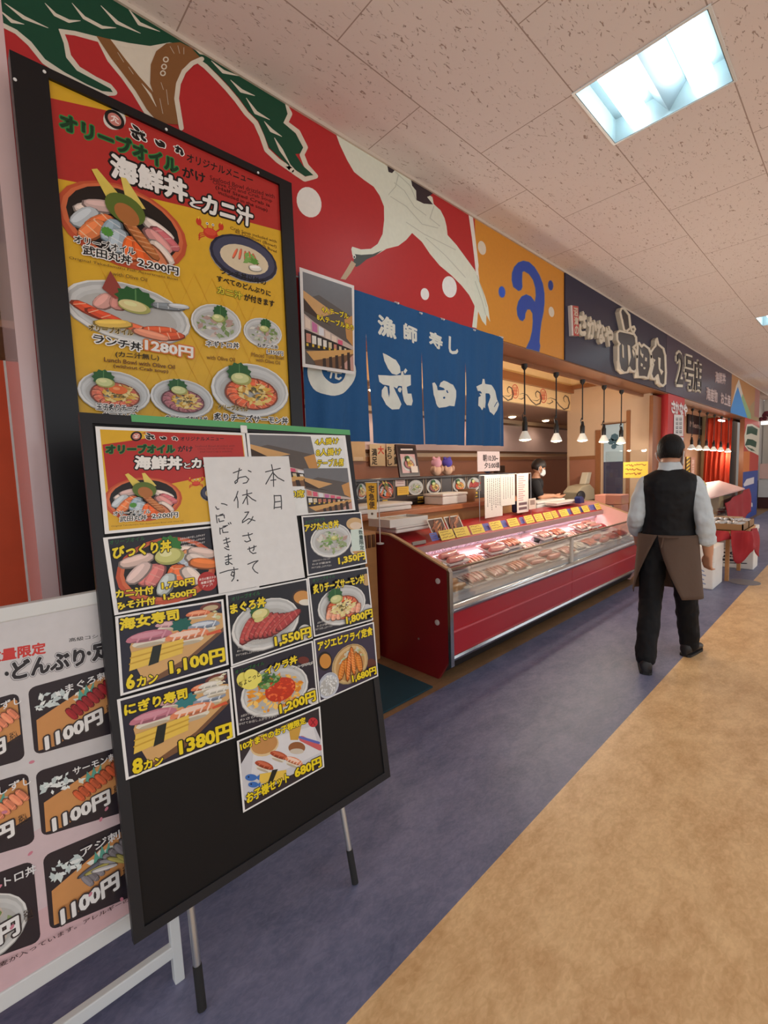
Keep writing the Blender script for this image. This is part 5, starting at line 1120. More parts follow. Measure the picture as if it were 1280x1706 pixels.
# packs of fish on the deck
TRAYM = mat('white_foam_tray', (236, 230, 230), .45); FILM = mat('clear_label', (236, 232, 226), .5)
FM = {n: mat(n, c, .22, coat=.6, vary=.22, scale=40, bump=.25, bscale=90) for n, c in (('pink_sashimi', (234, 166, 160)), ('salmon_flesh', (232, 142, 118)), ('red_snapper_skin', (224, 146, 138)), ('pale_fillet', (226, 186, 174)), ('tuna_flesh', (170, 56, 66)), ('tan_cured_fish', (206, 150, 96)), ('silver_fish_skin', (176, 172, 176)), ('squid_white', (226, 214, 206)))}
GARN = mat('green_garnish', (96, 130, 62), .5)
def tray_mb(w, d, h):
    b = MB(); o = [(-w / 2, -d / 2), (w / 2, -d / 2), (w / 2, d / 2), (-w / 2, d / 2)]; s = .86
    vs = [(x * s, y * s, 0) for x, y in o] + [(x, y, h) for x, y in o] + [(x * .93, y * .93, h) for x, y in o] + [(x * .84, y * .84, .006) for x, y in o]
    return b.add(vs, [(3, 2, 1, 0)] + [(i, (i + 1) % 4, 4 + (i + 1) % 4, 4 + i) for i in range(4)] + [(4 + i, 4 + (i + 1) % 4, 8 + (i + 1) % 4, 8 + i) for i in range(4)] + [(8 + i, 8 + (i + 1) % 4, 12 + (i + 1) % 4, 12 + i) for i in range(4)] + [(12, 13, 14, 15)])
def fish_slice(L, Wd, T, bend, b, M):
    n, m = 7, 8; vs = []
    for i in range(n + 1):
        t = i / n; w = Wd * (math.sin(math.pi * (.08 + .84 * t)) ** .6); z = bend * math.sin(math.pi * t)
        for k in range(m): an = 2 * math.pi * k / m; vs.append(M @ Vector((L * (t - .5), w / 2 * math.cos(an), z + T / 2 * math.sin(an))))
    b.add(vs, [(i * m + k, i * m + (k + 1) % m, (i + 1) * m + (k + 1) % m, (i + 1) * m + k) for i in range(n) for k in range(m)] + [tuple(range(m))[::-1], tuple(range(n * m, n * m + m))])
def fish_pack(kind, seed, label):
    """tray along local x, contents named by what they are"""
    R = random.Random(seed); w, d = (.25, .16) if kind != 'whole' else (.255, .165)
    t = thing('fish_pack', label, 'packed fish', (0, 0, 0), 'fish packs in the red cases')
    mk('tray', tray_mb(w, d, .022), TRAYM, t)
    def sl(L, Wd, T, bend, x, y, z, rz, tilt=.35): b = MB(); fish_slice(L, Wd, T, bend, b, Matrix.Translation((x, y, z)) @ Matrix.Rotation(rz, 4, 'Z') @ Matrix.Rotation(tilt, 4, 'X')); return b
    if kind in ('sashimi', 'salmon', 'tuna', 'squid'):
        m = {'sashimi': 'pink_sashimi', 'salmon': 'salmon_flesh', 'tuna': 'tuna_flesh', 'squid': 'squid_white'}[kind]
        for i in range(9): mk('slice', sl(.105, .045, .014, .008, -w * .36 + i * w * .09, R.uniform(-.006, .006), .026 + .003 * (i % 2), 1.35 + R.uniform(-.1, .1)), FM[m] if kind != 'sashimi' or i % 4 else FM['pale_fillet'], t, smooth=60)
        b = MB(); [b.ball((w * .33 + R.uniform(-.02, .02), R.uniform(-.04, .04), .022), (.016, .012, .010)) for _ in range(4)]; mk('garnish', b, GARN, t, smooth=60)
    elif kind == 'fillet':
        for i in range(3): mk('fillet', sl(.2, .05, .03, .004, R.uniform(-.01, .01), -.05 + .05 * i, .026, R.uniform(-.12, .12), .1), FM['pale_fillet' if i % 2 else 'red_snapper_skin'], t, smooth=60)
    elif kind == 'tan':
        for i in range(2): mk('fillet', sl(.2, .068, .026, .006, 0, -.034 + .068 * i, .024, .05), FM['tan_cured_fish'], t, smooth=60)
    elif kind == 'whole':
        for i in range(2):
            M_ = Matrix.Translation((-.005, -.04 + .08 * i, .032)) @ Matrix.Rotation(R.uniform(-.1, .1), 4, 'Z')
            b = MB(); fish_slice(.20, .072, .045, 0, b, M_); b.add([M_ @ Vector(p) for p in ((.085, 0, .006), (.122, .034, .0), (.11, 0, .0), (.122, -.034, .0), (.085, 0, -.006))], [(0, 1, 2), (0, 2, 3), (4, 2, 1), (4, 3, 2), (0, 4, 1), (0, 3, 4)])
            fo = mk('fish', b, FM['red_snapper_skin' if seed % 2 else 'silver_fish_skin'], t, smooth=60)
    mk('price_label', MB().box(w * .18, w * .42, -d * .52, -d * .34, .0235, .0245), FILM, t)
    return t
KINDS = ['sashimi', 'salmon', 'whole', 'fillet', 'squid', 'tuna', 'tan', 'whole']
KNAME = {'sashimi': 'pink sashimi', 'salmon': 'orange salmon slices', 'whole': 'two whole fish', 'fillet': 'pale fish fillets', 'squid': 'white sliced squid', 'tuna': 'dark red tuna slices', 'tan': 'tan cured fillets'}
ORD = ['first', 'second', 'third', 'fourth', 'fifth', 'sixth', 'seventh', 'eighth', 'ninth', 'tenth', 'eleventh', 'twelfth', 'thirteenth']
protos = {}
def put_pack(kind, x, y, row, i, rz, lift=0.0, word=''):
    key = kind + str(i % 2) if kind == 'whole' else kind
    z = zdeck(y) + .003 + lift; M_ = Matrix.Translation((x, y, z)) @ Matrix.Rotation(math.atan(.28), 4, 'X') @ Matrix.Rotation(rz, 4, 'Z') @ Matrix.Scale(1.12, 4)
    lb_ = 'tray of %s, %s from the near end, %s row' % (KNAME[kind], ORD[i], row) + word
    if key not in protos:
        o = fish_pack(kind, i, lb_); protos[key] = (o, snapshot(o)); o.matrix_world = M_; WM[o.name] = M_
    else: dup(protos[key][0], M_, lb_, 'fish packs in the red cases', protos[key][1])
R = random.Random(11)
front = ['tan', 'sashimi', 'sashimi', 'salmon', 'fillet', 'whole', 'sashimi', 'squid', 'salmon', 'whole', 'tuna', 'tuna']
back = ['sashimi', 'fillet', 'salmon', 'sashimi', 'whole', 'sashimi', 'whole', 'salmon', 'sashimi', 'sashimi', 'salmon', 'tuna']
for i, kd in enumerate(front):
    x = 2.60 + i * .300 + (.05 if i >= 6 else 0); put_pack(kd, x, 2.085 + R.uniform(-.01, .01), 'front', i, R.uniform(-.03, .03))
for i, kd in enumerate(back):
    x = 2.61 + i * .300 + (.05 if i >= 6 else 0); put_pack(kd, x, 2.33 + R.uniform(-.012, .012), 'back', i, R.uniform(-.03, .03), .001)
for i, kd in enumerate(back):
    if i % 3 != 2: put_pack(back[(i + 3) % 12], 2.61 + i * .300 + (.05 if i >= 6 else 0), 2.325, 'back', i, R.uniform(-.03, .03), .074 if kd == 'whole' else .066, ', upper of two')
# ice slabs / leaf dividers under the packs are part of the deck; price cards stand along the ledge lip
CARDY = mat('yellow_price_card', (236, 206, 92), .6); 
LT = math.radians(28); PT = Pl((2.40, 2.424, .907), (1, 0, 0), (0, math.sin(LT), math.cos(LT)))
def ledge_card(x0, x1, h, col, name, label, cat, group, draw=None, z=0.0, tw=0.0):
    P_ = Pl((x0, 2.424 + z, .914 + z * .167), (math.cos(tw), math.sin(tw), 0), Vector((-math.sin(tw) * math.sin(LT), math.cos(tw) * math.sin(LT), math.cos(LT))))
    a = Art(P_, 2e-4, .0006); g = Fr(a, lambda u, v: (u, v)); w = (x1 - x0) / math.cos(tw); g.rect(0, 0, w, h, col)
    if draw: draw(g, w, h)
    b = a.mb(); local_box(P_, 0, w, 0, h, -.0008, .0004, b); b.K = [C(col) if i >= len(a.F) else k_ for i, k_ in enumerate(b.K)]
    for _ in range(len(b.F) - len(b.K)): b.K.append(C(col))
    return lab(mk(name, b, PAPERP, None, P_.M, recalc=False), label, cat, group)
RS = random.Random(3)
def scribble(g, w, h):
    for i in range(3):
        y = h * (.8 - .27 * i); x = w * .1
        while x < w * (.85 - .2 * RS.random()):
            d = w * RS.uniform(.05, .12); g.line([(x, y + h * RS.uniform(-.06, .06)), (x + d * .5, y + h * RS.uniform(-.08, .08)), (x + d, y + h * RS.uniform(-.06, .06))], h * .05, (150, 96, 40)); x += d * 1.3
c5 = CO(720, 800, 3.765)
YC_ = [((60, 305), (165, 375)), ((150, 275), (255, 345)), ((250, 270), (345, 330)), ((375, 250), (462, 308)), ((485, 225), (560, 285)), ((595, 210), (660, 272)), ((655, 205), (715, 258)), ((712, 192), (768, 245)), ((772, 185), (818, 250)), ((816, 172), (880, 235)), ((890, 165), (945, 215)), ((962, 165), (1005, 218)), ((1045, 148), (1092, 205))]
for i, (p0, p1) in enumerate(YC_):
    (x0, _), (x1, yb) = c5([p0, p1]); u0 = PT.uv(x0, yb + (x1 - x0) * .15)[0] + 2.40; u1 = PT.uv(x1, yb)[0] + 2.40; u1 -= (u1 - u0) * .12
    ledge_card(u0 + .01, u1, .088, (236, 204, 88), 'price_card', 'yellow handwritten price card, %s from the near end of the case ledge' % ORD[i], 'price card', 'yellow price cards on the case ledge', scribble, 0, [0, .03, -.02, .02, 0, .05, 0, -.04, .2, .05, 0, -.05, .0][i] * .6)
BC_ = [((5, 310), (52, 360)), ((332, 255), (376, 300)), ((450, 238), (488, 285)), ((570, 218), (594, 262)), ((866, 170), (889, 205)), ((946, 162), (962, 198)), ((1008, 150), (1045, 190))]
for i, (p0, p1) in enumerate(BC_):
    (x0, _), (x1, yb) = c5([p0, p1]); u0 = PT.uv(x0, yb)[0] + 2.40; u1 = PT.uv(x1, yb)[0] + 2.40
    ledge_card(u0, u1, .07, (96, 112, 190), 'price_tag', 'small blue tag, %s of the blue ones from the near end of the ledge' % ORD[i], 'price tag', 'blue tags on the case ledge', scribble, .03)
def food_print(seed):
    def d(g, w, h):
        R = random.Random(seed); g.rect(w * .05, h * .05, w * .95, h * .95, (96, 60, 44))
        for i in range(12): slice_(g, R.uniform(.2, .8) * w, R.uniform(.2, .85) * h, w * .5, h * .1, R.uniform(20, 80), R.choice([(176, 104, 64), (150, 84, 54), (196, 130, 86), (120, 70, 50)]))
    return d
for i, (p0, p1) in enumerate([((10, 232), (112, 312)), ((114, 215), (214, 285))]):
    (x0, _), (x1, yb) = c5([p0, p1]); u0 = PT.uv(x0, yb + 12)[0] + 2.44; u1 = PT.uv(x1, yb + 8)[0] + 2.44
    ledge_card(u0, u1 - .01, .19, (232, 226, 214), 'photo_card', ['white edged photo card of grilled fish, nearer one on the ledge', 'white edged photo card of grilled fish, farther one on the ledge'][i], 'photo card', 'photo cards on the case ledge', food_print(40 + i), .045)
P_ = Pl((0, 2.6, .945)); 
x0 = at_z(648, 898, .93).x
lab(mk('thermometer', MB().box(2.56, 2.72, 2.43, 2.445, .916, .945), mat('grey_instrument', (150, 140, 134), .4), bev=.003), 'small grey temperature gauge on the near end of the red ledge', 'gauge')

# ------------------------------------------------------------------ things behind the cases
FOAM = mat('white_styrofoam', (236, 232, 226), .7, bump=.15, bscale=220); WOODL = mat('light_wood', (196, 140, 86), .5, scale=4, vary=.15, stretch=(.6, 8, 8)); WOODO = mat('orange_counter_wood', (186, 116, 72), .45, scale=4, vary=.12, stretch=(.6, 8, 8))
def foam_box(x0, x1, y0, y1, z0, z1, label, lid=.04, group=None, name='styrofoam_box'):
    t = thing(name, label, 'styrofoam box', ((x0 + x1) / 2, (y0 + y1) / 2, z0), group)
    b = MB(); b.box(x0 + .008, x1 - .008, y0 + .008, y1 - .008, z0, z1 - lid - .002); mk('body', b, FOAM, t, bev=.012)
    mk('lid', MB().box(x0, x1, y0, y1, z1 - lid, z1), FOAM, t, bev=.012); return t
zl = lambda y: .915 + (y - 2.44) * .1667
# counter with dark back partition
ct = thing('counter', 'orange wood sushi counter running behind the fish cases', 'counter', (3.7, 3.15, 0))
mk('top', MB().box(2.2, 5.3, 2.96, 3.36, 1.09, 1.14), WOODO, ct, bev=.004); mk('front_panel', MB().box(2.25, 5.25, 3.02, 3.06, 0, 1.09), WOODL, ct); mk('side_panel', MB().box(2.25, 2.29, 3.06, 3.34, 0, 1.09), WOODL, ct); mk('side_panel', MB().box(5.21, 5.25, 3.06, 3.34, 0, 1.09), WOODL, ct)
pt = thing('partition', 'dark brown counter partition hung with food photo tiles', 'partition', (4.1, 3.42, 0))
DK = mat('dark_stained_board', (52, 38, 36), .35, coat=.3); mk('panel', MB().box(2.0, 5.62, 3.40, 3.44, 0, 1.42), DK, pt); mk('cap', MB().box(1.98, 5.64, 3.34, 3.50, 1.42, 1.445), mat('dark_cap_board', (44, 32, 34), .3, coat=.4), pt, bev=.004); mk('ledge', MB().box(2.0, 5.62, 3.37, 3.40, 1.175, 1.19), DK, pt)
PPT = Pl((0, 3.40, 0)); c2 = CO(580, 720, 4.571)
def flat_sheet(P, quad, col, name, label, cat, group, draw, out=.002, th=.002, m=None):
    uv = [P.uv(*q) for q in quad]     # TL TR BR BL
    u0 = (uv[0][0] + uv[3][0]) / 2; u1 = (uv[1][0] + uv[2][0]) / 2; v1 = (uv[0][1] + uv[1][1]) / 2; v0 = (uv[2][1] + uv[3][1]) / 2
    a = Art(P, 2.5e-4, out + .0004); g = Fr(a, lambda x, y: (u0 + (u1 - u0) * x, v1 - (v1 - v0) * y)); g.rect(0, 0, 1, 1, col); draw and draw(g, px_frame(a))
    b = a.mb(); n = len(b.F); local_box(P, u0, u1, v0, v1, out - th, out, b); b.K = b.K[:n] + [C(col)] * (len(b.F) - n)
    return lab(mk(name, b, m or PAPERP, None, Matrix.Translation(P.pt(u0, v0)) @ P.M.to_3x3().to_4x4(), recalc=False), label, cat, group)
def dish_tile(kind, seed):
    def d(g, f): g.rect(.04, .04, .96, .96, (46, 36, 34)); bowl(g.sub((.5, .56), (.94, .56), (.5, .14)), kind, seed)
    return d
TILES = [((55, 370), (140, 375), (140, 512), (60, 512), 'salmoncheese'), ((218, 355), (350, 358), (350, 505), (222, 512), 'kaisen'), ((445, 345), (576, 345), (576, 480), (450, 482), 'aji'), ((588, 340), (710, 338), (712, 468), (592, 475), 'tuna'), ((788, 335), (895, 332), (898, 452), (792, 458), 'cheese'), ((900, 330), (1008, 326), (1010, 446), (905, 452), 'maguro')]
for i, (p0, p1, p2, p3, kd) in enumerate(TILES):
    flat_sheet(PPT, c2([p0, p1, p2, p3]), (150, 130, 110), 'photo_tile', 'square photo tile of a rice bowl on the dark partition, %s from the left' % ORD[i], 'photo tile', 'photo tiles on the dark partition', dish_tile(kd, 60 + i), .004, .004, PRINT)
for i, (p0, p1, p2, p3) in enumerate([((262, 515), (300, 515), (300, 552), (262, 552)), ((530, 490), (572, 490), (572, 535), (530, 535)), ((762, 470), (795, 470), (795, 512), (762, 512)), ((955, 455), (985, 455), (985, 495), (955, 495))]):
    flat_sheet(PPT, c2([p0, p1, p2, p3]), (232, 196, 76), 'price_sticker', 'small yellow square sticker on the dark partition, %s from the left' % ORD[i], 'sticker', 'yellow stickers on the partition', lambda g, f: g.line([(.3, .3), (.7, .3), (.7, .7), (.3, .7)], .1, (150, 100, 30), True), .003)
flat_sheet(PPT, c2([(358, 350), (432, 350), (432, 412), (358, 412)]), (226, 206, 204), 'notice_card', 'small pinkish notice card between photo tiles on the partition', 'notice', None, lambda g, f: [g.line([(.15, .25 + .2 * i), (.85, .25 + .2 * i)], .05, (150, 90, 90)) for i in range(3)], .004)
flat_sheet(PPT, c2([(372, 415), (460, 415), (460, 478), (372, 478)]), (236, 190, 70), 'notice_card', 'orange yellow notice card below the pinkish one on the partition', 'notice', None, lambda g, f: [g.line([(.15, .25 + .2 * i), (.85, .25 + .2 * i)], .05, (190, 130, 40)) for i in range(3)], .006)
# on top of the partition
tk = Pl((0, 3.40, 0), (1, 0, 0), (0, .12, 1))
qd = c2([(440, 115), (612, 110), (660, 300), (480, 310)]); pf = thing('picture_frame', 'dark framed food picture leaning on the partition top', 'framed picture', (3.55, 3.42, 1.445))
P_ = Pl((3.42, 3.40, 1.447), (math.cos(.12), math.sin(.12), 0), Vector((0, .16, 1))); fw, fh = .37, .36
mk('frame', local_box(P_, 0, fw, 0, fh, -.02, 0), mat('dark_red_wood_frame', (58, 26, 26), .3, coat=.4), pf, bev=.004)
a = Art(P_, 2e-4, .0006); g = Fr(a, lambda x, y: (x * fw, fh - y * fh)); g.rect(.07, .06, .93, .95, (36, 18, 22)); g.rect(.14, .3, .86, .88, (216, 176, 180)); bowl(g.sub((.5, .58), (.84, .58), (.5, .34)), 'tuna', 71); g.rect(.52, .68, .86, .88, (226, 214, 206)); [g.line([(.22, .16), (.78, .15)], .05, (226, 220, 220))]
a.build('picture', PRINT, pf)
PLW = mat('plush_cream', (226, 186, 160), .95, bump=.5, bscale=300); PLP = mat('plush_violet', (96, 84, 190), .95, bump=.5, bscale=300); PLK = mat('plush_pink', (236, 176, 196), .95, bump=.5, bscale=300)
def plush(x, m1, m2, label, lean):
    t = thing('plush_toy', label, 'plush toy', (x, 3.42, 1.445))
    mk('body', MB().ball((x, 3.42, 1.445 + .065), (.075, .06, .066), n=18, m=12), m1, t, smooth=80); mk('head', MB().ball((x + lean, 3.40, 1.445 + .15), (.066, .058, .058), n=18, m=12), m2, t, smooth=80)
    for s in (-1, 1): mk('ear', MB().ball((x + lean + s * .045, 3.40, 1.445 + .2), .02, n=10, m=7), m2, t, smooth=80); mk('arm', MB().ball((x + s * .068, 3.385, 1.445 + .08), (.022, .022, .035), n=10, m=7), m1, t, smooth=80)
    return t
plush(4.03, PLW, PLK, 'cream and pink plush toy on the partition beside the framed picture', -.01); plush(4.235, PLW, PLP, 'cream and violet plush toy on the partition, right of the pink one', -.02)
P_ = Pl((0, 3.38, 0)); flat_sheet(P_, [(795, 752), (832, 752), (833, 785), (796, 785)], (226, 210, 212), 'hours_sign', 'white opening hours card standing on the partition top', 'sign', None,
    lambda g, f: (g.text('朝10:30~', (.24, .50), (.92, .50), (.24, .16), (56, 44, 48), bold=.03), g.text('夕5:00頃', (.30, .86), (.98, .86), (.30, .56), (56, 44, 48), bold=.03)))
t = thing('gift_bag', 'clear gift bag with pink and blue toys beside the hours card', 'gift bag', (5.18, 3.47, 1.445))
mk('bag', MB().ball((5.18, 3.47, 1.445 + .11), (.10, .06, .12), n=18, m=12), ACRYL, t, smooth=80); mk('toy', MB().ball((5.13, 3.47, 1.445 + .15), .055, n=14), mat('hot_pink_toy', (226, 60, 96), .6), t, smooth=80); mk('toy', MB().ball((5.14, 3.47, 1.445 + .055), .052, n=14), mat('navy_toy', (70, 80, 130), .6), t, smooth=80); mk('toy', MB().ball((5.225, 3.47, 1.445 + .07), .048, n=14), mat('salmon_toy', (226, 150, 140), .6), t, smooth=80); mk('ribbon', MB().tube([(5.18, 3.47, 1.445 + .225), (5.19, 3.47, 1.445 + .27)], [.012, .03], 8), PLK, t)
# calligraphy sheets hanging behind the partition
PSH = Pl((0, 4.55, 0))
SHEET = (206, 178, 142)
flat_sheet(PSH, c2([(165, 92), (280, 92), (284, 258), (168, 258)]), SHEET, 'calligraphy_sheet', 'tan calligraphy sheet with one red character, left of the pair under the curtain', 'calligraphy', 'calligraphy sheets', lambda g, f: (g.text('大', (.52, .45), (.92, .45), (.52, .08), (196, 60, 44), bold=.03), g.vtext('満足', (.28, .18), (.28, .96), .34, (40, 34, 30), bold=.03)))
flat_sheet(PSH, c2([(292, 92), (445, 90), (448, 258), (296, 258)]), SHEET, 'calligraphy_sheet', 'tan calligraphy sheet with three black columns, right of the pair under the curtain', 'calligraphy', 'calligraphy sheets', lambda g, f: (g.vtext('鮮', (.5, .1), (.5, .5), .28, (40, 34, 30), bold=.03), g.vtext('海鮮', (.48, .1), (.48, .96), .26, (40, 34, 30), bold=.03), g.vtext('ちらし', (.14, .1), (.14, .98), .2, (40, 34, 30), bold=.03), g.vtext('うまい', (.85, .2), (.85, .9), .14, (120, 96, 60), bold=.01)))
flat_sheet(PSH, [(580, 731), (608, 731), (609, 768), (582, 768)], (206, 170, 128), 'notice_board', 'plain tan notice panel behind the right edge of the easel', 'notice board', None, lambda g, f: g.rect(.3, .82, .85, .98, (216, 190, 160)))
# boxes and trays on the near end of the ledge
foam_box(2.55, 3.02, 2.60, 2.86, 1.00, 1.055, 'low white foam tray, lower of two on the near end of the red ledge', .02)
t = thing('foam_tray', 'white compartment tray of packed lids stacked on the lower foam tray', 'tray', (2.72, 2.7, 1.056)); b = MB(); b.box(2.48, 2.94, 2.60, 2.86, 1.056, 1.064)
for r in ((2.48, 2.94, 2.60, 2.612), (2.48, 2.94, 2.848, 2.86), (2.48, 2.492, 2.612, 2.848), (2.928, 2.94, 2.612, 2.848)): b.box(*r, 1.064, 1.12)
mk('tray', b, FOAM, t)
for x in (2.51, 2.66): mk('pack', MB().box(x, x + .13, 2.625, 2.83, 1.064, 1.116), mat('clear_pack_cream', (226, 214, 190), .3, coat=.5), t, bev=.006)
mk('pack', MB().box(2.81, 2.91, 2.63, 2.82, 1.064, 1.10), mat('dark_wire_tray', (96, 84, 72), .4), t, bev=.006)
foam_box(2.44, 3.18, 3.0, 3.34, 1.142, 1.215, 'large flat white foam box on the wooden counter, left end', .03)
foam_box(3.66, 4.10, 3.02, 3.30, 1.142, 1.26, 'white foam box on the counter behind the photo cards', .03)
t = thing('brown_tub', 'brown cardboard tub right of the white box on the counter', 'tub', (4.24, 3.14, 1.142)); mk('tub', MB().lathe([(.0, .0), (.09, .0), (.105, .14), (.10, .14), (.085, .01), (0, .01)], (4.24, 3.14, 1.142), 20), mat('kraft_brown', (136, 96, 66), .7), t, smooth=40)
t = thing('wooden_crate', 'small slatted wooden crate at the near end under the yellow banner', 'crate', (2.36, 2.72, 0))
b = MB(); b.box(2.12, 2.36, 2.64, 2.88, .0, 1.04); mk('body', b, WOODL, t)
for i in range(5): mk('slat', MB().box(2.14 + i * .044, 2.165 + i * .044, 2.628, 2.642, .92, 1.02), WOODD, t)
# delivery banner on its pole
bs = thing('mini_banner', 'yellow vertical banner with black characters on a thin pole above the foam trays', 'banner', (2.47, 2.52, 1.02))
xb_ = at_y(631, 830, 2.60).x; z1 = at_y(631, 803, 2.60).z
mk('pole', MB().tube([(xb_, 2.60, .955), (xb_, 2.60, z1 + .01)], .004, 8), PLASTIC_W, bs); mk('base', MB().lathe([(.03, 0), (.03, .01), (.006, .014)], (xb_, 2.60, .942), 14), PLASTIC_W, bs); mk('crossbar', MB().tube([(xb_ - .14, 2.595, z1), (xb_ + .01, 2.595, z1)], .003, 6), PLASTIC_W, bs)
P_ = Pl((0, 2.592, 0)); uv = [P_.uv(*q) for q in ((610, 805), (627, 806), (627, 862), (612, 862))]
a = Art(P_, 2e-4, .0006); f = px_frame(a); f.poly([(609, 804), (627.5, 805), (628, 849), (612.5, 849)], (236, 176, 40)); f.poly([(612.5, 849), (628, 849), (628, 864), (613, 864)], (232, 224, 210)); f.vtext('宅急便', (618.5, 808), (620, 848), 9, (60, 40, 24), bold=.03); f.ell(620, 856, 2, 2, (90, 70, 50))
u0 = P_.uv(609, 830)[0]; u1 = P_.uv(628, 830)[0]
b = a.mb(); n = len(b.F); mk('cloth', b, PAPERP, bs, recalc=False)
# notices hung from a wire stand in front of the counter
YW = 2.70; wz = at_y(830, 791, YW).z
st = thing('notice_stand', 'thin wire stand holding paper notices above the case ledge', 'stand', (4.3, YW, zl(YW)))
xs_ = (at_y(803, 800, YW).x - .03, at_y(884, 800, YW).x + .03)
for x in xs_: mk('post', MB().tube([(x, YW + .012, zl(YW)), (x, YW + .012, wz)], .004, 8), STEEL, st)
mk('rail', MB().tube([(xs_[0], YW + .012, wz), (xs_[1], YW + .012, wz)], .004, 8), STEEL, st)
c3 = CO(780, 560, 4.0); PPN = Pl((0, YW, 0))
def columns(seed, n, small=0):
    def d(g, f):
        R = random.Random(seed)
        for i in range(n):
            x = .9 - .8 * (i + .5) / n; y = .08
            while y < .9 - .3 * R.random(): h_ = .02 + .02 * R.random(); g.rect(x - .02, y, x + .02, y + h_, (96, 90, 90)); y += h_ * 1.5
    return d
def rows_(seed):
    def d(g, f):
        R = random.Random(seed)
        for i in range(12): g.rect(.12, .06 + .055 * i, .12 + R.uniform(.4, .75), .085 + .055 * i, (196, 150, 150))
        for i in range(2): g.rect(.15, .74 + .12 * i, .85, .81 + .12 * i, (110, 86, 90))
    return d
for i, (qd, d) in enumerate((([(90, 930), (205, 925), (250, 1190), (130, 1215)], columns(5, 7)), ([(208, 928), (305, 920), (315, 1122), (225, 1130)], columns(6, 5)), ([(318, 918), (392, 915), (405, 1165), (325, 1182)], rows_(7)))):
    flat_sheet(PPN, c3(qd), (222, 216, 208), 'paper_notice', ['white paper notice with vertical writing, leftmost on the wire stand', 'shorter white paper notice in the middle of the wire stand', 'narrow pinkish printed notice, rightmost on the wire stand'][i], 'notice', 'paper notices over the case', d, .002 + .003 * i, .001)
flat_sheet(Pl((0, 2.68, 0)), c3([(405, 1082), (450, 1080), (452, 1150), (407, 1155)]), (216, 200, 186), 'table_card', 'small framed card right of the hanging notices', 'card', None, lambda g, f: g.rect(.15, .15, .85, .6, (150, 130, 120)), .002, .006)
lab(mk('cloth_bundle', MB().box(4.62, 4.86, 2.74, 2.80, .99, 1.12), mat('navy_cloth_bundle', (36, 38, 70), .9), bev=.02), 'dark navy cloth bundle on the ledge below the hanging notices', 'cloth bundle')
# large foam lid box, bucket, register, side counter
sc_ = thing('side_counter', 'dark work counter at the far end of the fish cases', 'counter', (6.6, 2.98, 0)); mk('top', MB().box(5.35, 7.3, 2.875, 3.08, .93, .97), DK, sc_); mk('cabinet', MB().box(5.4, 7.28, 2.90, 3.06, 0, .93), DK, sc_)
foam_box(5.40, 6.18, 2.885, 3.075, .972, 1.06, 'wide white foam box in front of the shop worker', .035)
foam_box(5.55, 6.24, 2.70, 2.87, 1.0, 1.04, 'flat white foam lid lying at the far end of the ledge', .02)
rg = thing('cash_register', 'beige cash register with tilted display at the far end of the counter', 'cash register', (6.95, 3.0, .972)); BEI = mat('beige_plastic', (176, 162, 136), .45)
P_ = [(6.66, .972), (6.62, 1.12), (6.78, 1.20), (7.06, 1.22), (7.22, 1.14), (7.24, .972)]; mk('body', MB().prism(P_, 'y', 2.90, 3.13), BEI, rg, bev=.015); mk('display', MB().prism([(7.0, 1.22), (7.10, 1.40), (7.24, 1.40), (7.15, 1.22)], 'y', 2.95, 3.05), mat('pale_display', (200, 190, 170), .3), rg, bev=.008); mk('cover', MB().ball((6.63, 2.86, 1.06), (.13, .04, .08)), mat('black_plastic_cover', (30, 28, 34), .5), rg, smooth=80)
lab(mk('tape_dispenser', MB().prism([(6.02, 1.0), (6.0, 1.08), (6.06, 1.10), (6.13, 1.07), (6.15, 1.0)], 'y', 2.60, 2.68), mat('deep_blue_plastic', (40, 56, 110), .4), bev=.01), 'small dark blue dispenser at the far end of the red ledge', 'dispenser')
lab(mk('wall_dispenser', MB().box(7.0, 7.24, 4.5, 4.585, 1.40, 1.56), mat('dark_brown_plastic', (70, 48, 38), .4), bev=.01), 'dark brown box fixed on the wainscot behind the register', 'dispenser')
# acrylic screen with yellow sign
ac = thing('acrylic_screen', 'clear acrylic screen at the far end of the cases behind the man', 'screen', (6.4, 2.1, 1.0)); mk('sheet', MB().box(6.335, 6.341, 1.90, 2.40, .82, 1.68), ACRYL, ac); mk('clamp', MB().box(6.30, 6.345, 2.05, 2.09, .80, .86), STEEL, ac); mk('clamp', MB().box(6.30, 6.345, 2.30, 2.34, .90, .96), STEEL, ac)
P_ = Pl((6.333, 2.5, 0), (0, -1, 0), (0, 0, 1)); flat_sheet(P_, [(1039, 770), (1080, 769), (1080, 795), (1039, 797)], (228, 190, 70), 'screen_sign', 'yellow handwritten sign on the clear acrylic screen behind the man', 'sign', None, lambda g, f: scribble(Fr(g.a, lambda x, y: g.f(x, 1 - y)), 1, 1), .002)
lab(mk('pink_basket', MB().box(6.345, 6.62, 2.2, 2.55, .972, 1.1).box(6.36, 6.6, 2.2, 2.55, 0, .972), mat('salmon_pink_cabinet', (206, 140, 122), .5), bev=.01), 'salmon pink low cabinet at the far end behind the acrylic screen', 'cabinet')
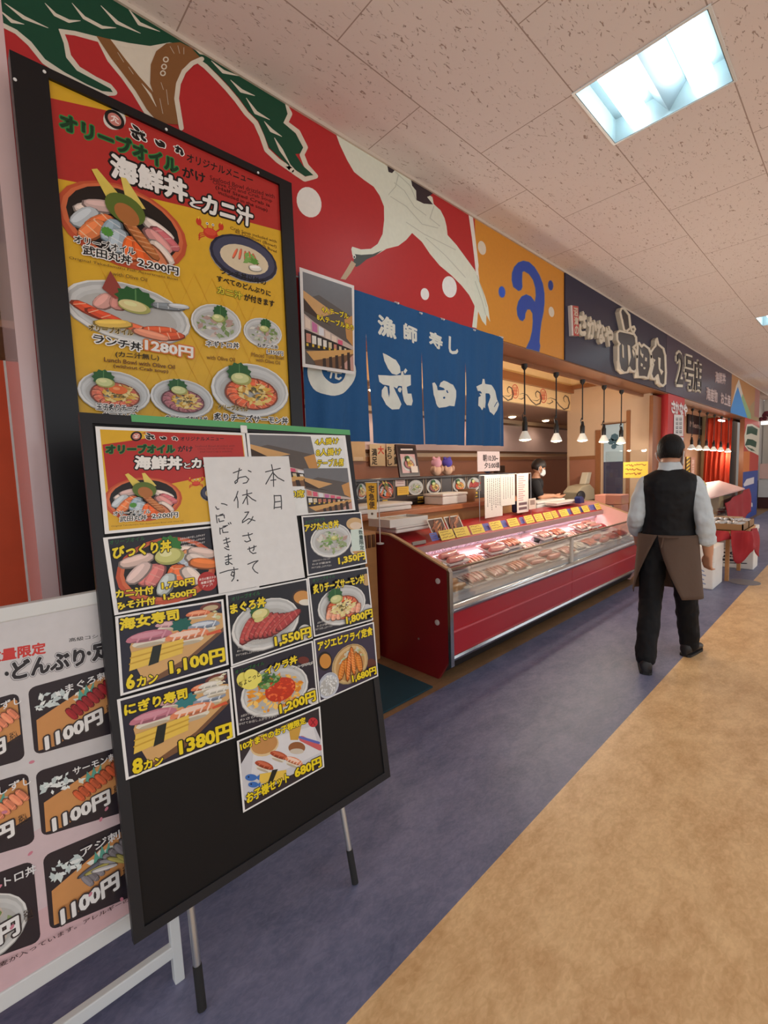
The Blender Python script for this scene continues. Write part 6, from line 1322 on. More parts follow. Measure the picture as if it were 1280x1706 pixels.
# door curtain and wall drawings on the right wall
PR = Pl((7.365, 3.37, 0), (0, -1, 0), (0, 0, 1))
dc = thing('door_curtain', 'narrow pale blue door curtain with dark lower half on the right wall', 'curtain', (7.36, 2.72, 1.0))
mk('cloth', MB().box(7.355, 7.368, 2.54, 2.82, 1.55, 2.12), mat('pale_blue_cloth', (176, 200, 214), .9), dc); mk('lower_cloth', MB().box(7.357, 7.366, 2.54, 2.82, 1.0, 1.55), mat('slate_navy_cloth', (66, 66, 90), .9), dc)
b = MB(); 
for y, z, r in ((2.66, 1.92, .06), (2.71, 1.86, .05), (2.62, 1.84, .05), (2.67, 1.78, .04)): b.tube([(7.352, y, z), (7.356, y, z)], r, 7)
mk('pattern', b, mat('dark_teal_print', (70, 100, 116), .9), dc); mk('rod', MB().tube([(7.35, 2.5, 2.13), (7.35, 2.86, 2.13)], .008, 8), WOODD, dc)
# pendant lamps over the cases
BULBM = mat('glowing_bulb', (255, 236, 200), .3, emit=26.0); BLK = mat('black_lamp_metal', (24, 22, 22), .4)
REFL = mat('frosted_lamp_glass', (216, 212, 200), .25, emit=.35)
def pendant(x, y, z0, zb, label, s=1.0, group=None, watts=BULB):
    t = thing('pendant_lamp', label, 'pendant lamp', (x, y, z0), group)
    mk('canopy', MB().lathe([(.010, -.055), (.028, -.03), (.030, 0)], (x, y, z0), 14), BLK, t, smooth=40)
    mk('cord', MB().tube([(x, y, zb + .25), (x, y, z0 - .05)], .007, 8), BLK, t)
    mk('socket', MB().lathe([(.010, .235), (.016, .22), (.02, .185), (.026, .178), (.026, .10), (.022, .09)], (x, y, zb), 14), BLK, t, smooth=40)
    mk('hook', MB().tube([(x - .03, y, zb + .2), (x - .045, y, zb + .24), (x - .02, y, zb + .27), (x, y, zb + .26)], .005, 6), BLK, t)
    r = MB().lathe([(.022, .10), (.030, .082), (.050 * s, .040), (.058 * s, .018), (.058 * s, .014), (.048 * s, .036), (.026, .078)], (x, y, zb), 20); mk('reflector', r, REFL, t, smooth=60)
    mk('bulb', MB().lathe([(0, .002), (.03 * s, .004), (.052 * s, .013), (.046 * s, .034), (.03, .05), (0, .06)], (x, y, zb), 18), BULBM, t, smooth=60)
    l = bpy.data.lights.new('bulb_light', 'POINT'); l.energy = watts; l.color = (1, .88, .72); l.shadow_soft_size = .03
    lo = bpy.data.objects.new('bulb_light', l); COL.objects.link(lo); lo.parent = t; lo.location = (0, 0, zb - z0 - .07)
    return t
for i, (cx_, cy_, bx_, by_) in enumerate(((874, 602, 875, 735), (927, 617, 928, 737), (971, 629, 971, 736), (1007, 640, 1008, 738), (1036, 648, 1036, 740))):
    c = at_z(cx_, cy_, ZB - .05); c.y = 2.262; c.x = at_y(cx_, cy_ - 2, 2.262).x; zz = at_y(bx_, by_, 2.262).z
    pendant(c.x, 2.262, ZB - .048, zz, 'black corded bulb lamp over the fish cases, %s from the near end' % ORD[i], 1.0, 'pendant lamps over the red cases')
# downlights in the rear ceiling; the last three are added unseen to brighten it
for i, q in enumerate(((845, 695), (893, 702), (776, 690), (614, 680), (660, 640), (730, 640), (560, 600))):
    c = at_z(*q, ZS); c.y = max(3.7, min(c.y, 4.3)); t = thing('downlight', 'small round recessed downlight in the brown rear ceiling, ' + ['second from the right', 'rightmost', 'third from the right', 'leftmost, seen through the first curtain slit', 'added unseen behind the curtain to brighten the rear', 'added unseen behind the curtain to brighten the rear', 'added unseen behind the curtain to brighten the rear'][i], 'downlight', (c.x, c.y, ZS), 'downlights in the rear ceiling')
    mk('rim', MB().lathe([(.06, -.006), (.075, -.006), (.075, 0), (.06, 0)], (c.x, c.y, ZS), 18), WHITE_ENAMEL, t); mk('lamp', MB().lathe([(0, -.03), (.04, -.026), (.06, -.012), (.062, -.001)], (c.x, c.y, ZS), 18), mat('warm_downlight', (255, 226, 180), .4, emit=18.0), t)
    l = bpy.data.lights.new('spot', 'SPOT'); l.energy = SPOT; l.color = (1, .86, .68); l.spot_size = 2.6; l.spot_blend = .6; l.shadow_soft_size = .06
    lo = bpy.data.objects.new('spot', l); COL.objects.link(lo); lo.parent = t; lo.location = (0, 0, -.03)
# warm cove tubes that light the raised front ceiling of the shop
cv = thing('cove_lamp', 'warm tube lamp hidden on the cove ledge of the shop ceiling', 'lamp', (4.3, 2.45, 2.6))
mk('tube', MB().tube([(.6, 2.36, 2.60), (7.2, 2.36, 2.60)], .015, 8), mat('warm_cove_tube', (255, 212, 146), .4, emit=10.0), cv); mk('shelf', MB().box(.5, 7.3, 2.315, 2.40, 2.555, 2.575), WOOD, cv)

# ------------------------------------------------------------------ people
SKIN = mat('skin', (206, 152, 122), .5, vary=.05, scale=20); HAIR = mat('black_hair', (12, 11, 11), .55, spec=.25, vary=.3, scale=80, bump=.5, bscale=140, stretch=(1, 1, .2))
VEST = mat('black_vest_cloth', (13, 13, 17), .6, vary=.15, spec=.3, bump=.35, bscale=14); SHIRT = mat('pale_grey_shirt', (200, 208, 213), .8, vary=.04, bump=.5, bscale=16); TROUS = mat('black_trousers', (12, 12, 16), .75, spec=.3, bump=.35, bscale=14); APRON = mat('brown_apron', (92, 72, 60), .85, vary=.06, bump=.25, bscale=18); SHOE = mat('black_shoe', (32, 29, 30), .45); MASK = mat('white_mask', (226, 226, 226), .8); EYEW = mat('eye_white', (230, 228, 224), .3); IRIS = mat('dark_iris', (34, 24, 20), .2); LIP = mat('lip', (176, 104, 96), .5)
def limb(b, *js, n=14):
    """a chain of joints (point, radius) as tapering tubes with round ends"""
    for (p, r), (q, s) in zip(js, js[1:]): b.tube([p, q], [r, s], n)
    for p, r in js: b.ball(p, r, n=n, m=8)
    return b
def loft(b, rings, n=26):
    vs = [(cx + rx * math.cos(2 * math.pi * k / n), cy + ry * math.sin(2 * math.pi * k / n), z) for z, cx, cy, rx, ry in rings for k in range(n)]
    m = len(rings)
    return b.add(vs, [(i * n + k, i * n + (k + 1) % n, (i + 1) * n + (k + 1) % n, (i + 1) * n + k) for i in range(m - 1) for k in range(n)] + [tuple(range(n))[::-1], tuple(range((m - 1) * n, m * n))])
WR = bpy.data.textures.new('wrinkle', 'CLOUDS'); WR.noise_scale = .07; WR.noise_depth = 1
def organic(name, b, m, parent, T, voxel=.007, it=6, wrinkle=0):
    b.V = [tuple(T @ Vector(v)) for v in b.V]
    o = mk(name, b, m, parent)
    r = o.modifiers.new('skin', 'REMESH'); r.mode = 'VOXEL'; r.voxel_size = voxel; r.use_smooth_shade = True
    s = o.modifiers.new('soft', 'SMOOTH'); s.factor = .5; s.iterations = it
    if wrinkle: d = o.modifiers.new('folds', 'DISPLACE'); d.texture = WR; d.strength = wrinkle; d.mid_level = .5; d.texture_coords = 'LOCAL'
    return o
def world(b, T): b.V = [tuple(T @ Vector(v)) for v in b.V]; return b
def hand(b, w, d, side, curl=.5):
    """palm and five fingers from wrist w along direction d; side = +1 / -1 thumb side vector"""
    d = Vector(d).normalized(); side = Vector(side).normalized(); nrm = d.cross(side).normalized(); w = Vector(w)
    for s in (-.026, -.009, .009, .026): limb(b, (w + side * s * .5, .018), (w + d * .085 + side * s, .0135), n=10)
    for i, (s, L) in enumerate(((.030, .068), (.010, .078), (-.010, .072), (-.029, .056))):
        p = w + d * .085 + side * s; q1 = p + (d * math.cos(curl * .5) + nrm * math.sin(curl * .5)) * L * .45; q2 = q1 + (d * math.cos(curl * 1.3) + nrm * math.sin(curl * 1.3)) * L * .33; q3 = q2 + (d * math.cos(curl * 2) + nrm * math.sin(curl * 2)) * L * .25
        limb(b, (p, .0098), (q1, .009), (q2, .0082), (q3, .0072), n=9)
    p = w + d * .028 + side * .024; q = p + (d * .7 + side * .7 + nrm * .25).normalized() * .042; limb(b, (p, .014), (q, .0105), (q + (d * .9 + side * .2 + nrm * .3).normalized() * .032, .0088), n=9)
def head(b, c, tilt=0):
    c = Vector(c)
    b.ball(c + Vector((-.008, 0, .018)), (.095, .077, .098), n=22, m=14); b.ball(c + Vector((.028, 0, -.05)), (.06, .058, .066), n=18, m=12)
    b.ball(c + Vector((.095, 0, -.025)), (.016, .013, .02), n=10, m=8); b.ball(c + Vector((.078, 0, -.005)), (.018, .011, .03), n=10, m=8)
    for s in (-1, 1): b.ball(c + Vector((-.010, s * .088, -.014)), (.020, .012, .034), n=12, m=8)
def face(parent, T, c, mask=True):
    c = Vector(c)
    for s in (-1, 1):
        e = mk('eye', world(MB().ball(c + Vector((.079, s * .032, .006)), (.008, .014, .008), n=12, m=8), T), EYEW, parent, smooth=80); mk('iris', world(MB().ball(c + Vector((.085, s * .032, .006)), .0055, n=10, m=6), T), IRIS, e)
        mk('eyebrow', world(MB().tube([c + Vector((.083, s * .016, .026)), c + Vector((.079, s * .046, .028))], .0035, 6), T), HAIR, parent)
    mk('mouth', world(MB().tube([c + Vector((.083, -.02, -.066)), c + Vector((.088, 0, -.066)), c + Vector((.083, .02, -.066))], .005, 6), T), LIP, parent)
    if mask:
        b = MB(); n, m_ = 14, 8
        vs = [c + Vector((.012 + (.098 + .016 * math.sin(math.pi * j / m_)) * math.cos(a) * (1 - .12 * abs(j / m_ - .5)), .078 * math.sin(a), -.008 - .092 * j / m_)) for j in range(m_ + 1) for a in [-1.35 + 2.7 * i / n for i in range(n + 1)]]
        b.add(vs, [(j * (n + 1) + i, j * (n + 1) + i + 1, (j + 1) * (n + 1) + i + 1, (j + 1) * (n + 1) + i) for j in range(m_) for i in range(n)])
        o = mk('face_mask', world(b, T), MASK, parent, smooth=80); md = o.modifiers.new('thick', 'SOLIDIFY'); md.thickness = .003
        for s in (-1, 1): mk('mask_strap', world(MB().tube([c + Vector((.035, s * .077, -.02)), c + Vector((-.005, s * .086, .012)), c + Vector((-.03, s * .088, -.008)), c + Vector((-.022, s * .085, -.045)), c + Vector((.03, s * .072, -.085))], .003, 6), T), MASK, o)
def hair_cap(c, back=1.0):
    c = Vector(c); b = MB(); n, m = 28, 16; vs = []; fs = []
    for i in range(m + 1):
        a = math.pi * .70 * i / m
        for k in range(n):
            t = 2 * math.pi * k / n; f = math.cos(t)
            lim = 1.0 if f < -.2 else (1.0 - .42 * (f + .2) / 1.2)
            aa = a * lim * (1.0 if f > 0 else 1.06 * back); r = 1.0 + .012 * math.sin(9 * t + 5 * aa)
            vs.append(c + Vector((-.010 + .103 * r * math.sin(aa) * math.cos(t), .0855 * r * math.sin(aa) * math.sin(t), .020 + .108 * r * math.cos(aa))))
    return b.add(vs, [(i * n + k, (i + 1) * n + k, (i + 1) * n + (k + 1) % n, i * n + (k + 1) % n) for i in range(m) for k in range(n)])
def place(x, y, deg, z=0): return Matrix.Translation((x, y, z)) @ Matrix.Rotation(math.radians(deg), 4, 'Z')

# man walking away along the edge of the two floors
MT = place(3.78, .985, 15)
man = thing('person', 'man walking away in black vest, rolled grey sleeves, brown apron and black trousers', 'person', M=MT)
HC = (.015, 0, 1.585)
HT = MT @ Matrix.Translation((0, 0, 1.47)) @ Matrix.Rotation(math.radians(-14), 4, 'Z') @ Matrix.Rotation(math.radians(6), 4, 'Y') @ Matrix.Translation((0, 0, -1.47))
JL = dict(hip=(-.01, .088, .87), knee=(-.06, .105, .48), ank=(-.235, .125, .105)); JR = dict(hip=(.01, -.088, .87), knee=(.15, -.125, .49), ank=(.245, -.155, .095))
b = MB(); loft(b, [(.84, 0, 0, .10, .15), (.95, 0, 0, .105, .15), (1.05, 0, 0, .10, .14), (1.18, -.005, 0, .11, .15), (1.30, -.01, 0, .11, .155), (1.37, -.01, 0, .09, .135), (1.42, -.005, 0, .06, .085), (1.46, 0, 0, .055, .062), (1.50, .008, 0, .052, .055), (1.54, .012, 0, .05, .05)])
for J in (JL, JR): limb(b, (J['hip'], .078), (J['knee'], .052), (J['ank'], .036)); limb(b, (J['ank'], .036), ((J['ank'][0] + .13, J['ank'][1], .05), .03))
ra = [((-.012, -.145, 1.33), .04), ((-.05, -.208, 1.10), .040), ((.0, -.236, .955), .041), ((.042, -.247, .842), .031)]
la = [((-.012, .145, 1.33), .04), ((-.05, .205, 1.10), .040), ((.08, .215, .99), .036), ((.15, .205, .93), .027)]
limb(b, *ra); limb(b, *la); hand(b, (.044, -.248, .838), (.25, .05, -1), (.75, .65, .1), .75); hand(b, (.15, .205, .93), (.8, -.1, -.6), (.5, -.7, .5), .6)
bh = MB(); head(bh, HC); bh.V = [tuple(MT.inverted() @ (HT @ Vector(v))) for v in bh.V]; b.add(bh.V, bh.F)
organic('body', b, SKIN, man, MT, .0055, 5)
o = mk('hair', world(hair_cap(HC), HT), HAIR, man, smooth=80); o.modifiers.new('thick', 'SOLIDIFY').thickness = .006
face(man, HT, HC)
b = MB(); loft(b, [(.845, 0, 0, .118, .168), (.93, 0, 0, .128, .178), (1.02, 0, 0, .122, .165), (1.12, -.004, 0, .126, .166), (1.22, -.008, 0, .134, .178), (1.31, -.012, 0, .136, .186), (1.37, -.012, 0, .118, .186), (1.405, -.012, 0, .098, .165), (1.435, -.012, 0, .08, .118), (1.455, -.01, 0, .066, .088)])
organic('vest', b, VEST, man, MT, .008, 3, .010)
b = MB(); limb(b, ((-.012, -.148, 1.345), .062), ((-.03, -.185, 1.24), .060), ((-.05, -.21, 1.10), .058), ((-.028, -.226, 1.02), .056), ((-.004, -.236, .95), .052)); limb(b, ((-.012, .148, 1.345), .062), ((-.03, .182, 1.24), .060), ((-.05, .207, 1.10), .058), ((.03, .214, 1.03), .055), ((.085, .214, .99), .05))
b.tube([(-.008, -.235, .965), (.006, -.239, .925)], [.058, .056], 14); loft(b, [(1.33, -.01, 0, .10, .16), (1.41, -.01, 0, .09, .15), (1.455, -.008, 0, .066, .078), (1.49, -.004, 0, .064, .068), (1.505, .0, 0, .063, .066)])
organic('shirt', b, SHIRT, man, MT, .007, 3, .022)
b = MB(); loft(b, [(.80, 0, 0, .118, .172), (.86, 0, 0, .125, .176), (.95, 0, 0, .118, .168)])
for J in (JL, JR):
    a_ = Vector(J['ank']); limb(b, (J['hip'], .098), (J['knee'], .078), ((Vector(J['knee']) * .4 + a_ * .6), .073), (a_ + Vector((-.01, 0, .0)), .068))
organic('trousers', b, TROUS, man, MT, .008, 4, .016)
# wrap apron: open at the back, the left flap swung wide, the right one hanging straight
b = MB(); n, m = 44, 16; vs = []
for j in range(m + 1):
    t = j / m; z = .985 - t * .45; gr, gl = math.radians(-20 + 44 * t ** 1.3), math.radians(20 + 52 * t ** .9)
    for i in range(n + 1):
        a_ = math.pi + gr + (2 * math.pi - gr - gl) * i / n; fl = 1 + t * (.20 + .05 * math.sin(6 * a_ + 1)); o_ = .006 if i > n * .8 else 0
        vs.append(((.138 + .03 * t + o_) * fl * math.cos(a_), (.188 + o_) * fl * math.sin(a_), z))
b.add(vs, [(j * (n + 1) + i, j * (n + 1) + i + 1, (j + 1) * (n + 1) + i + 1, (j + 1) * (n + 1) + i) for j in range(m) for i in range(n)])
o = mk('apron', world(b, MT), APRON, man, smooth=80); o.modifiers.new('thick', 'SOLIDIFY').thickness = .005
mk('apron_tie', world(MB().tube([(-.145, .06, .975), (-.152, 0, .972), (-.145, -.06, .975)], .008, 8).tube([(-.152, .03, .97), (-.16, .042, .90)], .006, 6), MT), APRON, man)
for J, yaw_, pit in ((JL, 4, 0), (JR, -22, 0)):
    a_ = J['ank']; S = MT @ Matrix.Translation((a_[0], a_[1], 0)) @ Matrix.Rotation(math.radians(yaw_), 4, 'Z')
    b = MB(); vs = []; N = 18; ringsS = [(-.082, .028, .040, .075), (-.07, .038, .045, .095), (-.03, .044, .05, .105), (.03, .045, .046, .085), (.09, .050, .038, .066), (.14, .050, .034, .055), (.175, .040, .03, .045), (.19, .02, .024, .03)]
    for x, w, _, h in ringsS:
        for k in range(N): an = 2 * math.pi * k / N; vs.append((x, w * math.cos(an), max(.012, .012 + h * (.5 + .5 * math.sin(an)) if math.sin(an) > -.7 else .012)))
    b.add(vs, [(i * N + k, i * N + (k + 1) % N, (i + 1) * N + (k + 1) % N, (i + 1) * N + k) for i in range(len(ringsS) - 1) for k in range(N)] + [tuple(range(N)), tuple(range((len(ringsS) - 1) * N, len(ringsS) * N))])
    sh = mk('shoe', world(b, S), SHOE, man, smooth=60)
    pr = [(-.084, .02), (-.07, .038), (0, .043), (.06, .046), (.14, .049), (.182, .032), (.19, 0)]; pr = pr + [(x, -w) for x, w in pr[::-1][1:]]
    mk('sole', world(MB().prism(pr, 'z', 0.001, .018), S), RUB, sh)

# shop worker behind the cases, bending over the white box
WT_ = place(6.0, 3.30, -62)
wk = thing('person', 'shop worker in black shirt and white mask bending over the foam box behind the cases', 'person', M=WT_)
HC2 = (.10, 0, 1.50)
HW = WT_ @ Matrix.Translation(HC2) @ Matrix.Rotation(math.radians(22), 4, 'Z') @ Matrix.Rotation(math.radians(24), 4, 'Y') @ Matrix.Translation((-HC2[0], -HC2[1], -HC2[2]))
b = MB(); loft(b, [(.80, -.02, 0, .10, .15), (.95, -.02, 0, .10, .145), (1.12, .01, 0, .105, .15), (1.25, .04, 0, .105, .16), (1.31, .05, 0, .09, .14), (1.35, .06, 0, .06, .07), (1.42, .08, 0, .05, .05)])
for s in (-1, 1): limb(b, ((-.02, s * .085, .84), .08), ((-.01, s * .09, .46), .055), ((-.04, s * .09, .08), .04)); limb(b, ((-.04, s * .09, .06), .035), ((.1, s * .09, .035), .028))
limb(b, ((.05, .16, 1.28), .05), ((.10, .21, 1.08), .04), ((.28, .12, 1.085), .028)); hand(b, (.28, .12, 1.085), (.9, -.2, -.15), (.2, -.8, .3), .4)
limb(b, ((.05, -.16, 1.28), .05), ((.12, -.22, 1.09), .04), ((.29, -.10, 1.10), .028)); hand(b, (.29, -.10, 1.10), (.9, .2, -.15), (.2, .8, .3), .4)
bh = MB(); head(bh, HC2); bh.V = [tuple(WT_.inverted() @ (HW @ Vector(v))) for v in bh.V]; b.add(bh.V, bh.F)
organic('body', b, SKIN, wk, WT_, .0065, 4)
o = mk('hair', world(hair_cap(HC2), HW), mat('dark_brown_hair', (38, 28, 26), .5, vary=.3, scale=60), wk, smooth=80); o.modifiers.new('thick', 'SOLIDIFY').thickness = .01
face(wk, HW, HC2)
b = MB(); loft(b, [(.80, -.02, 0, .13, .18), (.95, -.02, 0, .125, .17), (1.12, .01, 0, .125, .17), (1.25, .04, 0, .125, .178), (1.31, .05, 0, .11, .155), (1.35, .06, 0, .075, .085)]); limb(b, ((.05, .15, 1.275), .068), ((.09, .20, 1.13), .06)); limb(b, ((.05, -.15, 1.275), .068), ((.105, -.21, 1.14), .06))
organic('shirt', b, mat('black_tee', (28, 27, 32), .8, bump=.3, bscale=16), wk, WT_, .008, 4)
b = MB(); loft(b, [(.78, -.02, 0, .13, .18), (.88, -.02, 0, .13, .18)])
for s in (-1, 1): limb(b, ((-.02, s * .088, .84), .095), ((-.01, s * .09, .46), .075), ((-.04, s * .09, .1), .06))
organic('trousers', b, TROUS, wk, WT_, .009, 4)
for s in (-1, 1): mk('shoe', world(MB().ball((.03, s * .09, .038), (.13, .045, .038), n=16, m=8), WT_), SHOE, wk, smooth=80)

# ------------------------------------------------------------------ second stall
c6 = CO(1110, 640, 8.533)
PB2 = Pl((0, YF, 0)); a = Art(PB2, 4e-4, .003); f = px_frame(a); k = f.crop(1110, 640, 8.533)
for i, (ch, x) in enumerate((('さ', 75), ('か', 130), ('な', 190), ('や', 245))): k.text(ch, (x, 400 + i * 14), (x + 52, 412 + i * 14), (x, 235 + i * 16), (232, 226, 226), bold=.05)
k.poly([(108, 430), (242, 440), (240, 742), (104, 735)], (226, 222, 222))
R = random.Random(9)
for x in (150, 200):
    for y in (500, 560, 620, 680): k.rect(x - 15, y - 22, x + 17, y + 18, (70, 70, 76)); k.line([(x - 10, y - 8), (x + 12, y - 6)], 7, (226, 222, 222)); k.line([(x, y - 16), (x + 2, y + 12)], 6, (226, 222, 222))
b = a.mb(); lab(mk('pillar_banner', b, PAINT, recalc=False), 'white lettering and paper poster on the red pillar beyond the first shop', 'poster')
P_ = Pl((0, YF - .004, 0)); flat_sheet(P_, c6([(140, 745), (236, 760), (246, 1240), (196, 1250)]), (206, 212, 222), 'paper_banner', 'long pale paper banner hanging low on the red pillar', 'banner', None, None, .003)
PBK = Pl((0, 2.90, 0))
flat_sheet(PBK, c6([(305, 335), (515, 400), (505, 735), (305, 690)]), (36, 30, 34), 'menu_display', 'black menu board with faint lettering in the second stall', 'menu board', None, lambda g, f: [g.text('Menu', (.1, .72), (.9, .76), (.1, .5), (150, 130, 120), bold=.02)], .02, .02)
flat_sheet(PBK, c6([(285, 1035), (335, 1030), (330, 1300), (285, 1300)]), (214, 176, 60), 'vertical_sign', 'yellow striped vertical sign beside the second stall column', 'sign', None, lambda g, f: [g.line([(.0, .2 + .2 * i), (1, .05 + .2 * i)], .12, (90, 70, 40)) for i in range(4)], .01, .005)
flat_sheet(PBK, c6([(350, 1040), (410, 1040), (405, 1310), (345, 1310)]), (176, 132, 116), 'vertical_sign', 'brownish vertical sign with pale writing in the second stall', 'sign', None, lambda g, f: g.vtext('お土産', (.5, .1), (.5, .9), .5, (214, 190, 180), bold=.02), .01, .005)
cx0 = at_y(1170.5, 750, 2.8).x; cx1 = at_y(1182, 750, 2.8).x
struct('column', MB().lathe([((cx1 - cx0) * .36, 0), ((cx1 - cx0) * .36, 2.62)], ((cx0 + cx1) / 2 + .1, 2.68, 0), 22), mat('cream_column', (206, 184, 146), .5), smooth=40)
lab(mk('counter_wall', MB().box(cx1 - .2, 17.9, 2.86, 2.92, 0, 1.78), mat('brown_stall_panel', (156, 104, 76), .5)), 'brown low panel wall behind the second stall column', 'panel')
# orange-red curtain gathered beside the wave pillar
b = MB(); n, m = 26, 12; vs = []
for j in range(m + 1):
    z = 2.56 - (2.56 - .75) * j / m
    for i in range(n + 1):
        s = i / n; y = 2.24 + .52 * s * (1 + .10 * j / m); vs.append((13.55 + .05 * math.sin(s * 34 + .5 * math.sin(j * .6)) * (.5 + j / m) - .15 * j / m * (1 - s), y, z))
b.add(vs, [(j * (n + 1) + i, j * (n + 1) + i + 1, (j + 1) * (n + 1) + i + 1, (j + 1) * (n + 1) + i) for j in range(m) for i in range(n)])
o = lab(mk('stall_curtain', b, mat('orange_red_cloth', (196, 62, 34), .8, vary=.12), smooth=80), 'orange red curtain hanging at the far side of the second stall', 'curtain'); o.modifiers.new('thick', 'SOLIDIFY').thickness = .006
for i, (px_, py_) in enumerate(((1152.5, 749), (1164.5, 750), (1177, 750.5), (1189, 751.5), (1201, 752), (1213, 753.5))):
    c = at_y(px_, py_, 2.27); pendant(c.x, 2.27, 2.50, c.z, 'bulb lamp in the row over the second stall, %s from the left' % ORD[i], 1.15, 'pendant lamps over the second stall', BULB * .6)
lab(mk('batten_light', MB().box(12.9, 13.3, 2.34, 2.40, 2.43, 2.46), mat('batten_lamp', (255, 240, 230), .4, emit=6.0)), 'short white batten light near the orange curtain', 'light')
# stall case with slanted pink top
PKT = mat('pale_pink_top', (232, 184, 178), .35); CL2 = mat('crimson_cloth', (158, 34, 44), .8, vary=.15, bump=.3, bscale=12)
sc2 = thing('stall_case', 'second stall fish case with slanted pale pink top and clear front', 'display case', (9.6, 2.0, 0))
mk('top', MB().prism([(1.62, .93), (1.62, .955), (2.04, 1.115), (2.04, 1.09)], 'x', 8.0, 11.2), PKT, sc2, bev=.003)
mk('front_glass', MB().box(8.0, 11.2, 1.63, 1.636, .56, .93), GLASS, sc2); mk('end_glass', MB().prism([(1.64, .56), (1.64, .93), (2.03, 1.08), (2.03, .56)], 'x', 11.18, 11.19), GLASS, sc2)
mk('body', MB().box(8.0, 11.2, 1.63, 2.04, .04, .56), mat('white_case_body', (214, 206, 204), .4), sc2); mk('back_panel', MB().box(8.0, 11.2, 2.025, 2.04, .56, 1.09), CASEW, sc2)
for x in (8.02, 11.17): mk('corner_post', MB().box(x - .015, x + .015, 1.625, 1.65, .56, .935), PLASTIC_W, sc2)
for x in (8.05, 11.15):
    for y in (1.68, 1.98): mk('foot', MB().box(x - .02, x + .02, y - .02, y + .02, 0, .04), BLACKP, sc2)
for i in range(7):
    M_ = Matrix.Translation((8.35 + i * .42, 1.83, .562)) @ Matrix.Rotation(R.uniform(-.1, .1), 4, 'Z') @ Matrix.Scale(1.25, 4); pr_ = protos[['tan', 'sashimi', 'squid', 'tan', 'fillet', 'tuna', 'squid'][i]]
    dup(pr_[0], M_, 'fish pack inside the second stall case, %s from the left' % ORD[i], 'fish packs in the second stall', pr_[1])
for i in range(7):
    P2 = Pl((8.3 + i * .2, 1.93, 1.085), (1, 0, 0), (0, .5, .87)); ob = lab(mk('price_card', local_box(P2, 0, .16, 0, .09, 0, .002), CARDY, None, P2.M), 'yellow price card on the pink top of the second stall, %s from the left' % ORD[i], 'price card', 'yellow price cards of the second stall')
# crimson cloth bunched at the end of the case
def drape(name, label, P0, P1, drop, sag, folds, m_, seed):
    R = random.Random(seed); b = MB(); n, m = 24, 12; vs = []
    for j in range(m + 1):
        t = j / m
        for i in range(n + 1):
            s = i / n; PL = P1 if isinstance(P1, list) else [P1]; PL = [P0] + PL; k_ = min(len(PL) - 2, int(s * (len(PL) - 1))); q = PL[k_].lerp(PL[k_ + 1], s * (len(PL) - 1) - k_); dd = (PL[k_ + 1] - PL[k_]).normalized(); out = .035 * t * math.sin(folds * s * 6.28 + seed) + .02 * math.sin(13 * s + 4 * t)
            vs.append((q.x + out * dd.y - (.02 * t if len(PL) > 2 else -.03 * math.sin(5 * s) * t), q.y - out * dd.x - .04 * t, q.z - t * (drop + sag * math.sin(folds * s * 3.14 + seed))))
    b.add(vs, [(j * (n + 1) + i, j * (n + 1) + i + 1, (j + 1) * (n + 1) + i + 1, (j + 1) * (n + 1) + i) for j in range(m) for i in range(n)])
    o = lab(mk(name, b, m_, smooth=80), label, 'cloth'); o.modifiers.new('thick', 'SOLIDIFY').thickness = .006; return o
drape('red_cloth', 'crimson cloth draped over the far end of the second stall case', Vector((9.3, 1.60, .80)), Vector((11.35, 1.58, .95)), .55, .1, 3, CL2, 2)
# low fish table pushed out into the walkway
tx0, tx1, ty0, ty1 = 6.88, 7.72, .99, 1.56
ft = thing('fish_table', 'low table carrying dried fish trays in front of the second stall', 'table', ((tx0 + tx1) / 2, 1.3, 0))
mk('top', MB().box(tx0, tx1, ty0, ty1, .60, .635), WOODL, ft)
for x in (tx0 + .04, tx1 - .04):
    for y in (ty0 + .16, ty1 - .04): mk('leg', MB().box(x - .02, x + .02, y - .02, y + .02, 0, .60), WOODL, ft)
drape('red_cloth', 'red cloth hanging over the near edge of the low fish table', Vector((tx0 - .055, ty1, .640)), Vector((tx0 - .055, ty0 + .14, .640)), .13, .03, 2, CL2, 5)
drape('red_cloth', 'red cloth tied and bunched at the walkway corner of the low fish table', Vector((tx0 - .06, ty0 + .12, .655)), [Vector((tx0 - .06, ty0 - .055, .655)), Vector((tx0 + .42, ty0 - .06, .645))], .30, .10, 2, CL2, 7)
KRAFT = mat('kraft_tray_wood', (150, 112, 74), .6, scale=5, vary=.15); SILV = mat('silver_dried_fish', (196, 198, 200), .25, metal=.5, vary=.25, scale=30)
for i, (x0, x1, y0, y1, z0) in enumerate(((6.90, 7.26, 1.0, 1.54, .637), (7.30, 7.68, 1.0, 1.54, .637))):
    t = thing('fish_tray', ['wooden tray of shiny dried fish, nearer one on the low table', 'wooden tray of shiny dried fish, farther one on the low table'][i], 'tray', ((x0 + x1) / 2, 1.27, z0), 'dried fish trays')
    b = MB().box(x0, x1, y0, y1, z0, z0 + .01)
    for r in ((x0, x1, y0, y0 + .014), (x0, x1, y1 - .014, y1), (x0, x0 + .014, y0, y1), (x1 - .014, x1, y0, y1)): b.box(*r, z0, z0 + .085)
    mk('tray', b, KRAFT, t)
    for k_ in range(9):
        b = MB(); fish_slice(.27, .06, .022, .012, b, Matrix.Translation(((x0 + x1) / 2, y0 + .05 + k_ * .055, z0 + .075 + .006 * (k_ % 2))) @ Matrix.Rotation(R.uniform(-.3, .3), 4, 'Z') @ Matrix.Rotation(.5, 4, 'X')); mk('fish', b, SILV, t, smooth=60)
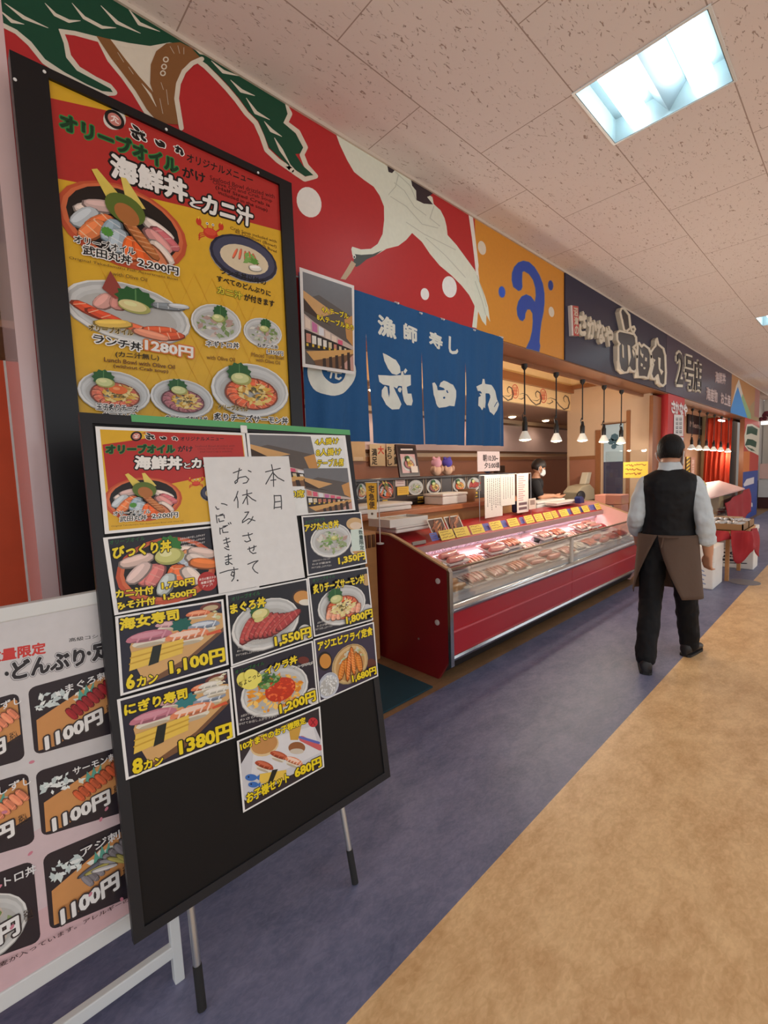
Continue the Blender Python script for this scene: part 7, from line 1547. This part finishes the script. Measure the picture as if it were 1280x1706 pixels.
lab(mk('carton', MB().box(7.80, 8.12, 1.18, 1.52, .60, .70), mat('kraft_carton', (176, 140, 96), .7), bev=.004), 'kraft carton lying on the farther foam box stack', 'carton')
def printed_box(x0, x1, y0, y1, z0, z1, label, lid, draw, group):
    t = foam_box(x0, x1, y0, y1, z0, z1, label, lid, group)
    P2 = Pl((x0 + .0075, y1, z0), (0, -1, 0), (0, 0, 1)); a = Art(P2, 2e-4, .0006); w, h = y1 - y0, z1 - z0
    draw(Fr(a, lambda x, y: (x * w, h - y * h))); a.build('print', PAPERP, t)
    return t
def fish_mark(g):
    for y in (.5, .62, .74): 
        x = .28 + (y - .5) * .8; P = [(x + .2 * math.cos(k_ * .4488) * (1 if math.cos(k_ * .4488) < 0 else .9), y + .045 * math.sin(k_ * .4488)) for k_ in range(14)]; g.poly(P, (66, 66, 74)); g.poly([(x + .17, y), (x + .3, y - .06), (x + .27, y), (x + .3, y + .06)], (66, 66, 74))
    g.line([(.15, .38), (.5, .36)], .025, (96, 96, 104)); g.line([(.4, .85), (.85, .8)], .03, (66, 66, 74))
printed_box(6.31, 6.82, 1.17, 1.50, 0, .50, 'tall white foam box with lid standing on the floor right of the man', .18, lambda g: [g.line([(.6, .55 + .1 * i), (.7 + .05 * (i % 2), .58 + .1 * i)], .03, (150, 160, 190)) for i in range(4)], 'floor foam boxes')
printed_box(7.80, 8.16, 1.0, 1.56, 0, .42, 'white foam box printed with dark fish, lower one under the low table end', .12, fish_mark, 'floor foam boxes')
foam_box(7.81, 8.15, 1.0, 1.34, .423, .598, 'plain white foam box stacked on the fish printed box', .06, 'floor foam boxes')
lab(mk('floor_plate', MB().lathe([(0, 0.001), (.16, .001), (.16, .006), (0, .006)], (6.95, .98, 0), 26), mat('grey_floor_plate', (128, 124, 128), .4)), 'round grey floor cover between the foam boxes', 'floor cover')

# ------------------------------------------------------------------ far end of the hall and the far left
fs = thing('far_stall', 'pale far stall counter with pink sign at the right edge of the hall', 'stall', (18.2, 2.2, 0))
mk('counter', MB().box(18.0, 18.6, 1.7, 2.28, .35, .88), mat('white_far_counter', (206, 208, 210), .4), fs); mk('base', MB().box(18.05, 18.6, 1.75, 2.28, 0, .35), mat('dark_red_base', (70, 26, 28), .6), fs); mk('sign', MB().box(17.98, 18.0, 1.7, 2.26, .92, 1.38), mat('pink_far_sign', (226, 190, 182), .5), fs)
mk('wall', MB().box(18.6, 18.7, 1.5, 2.28, 0, H), mat('pale_far_wall', (196, 192, 184), .7), fs); mk('opening', MB().box(18.57, 18.6, 1.75, 2.12, 1.45, 2.55), mat('black_far_opening', (18, 17, 18), .6), fs)
b = MB(); 
for i in range(3): b.box(17.975, 17.98, 1.96, 2.04, 1.28 - i * .11, 1.35 - i * .11)
mk('lettering', b, BLK, fs)
lab(mk('batten_light', MB().box(17.6, 17.7, 1.7, 2.22, 2.55, 2.64), mat('batten_lamp', (255, 240, 230), .4, emit=6.0)), 'bright batten light over the far stall at the right edge', 'light')
b = MB(); [b.ball((17.4 + R.uniform(-.1, .1), 2.1 + R.uniform(-.2, .12), 2.78 + R.uniform(-.1, .1)), R.uniform(.04, .07), n=8, m=6) for _ in range(14)]
lab(mk('paper_flowers', b, mat('dark_red_flowers', (116, 46, 62), .8, vary=.4, scale=12)), 'cluster of dark red hanging paper flowers at the right edge', 'flowers', None, 'stuff')
lab(mk('doormat', MB().box(1.35, 2.27, 2.0, 2.62, .001, .014), mat('teal_mat', (22, 62, 76), .95, bump=.8, bscale=320, vary=.15), bev=.004), 'dark teal doormat on the tan floor beside the red case end', 'mat')
nb = thing('tall_banner', 'orange red tall banner at the far left edge behind the white stand', 'banner', (-.05, 2.95, 0))
bx1 = .212
mk('cloth', MB().box(-.32, bx1, 2.95, 2.955, .25, 2.12), mat('orange_banner_cloth', (214, 84, 48), .8, vary=.1), nb); mk('edge_band', MB().box(bx1 - .012, bx1 + .004, 2.945, 2.96, .25, 2.12), PLASTIC_W, nb); mk('pole', MB().tube([(.228, 2.96, 0.02), (.228, 2.96, 2.36)], .011, 10), WOODD, nb); mk('arm', MB().tube([(.228, 2.96, 2.13), (-.32, 2.96, 2.13)], .006, 8), WOODD, nb); mk('base', MB().lathe([(.16, 0), (.16, .03), (.02, .05)], (.228, 2.96, 0), 20), BLACKP, nb)
lab(mk('blue_poster', MB().box(.252, .30, 3.32, 3.33, 1.45, 2.10, 0).box(.252, .30, 3.32, 3.33, 2.102, 2.45, 1).box(.252, .30, 3.33, 3.34, 0.0, 1.45, 2), [mat('blue_poster_print', (58, 96, 190), .5), mat('ochre_poster_print', (206, 150, 60), .5), mat('grey_post', (150, 150, 156), .4)]), 'narrow blue and ochre poster board half hidden left of the tall menu board', 'poster')
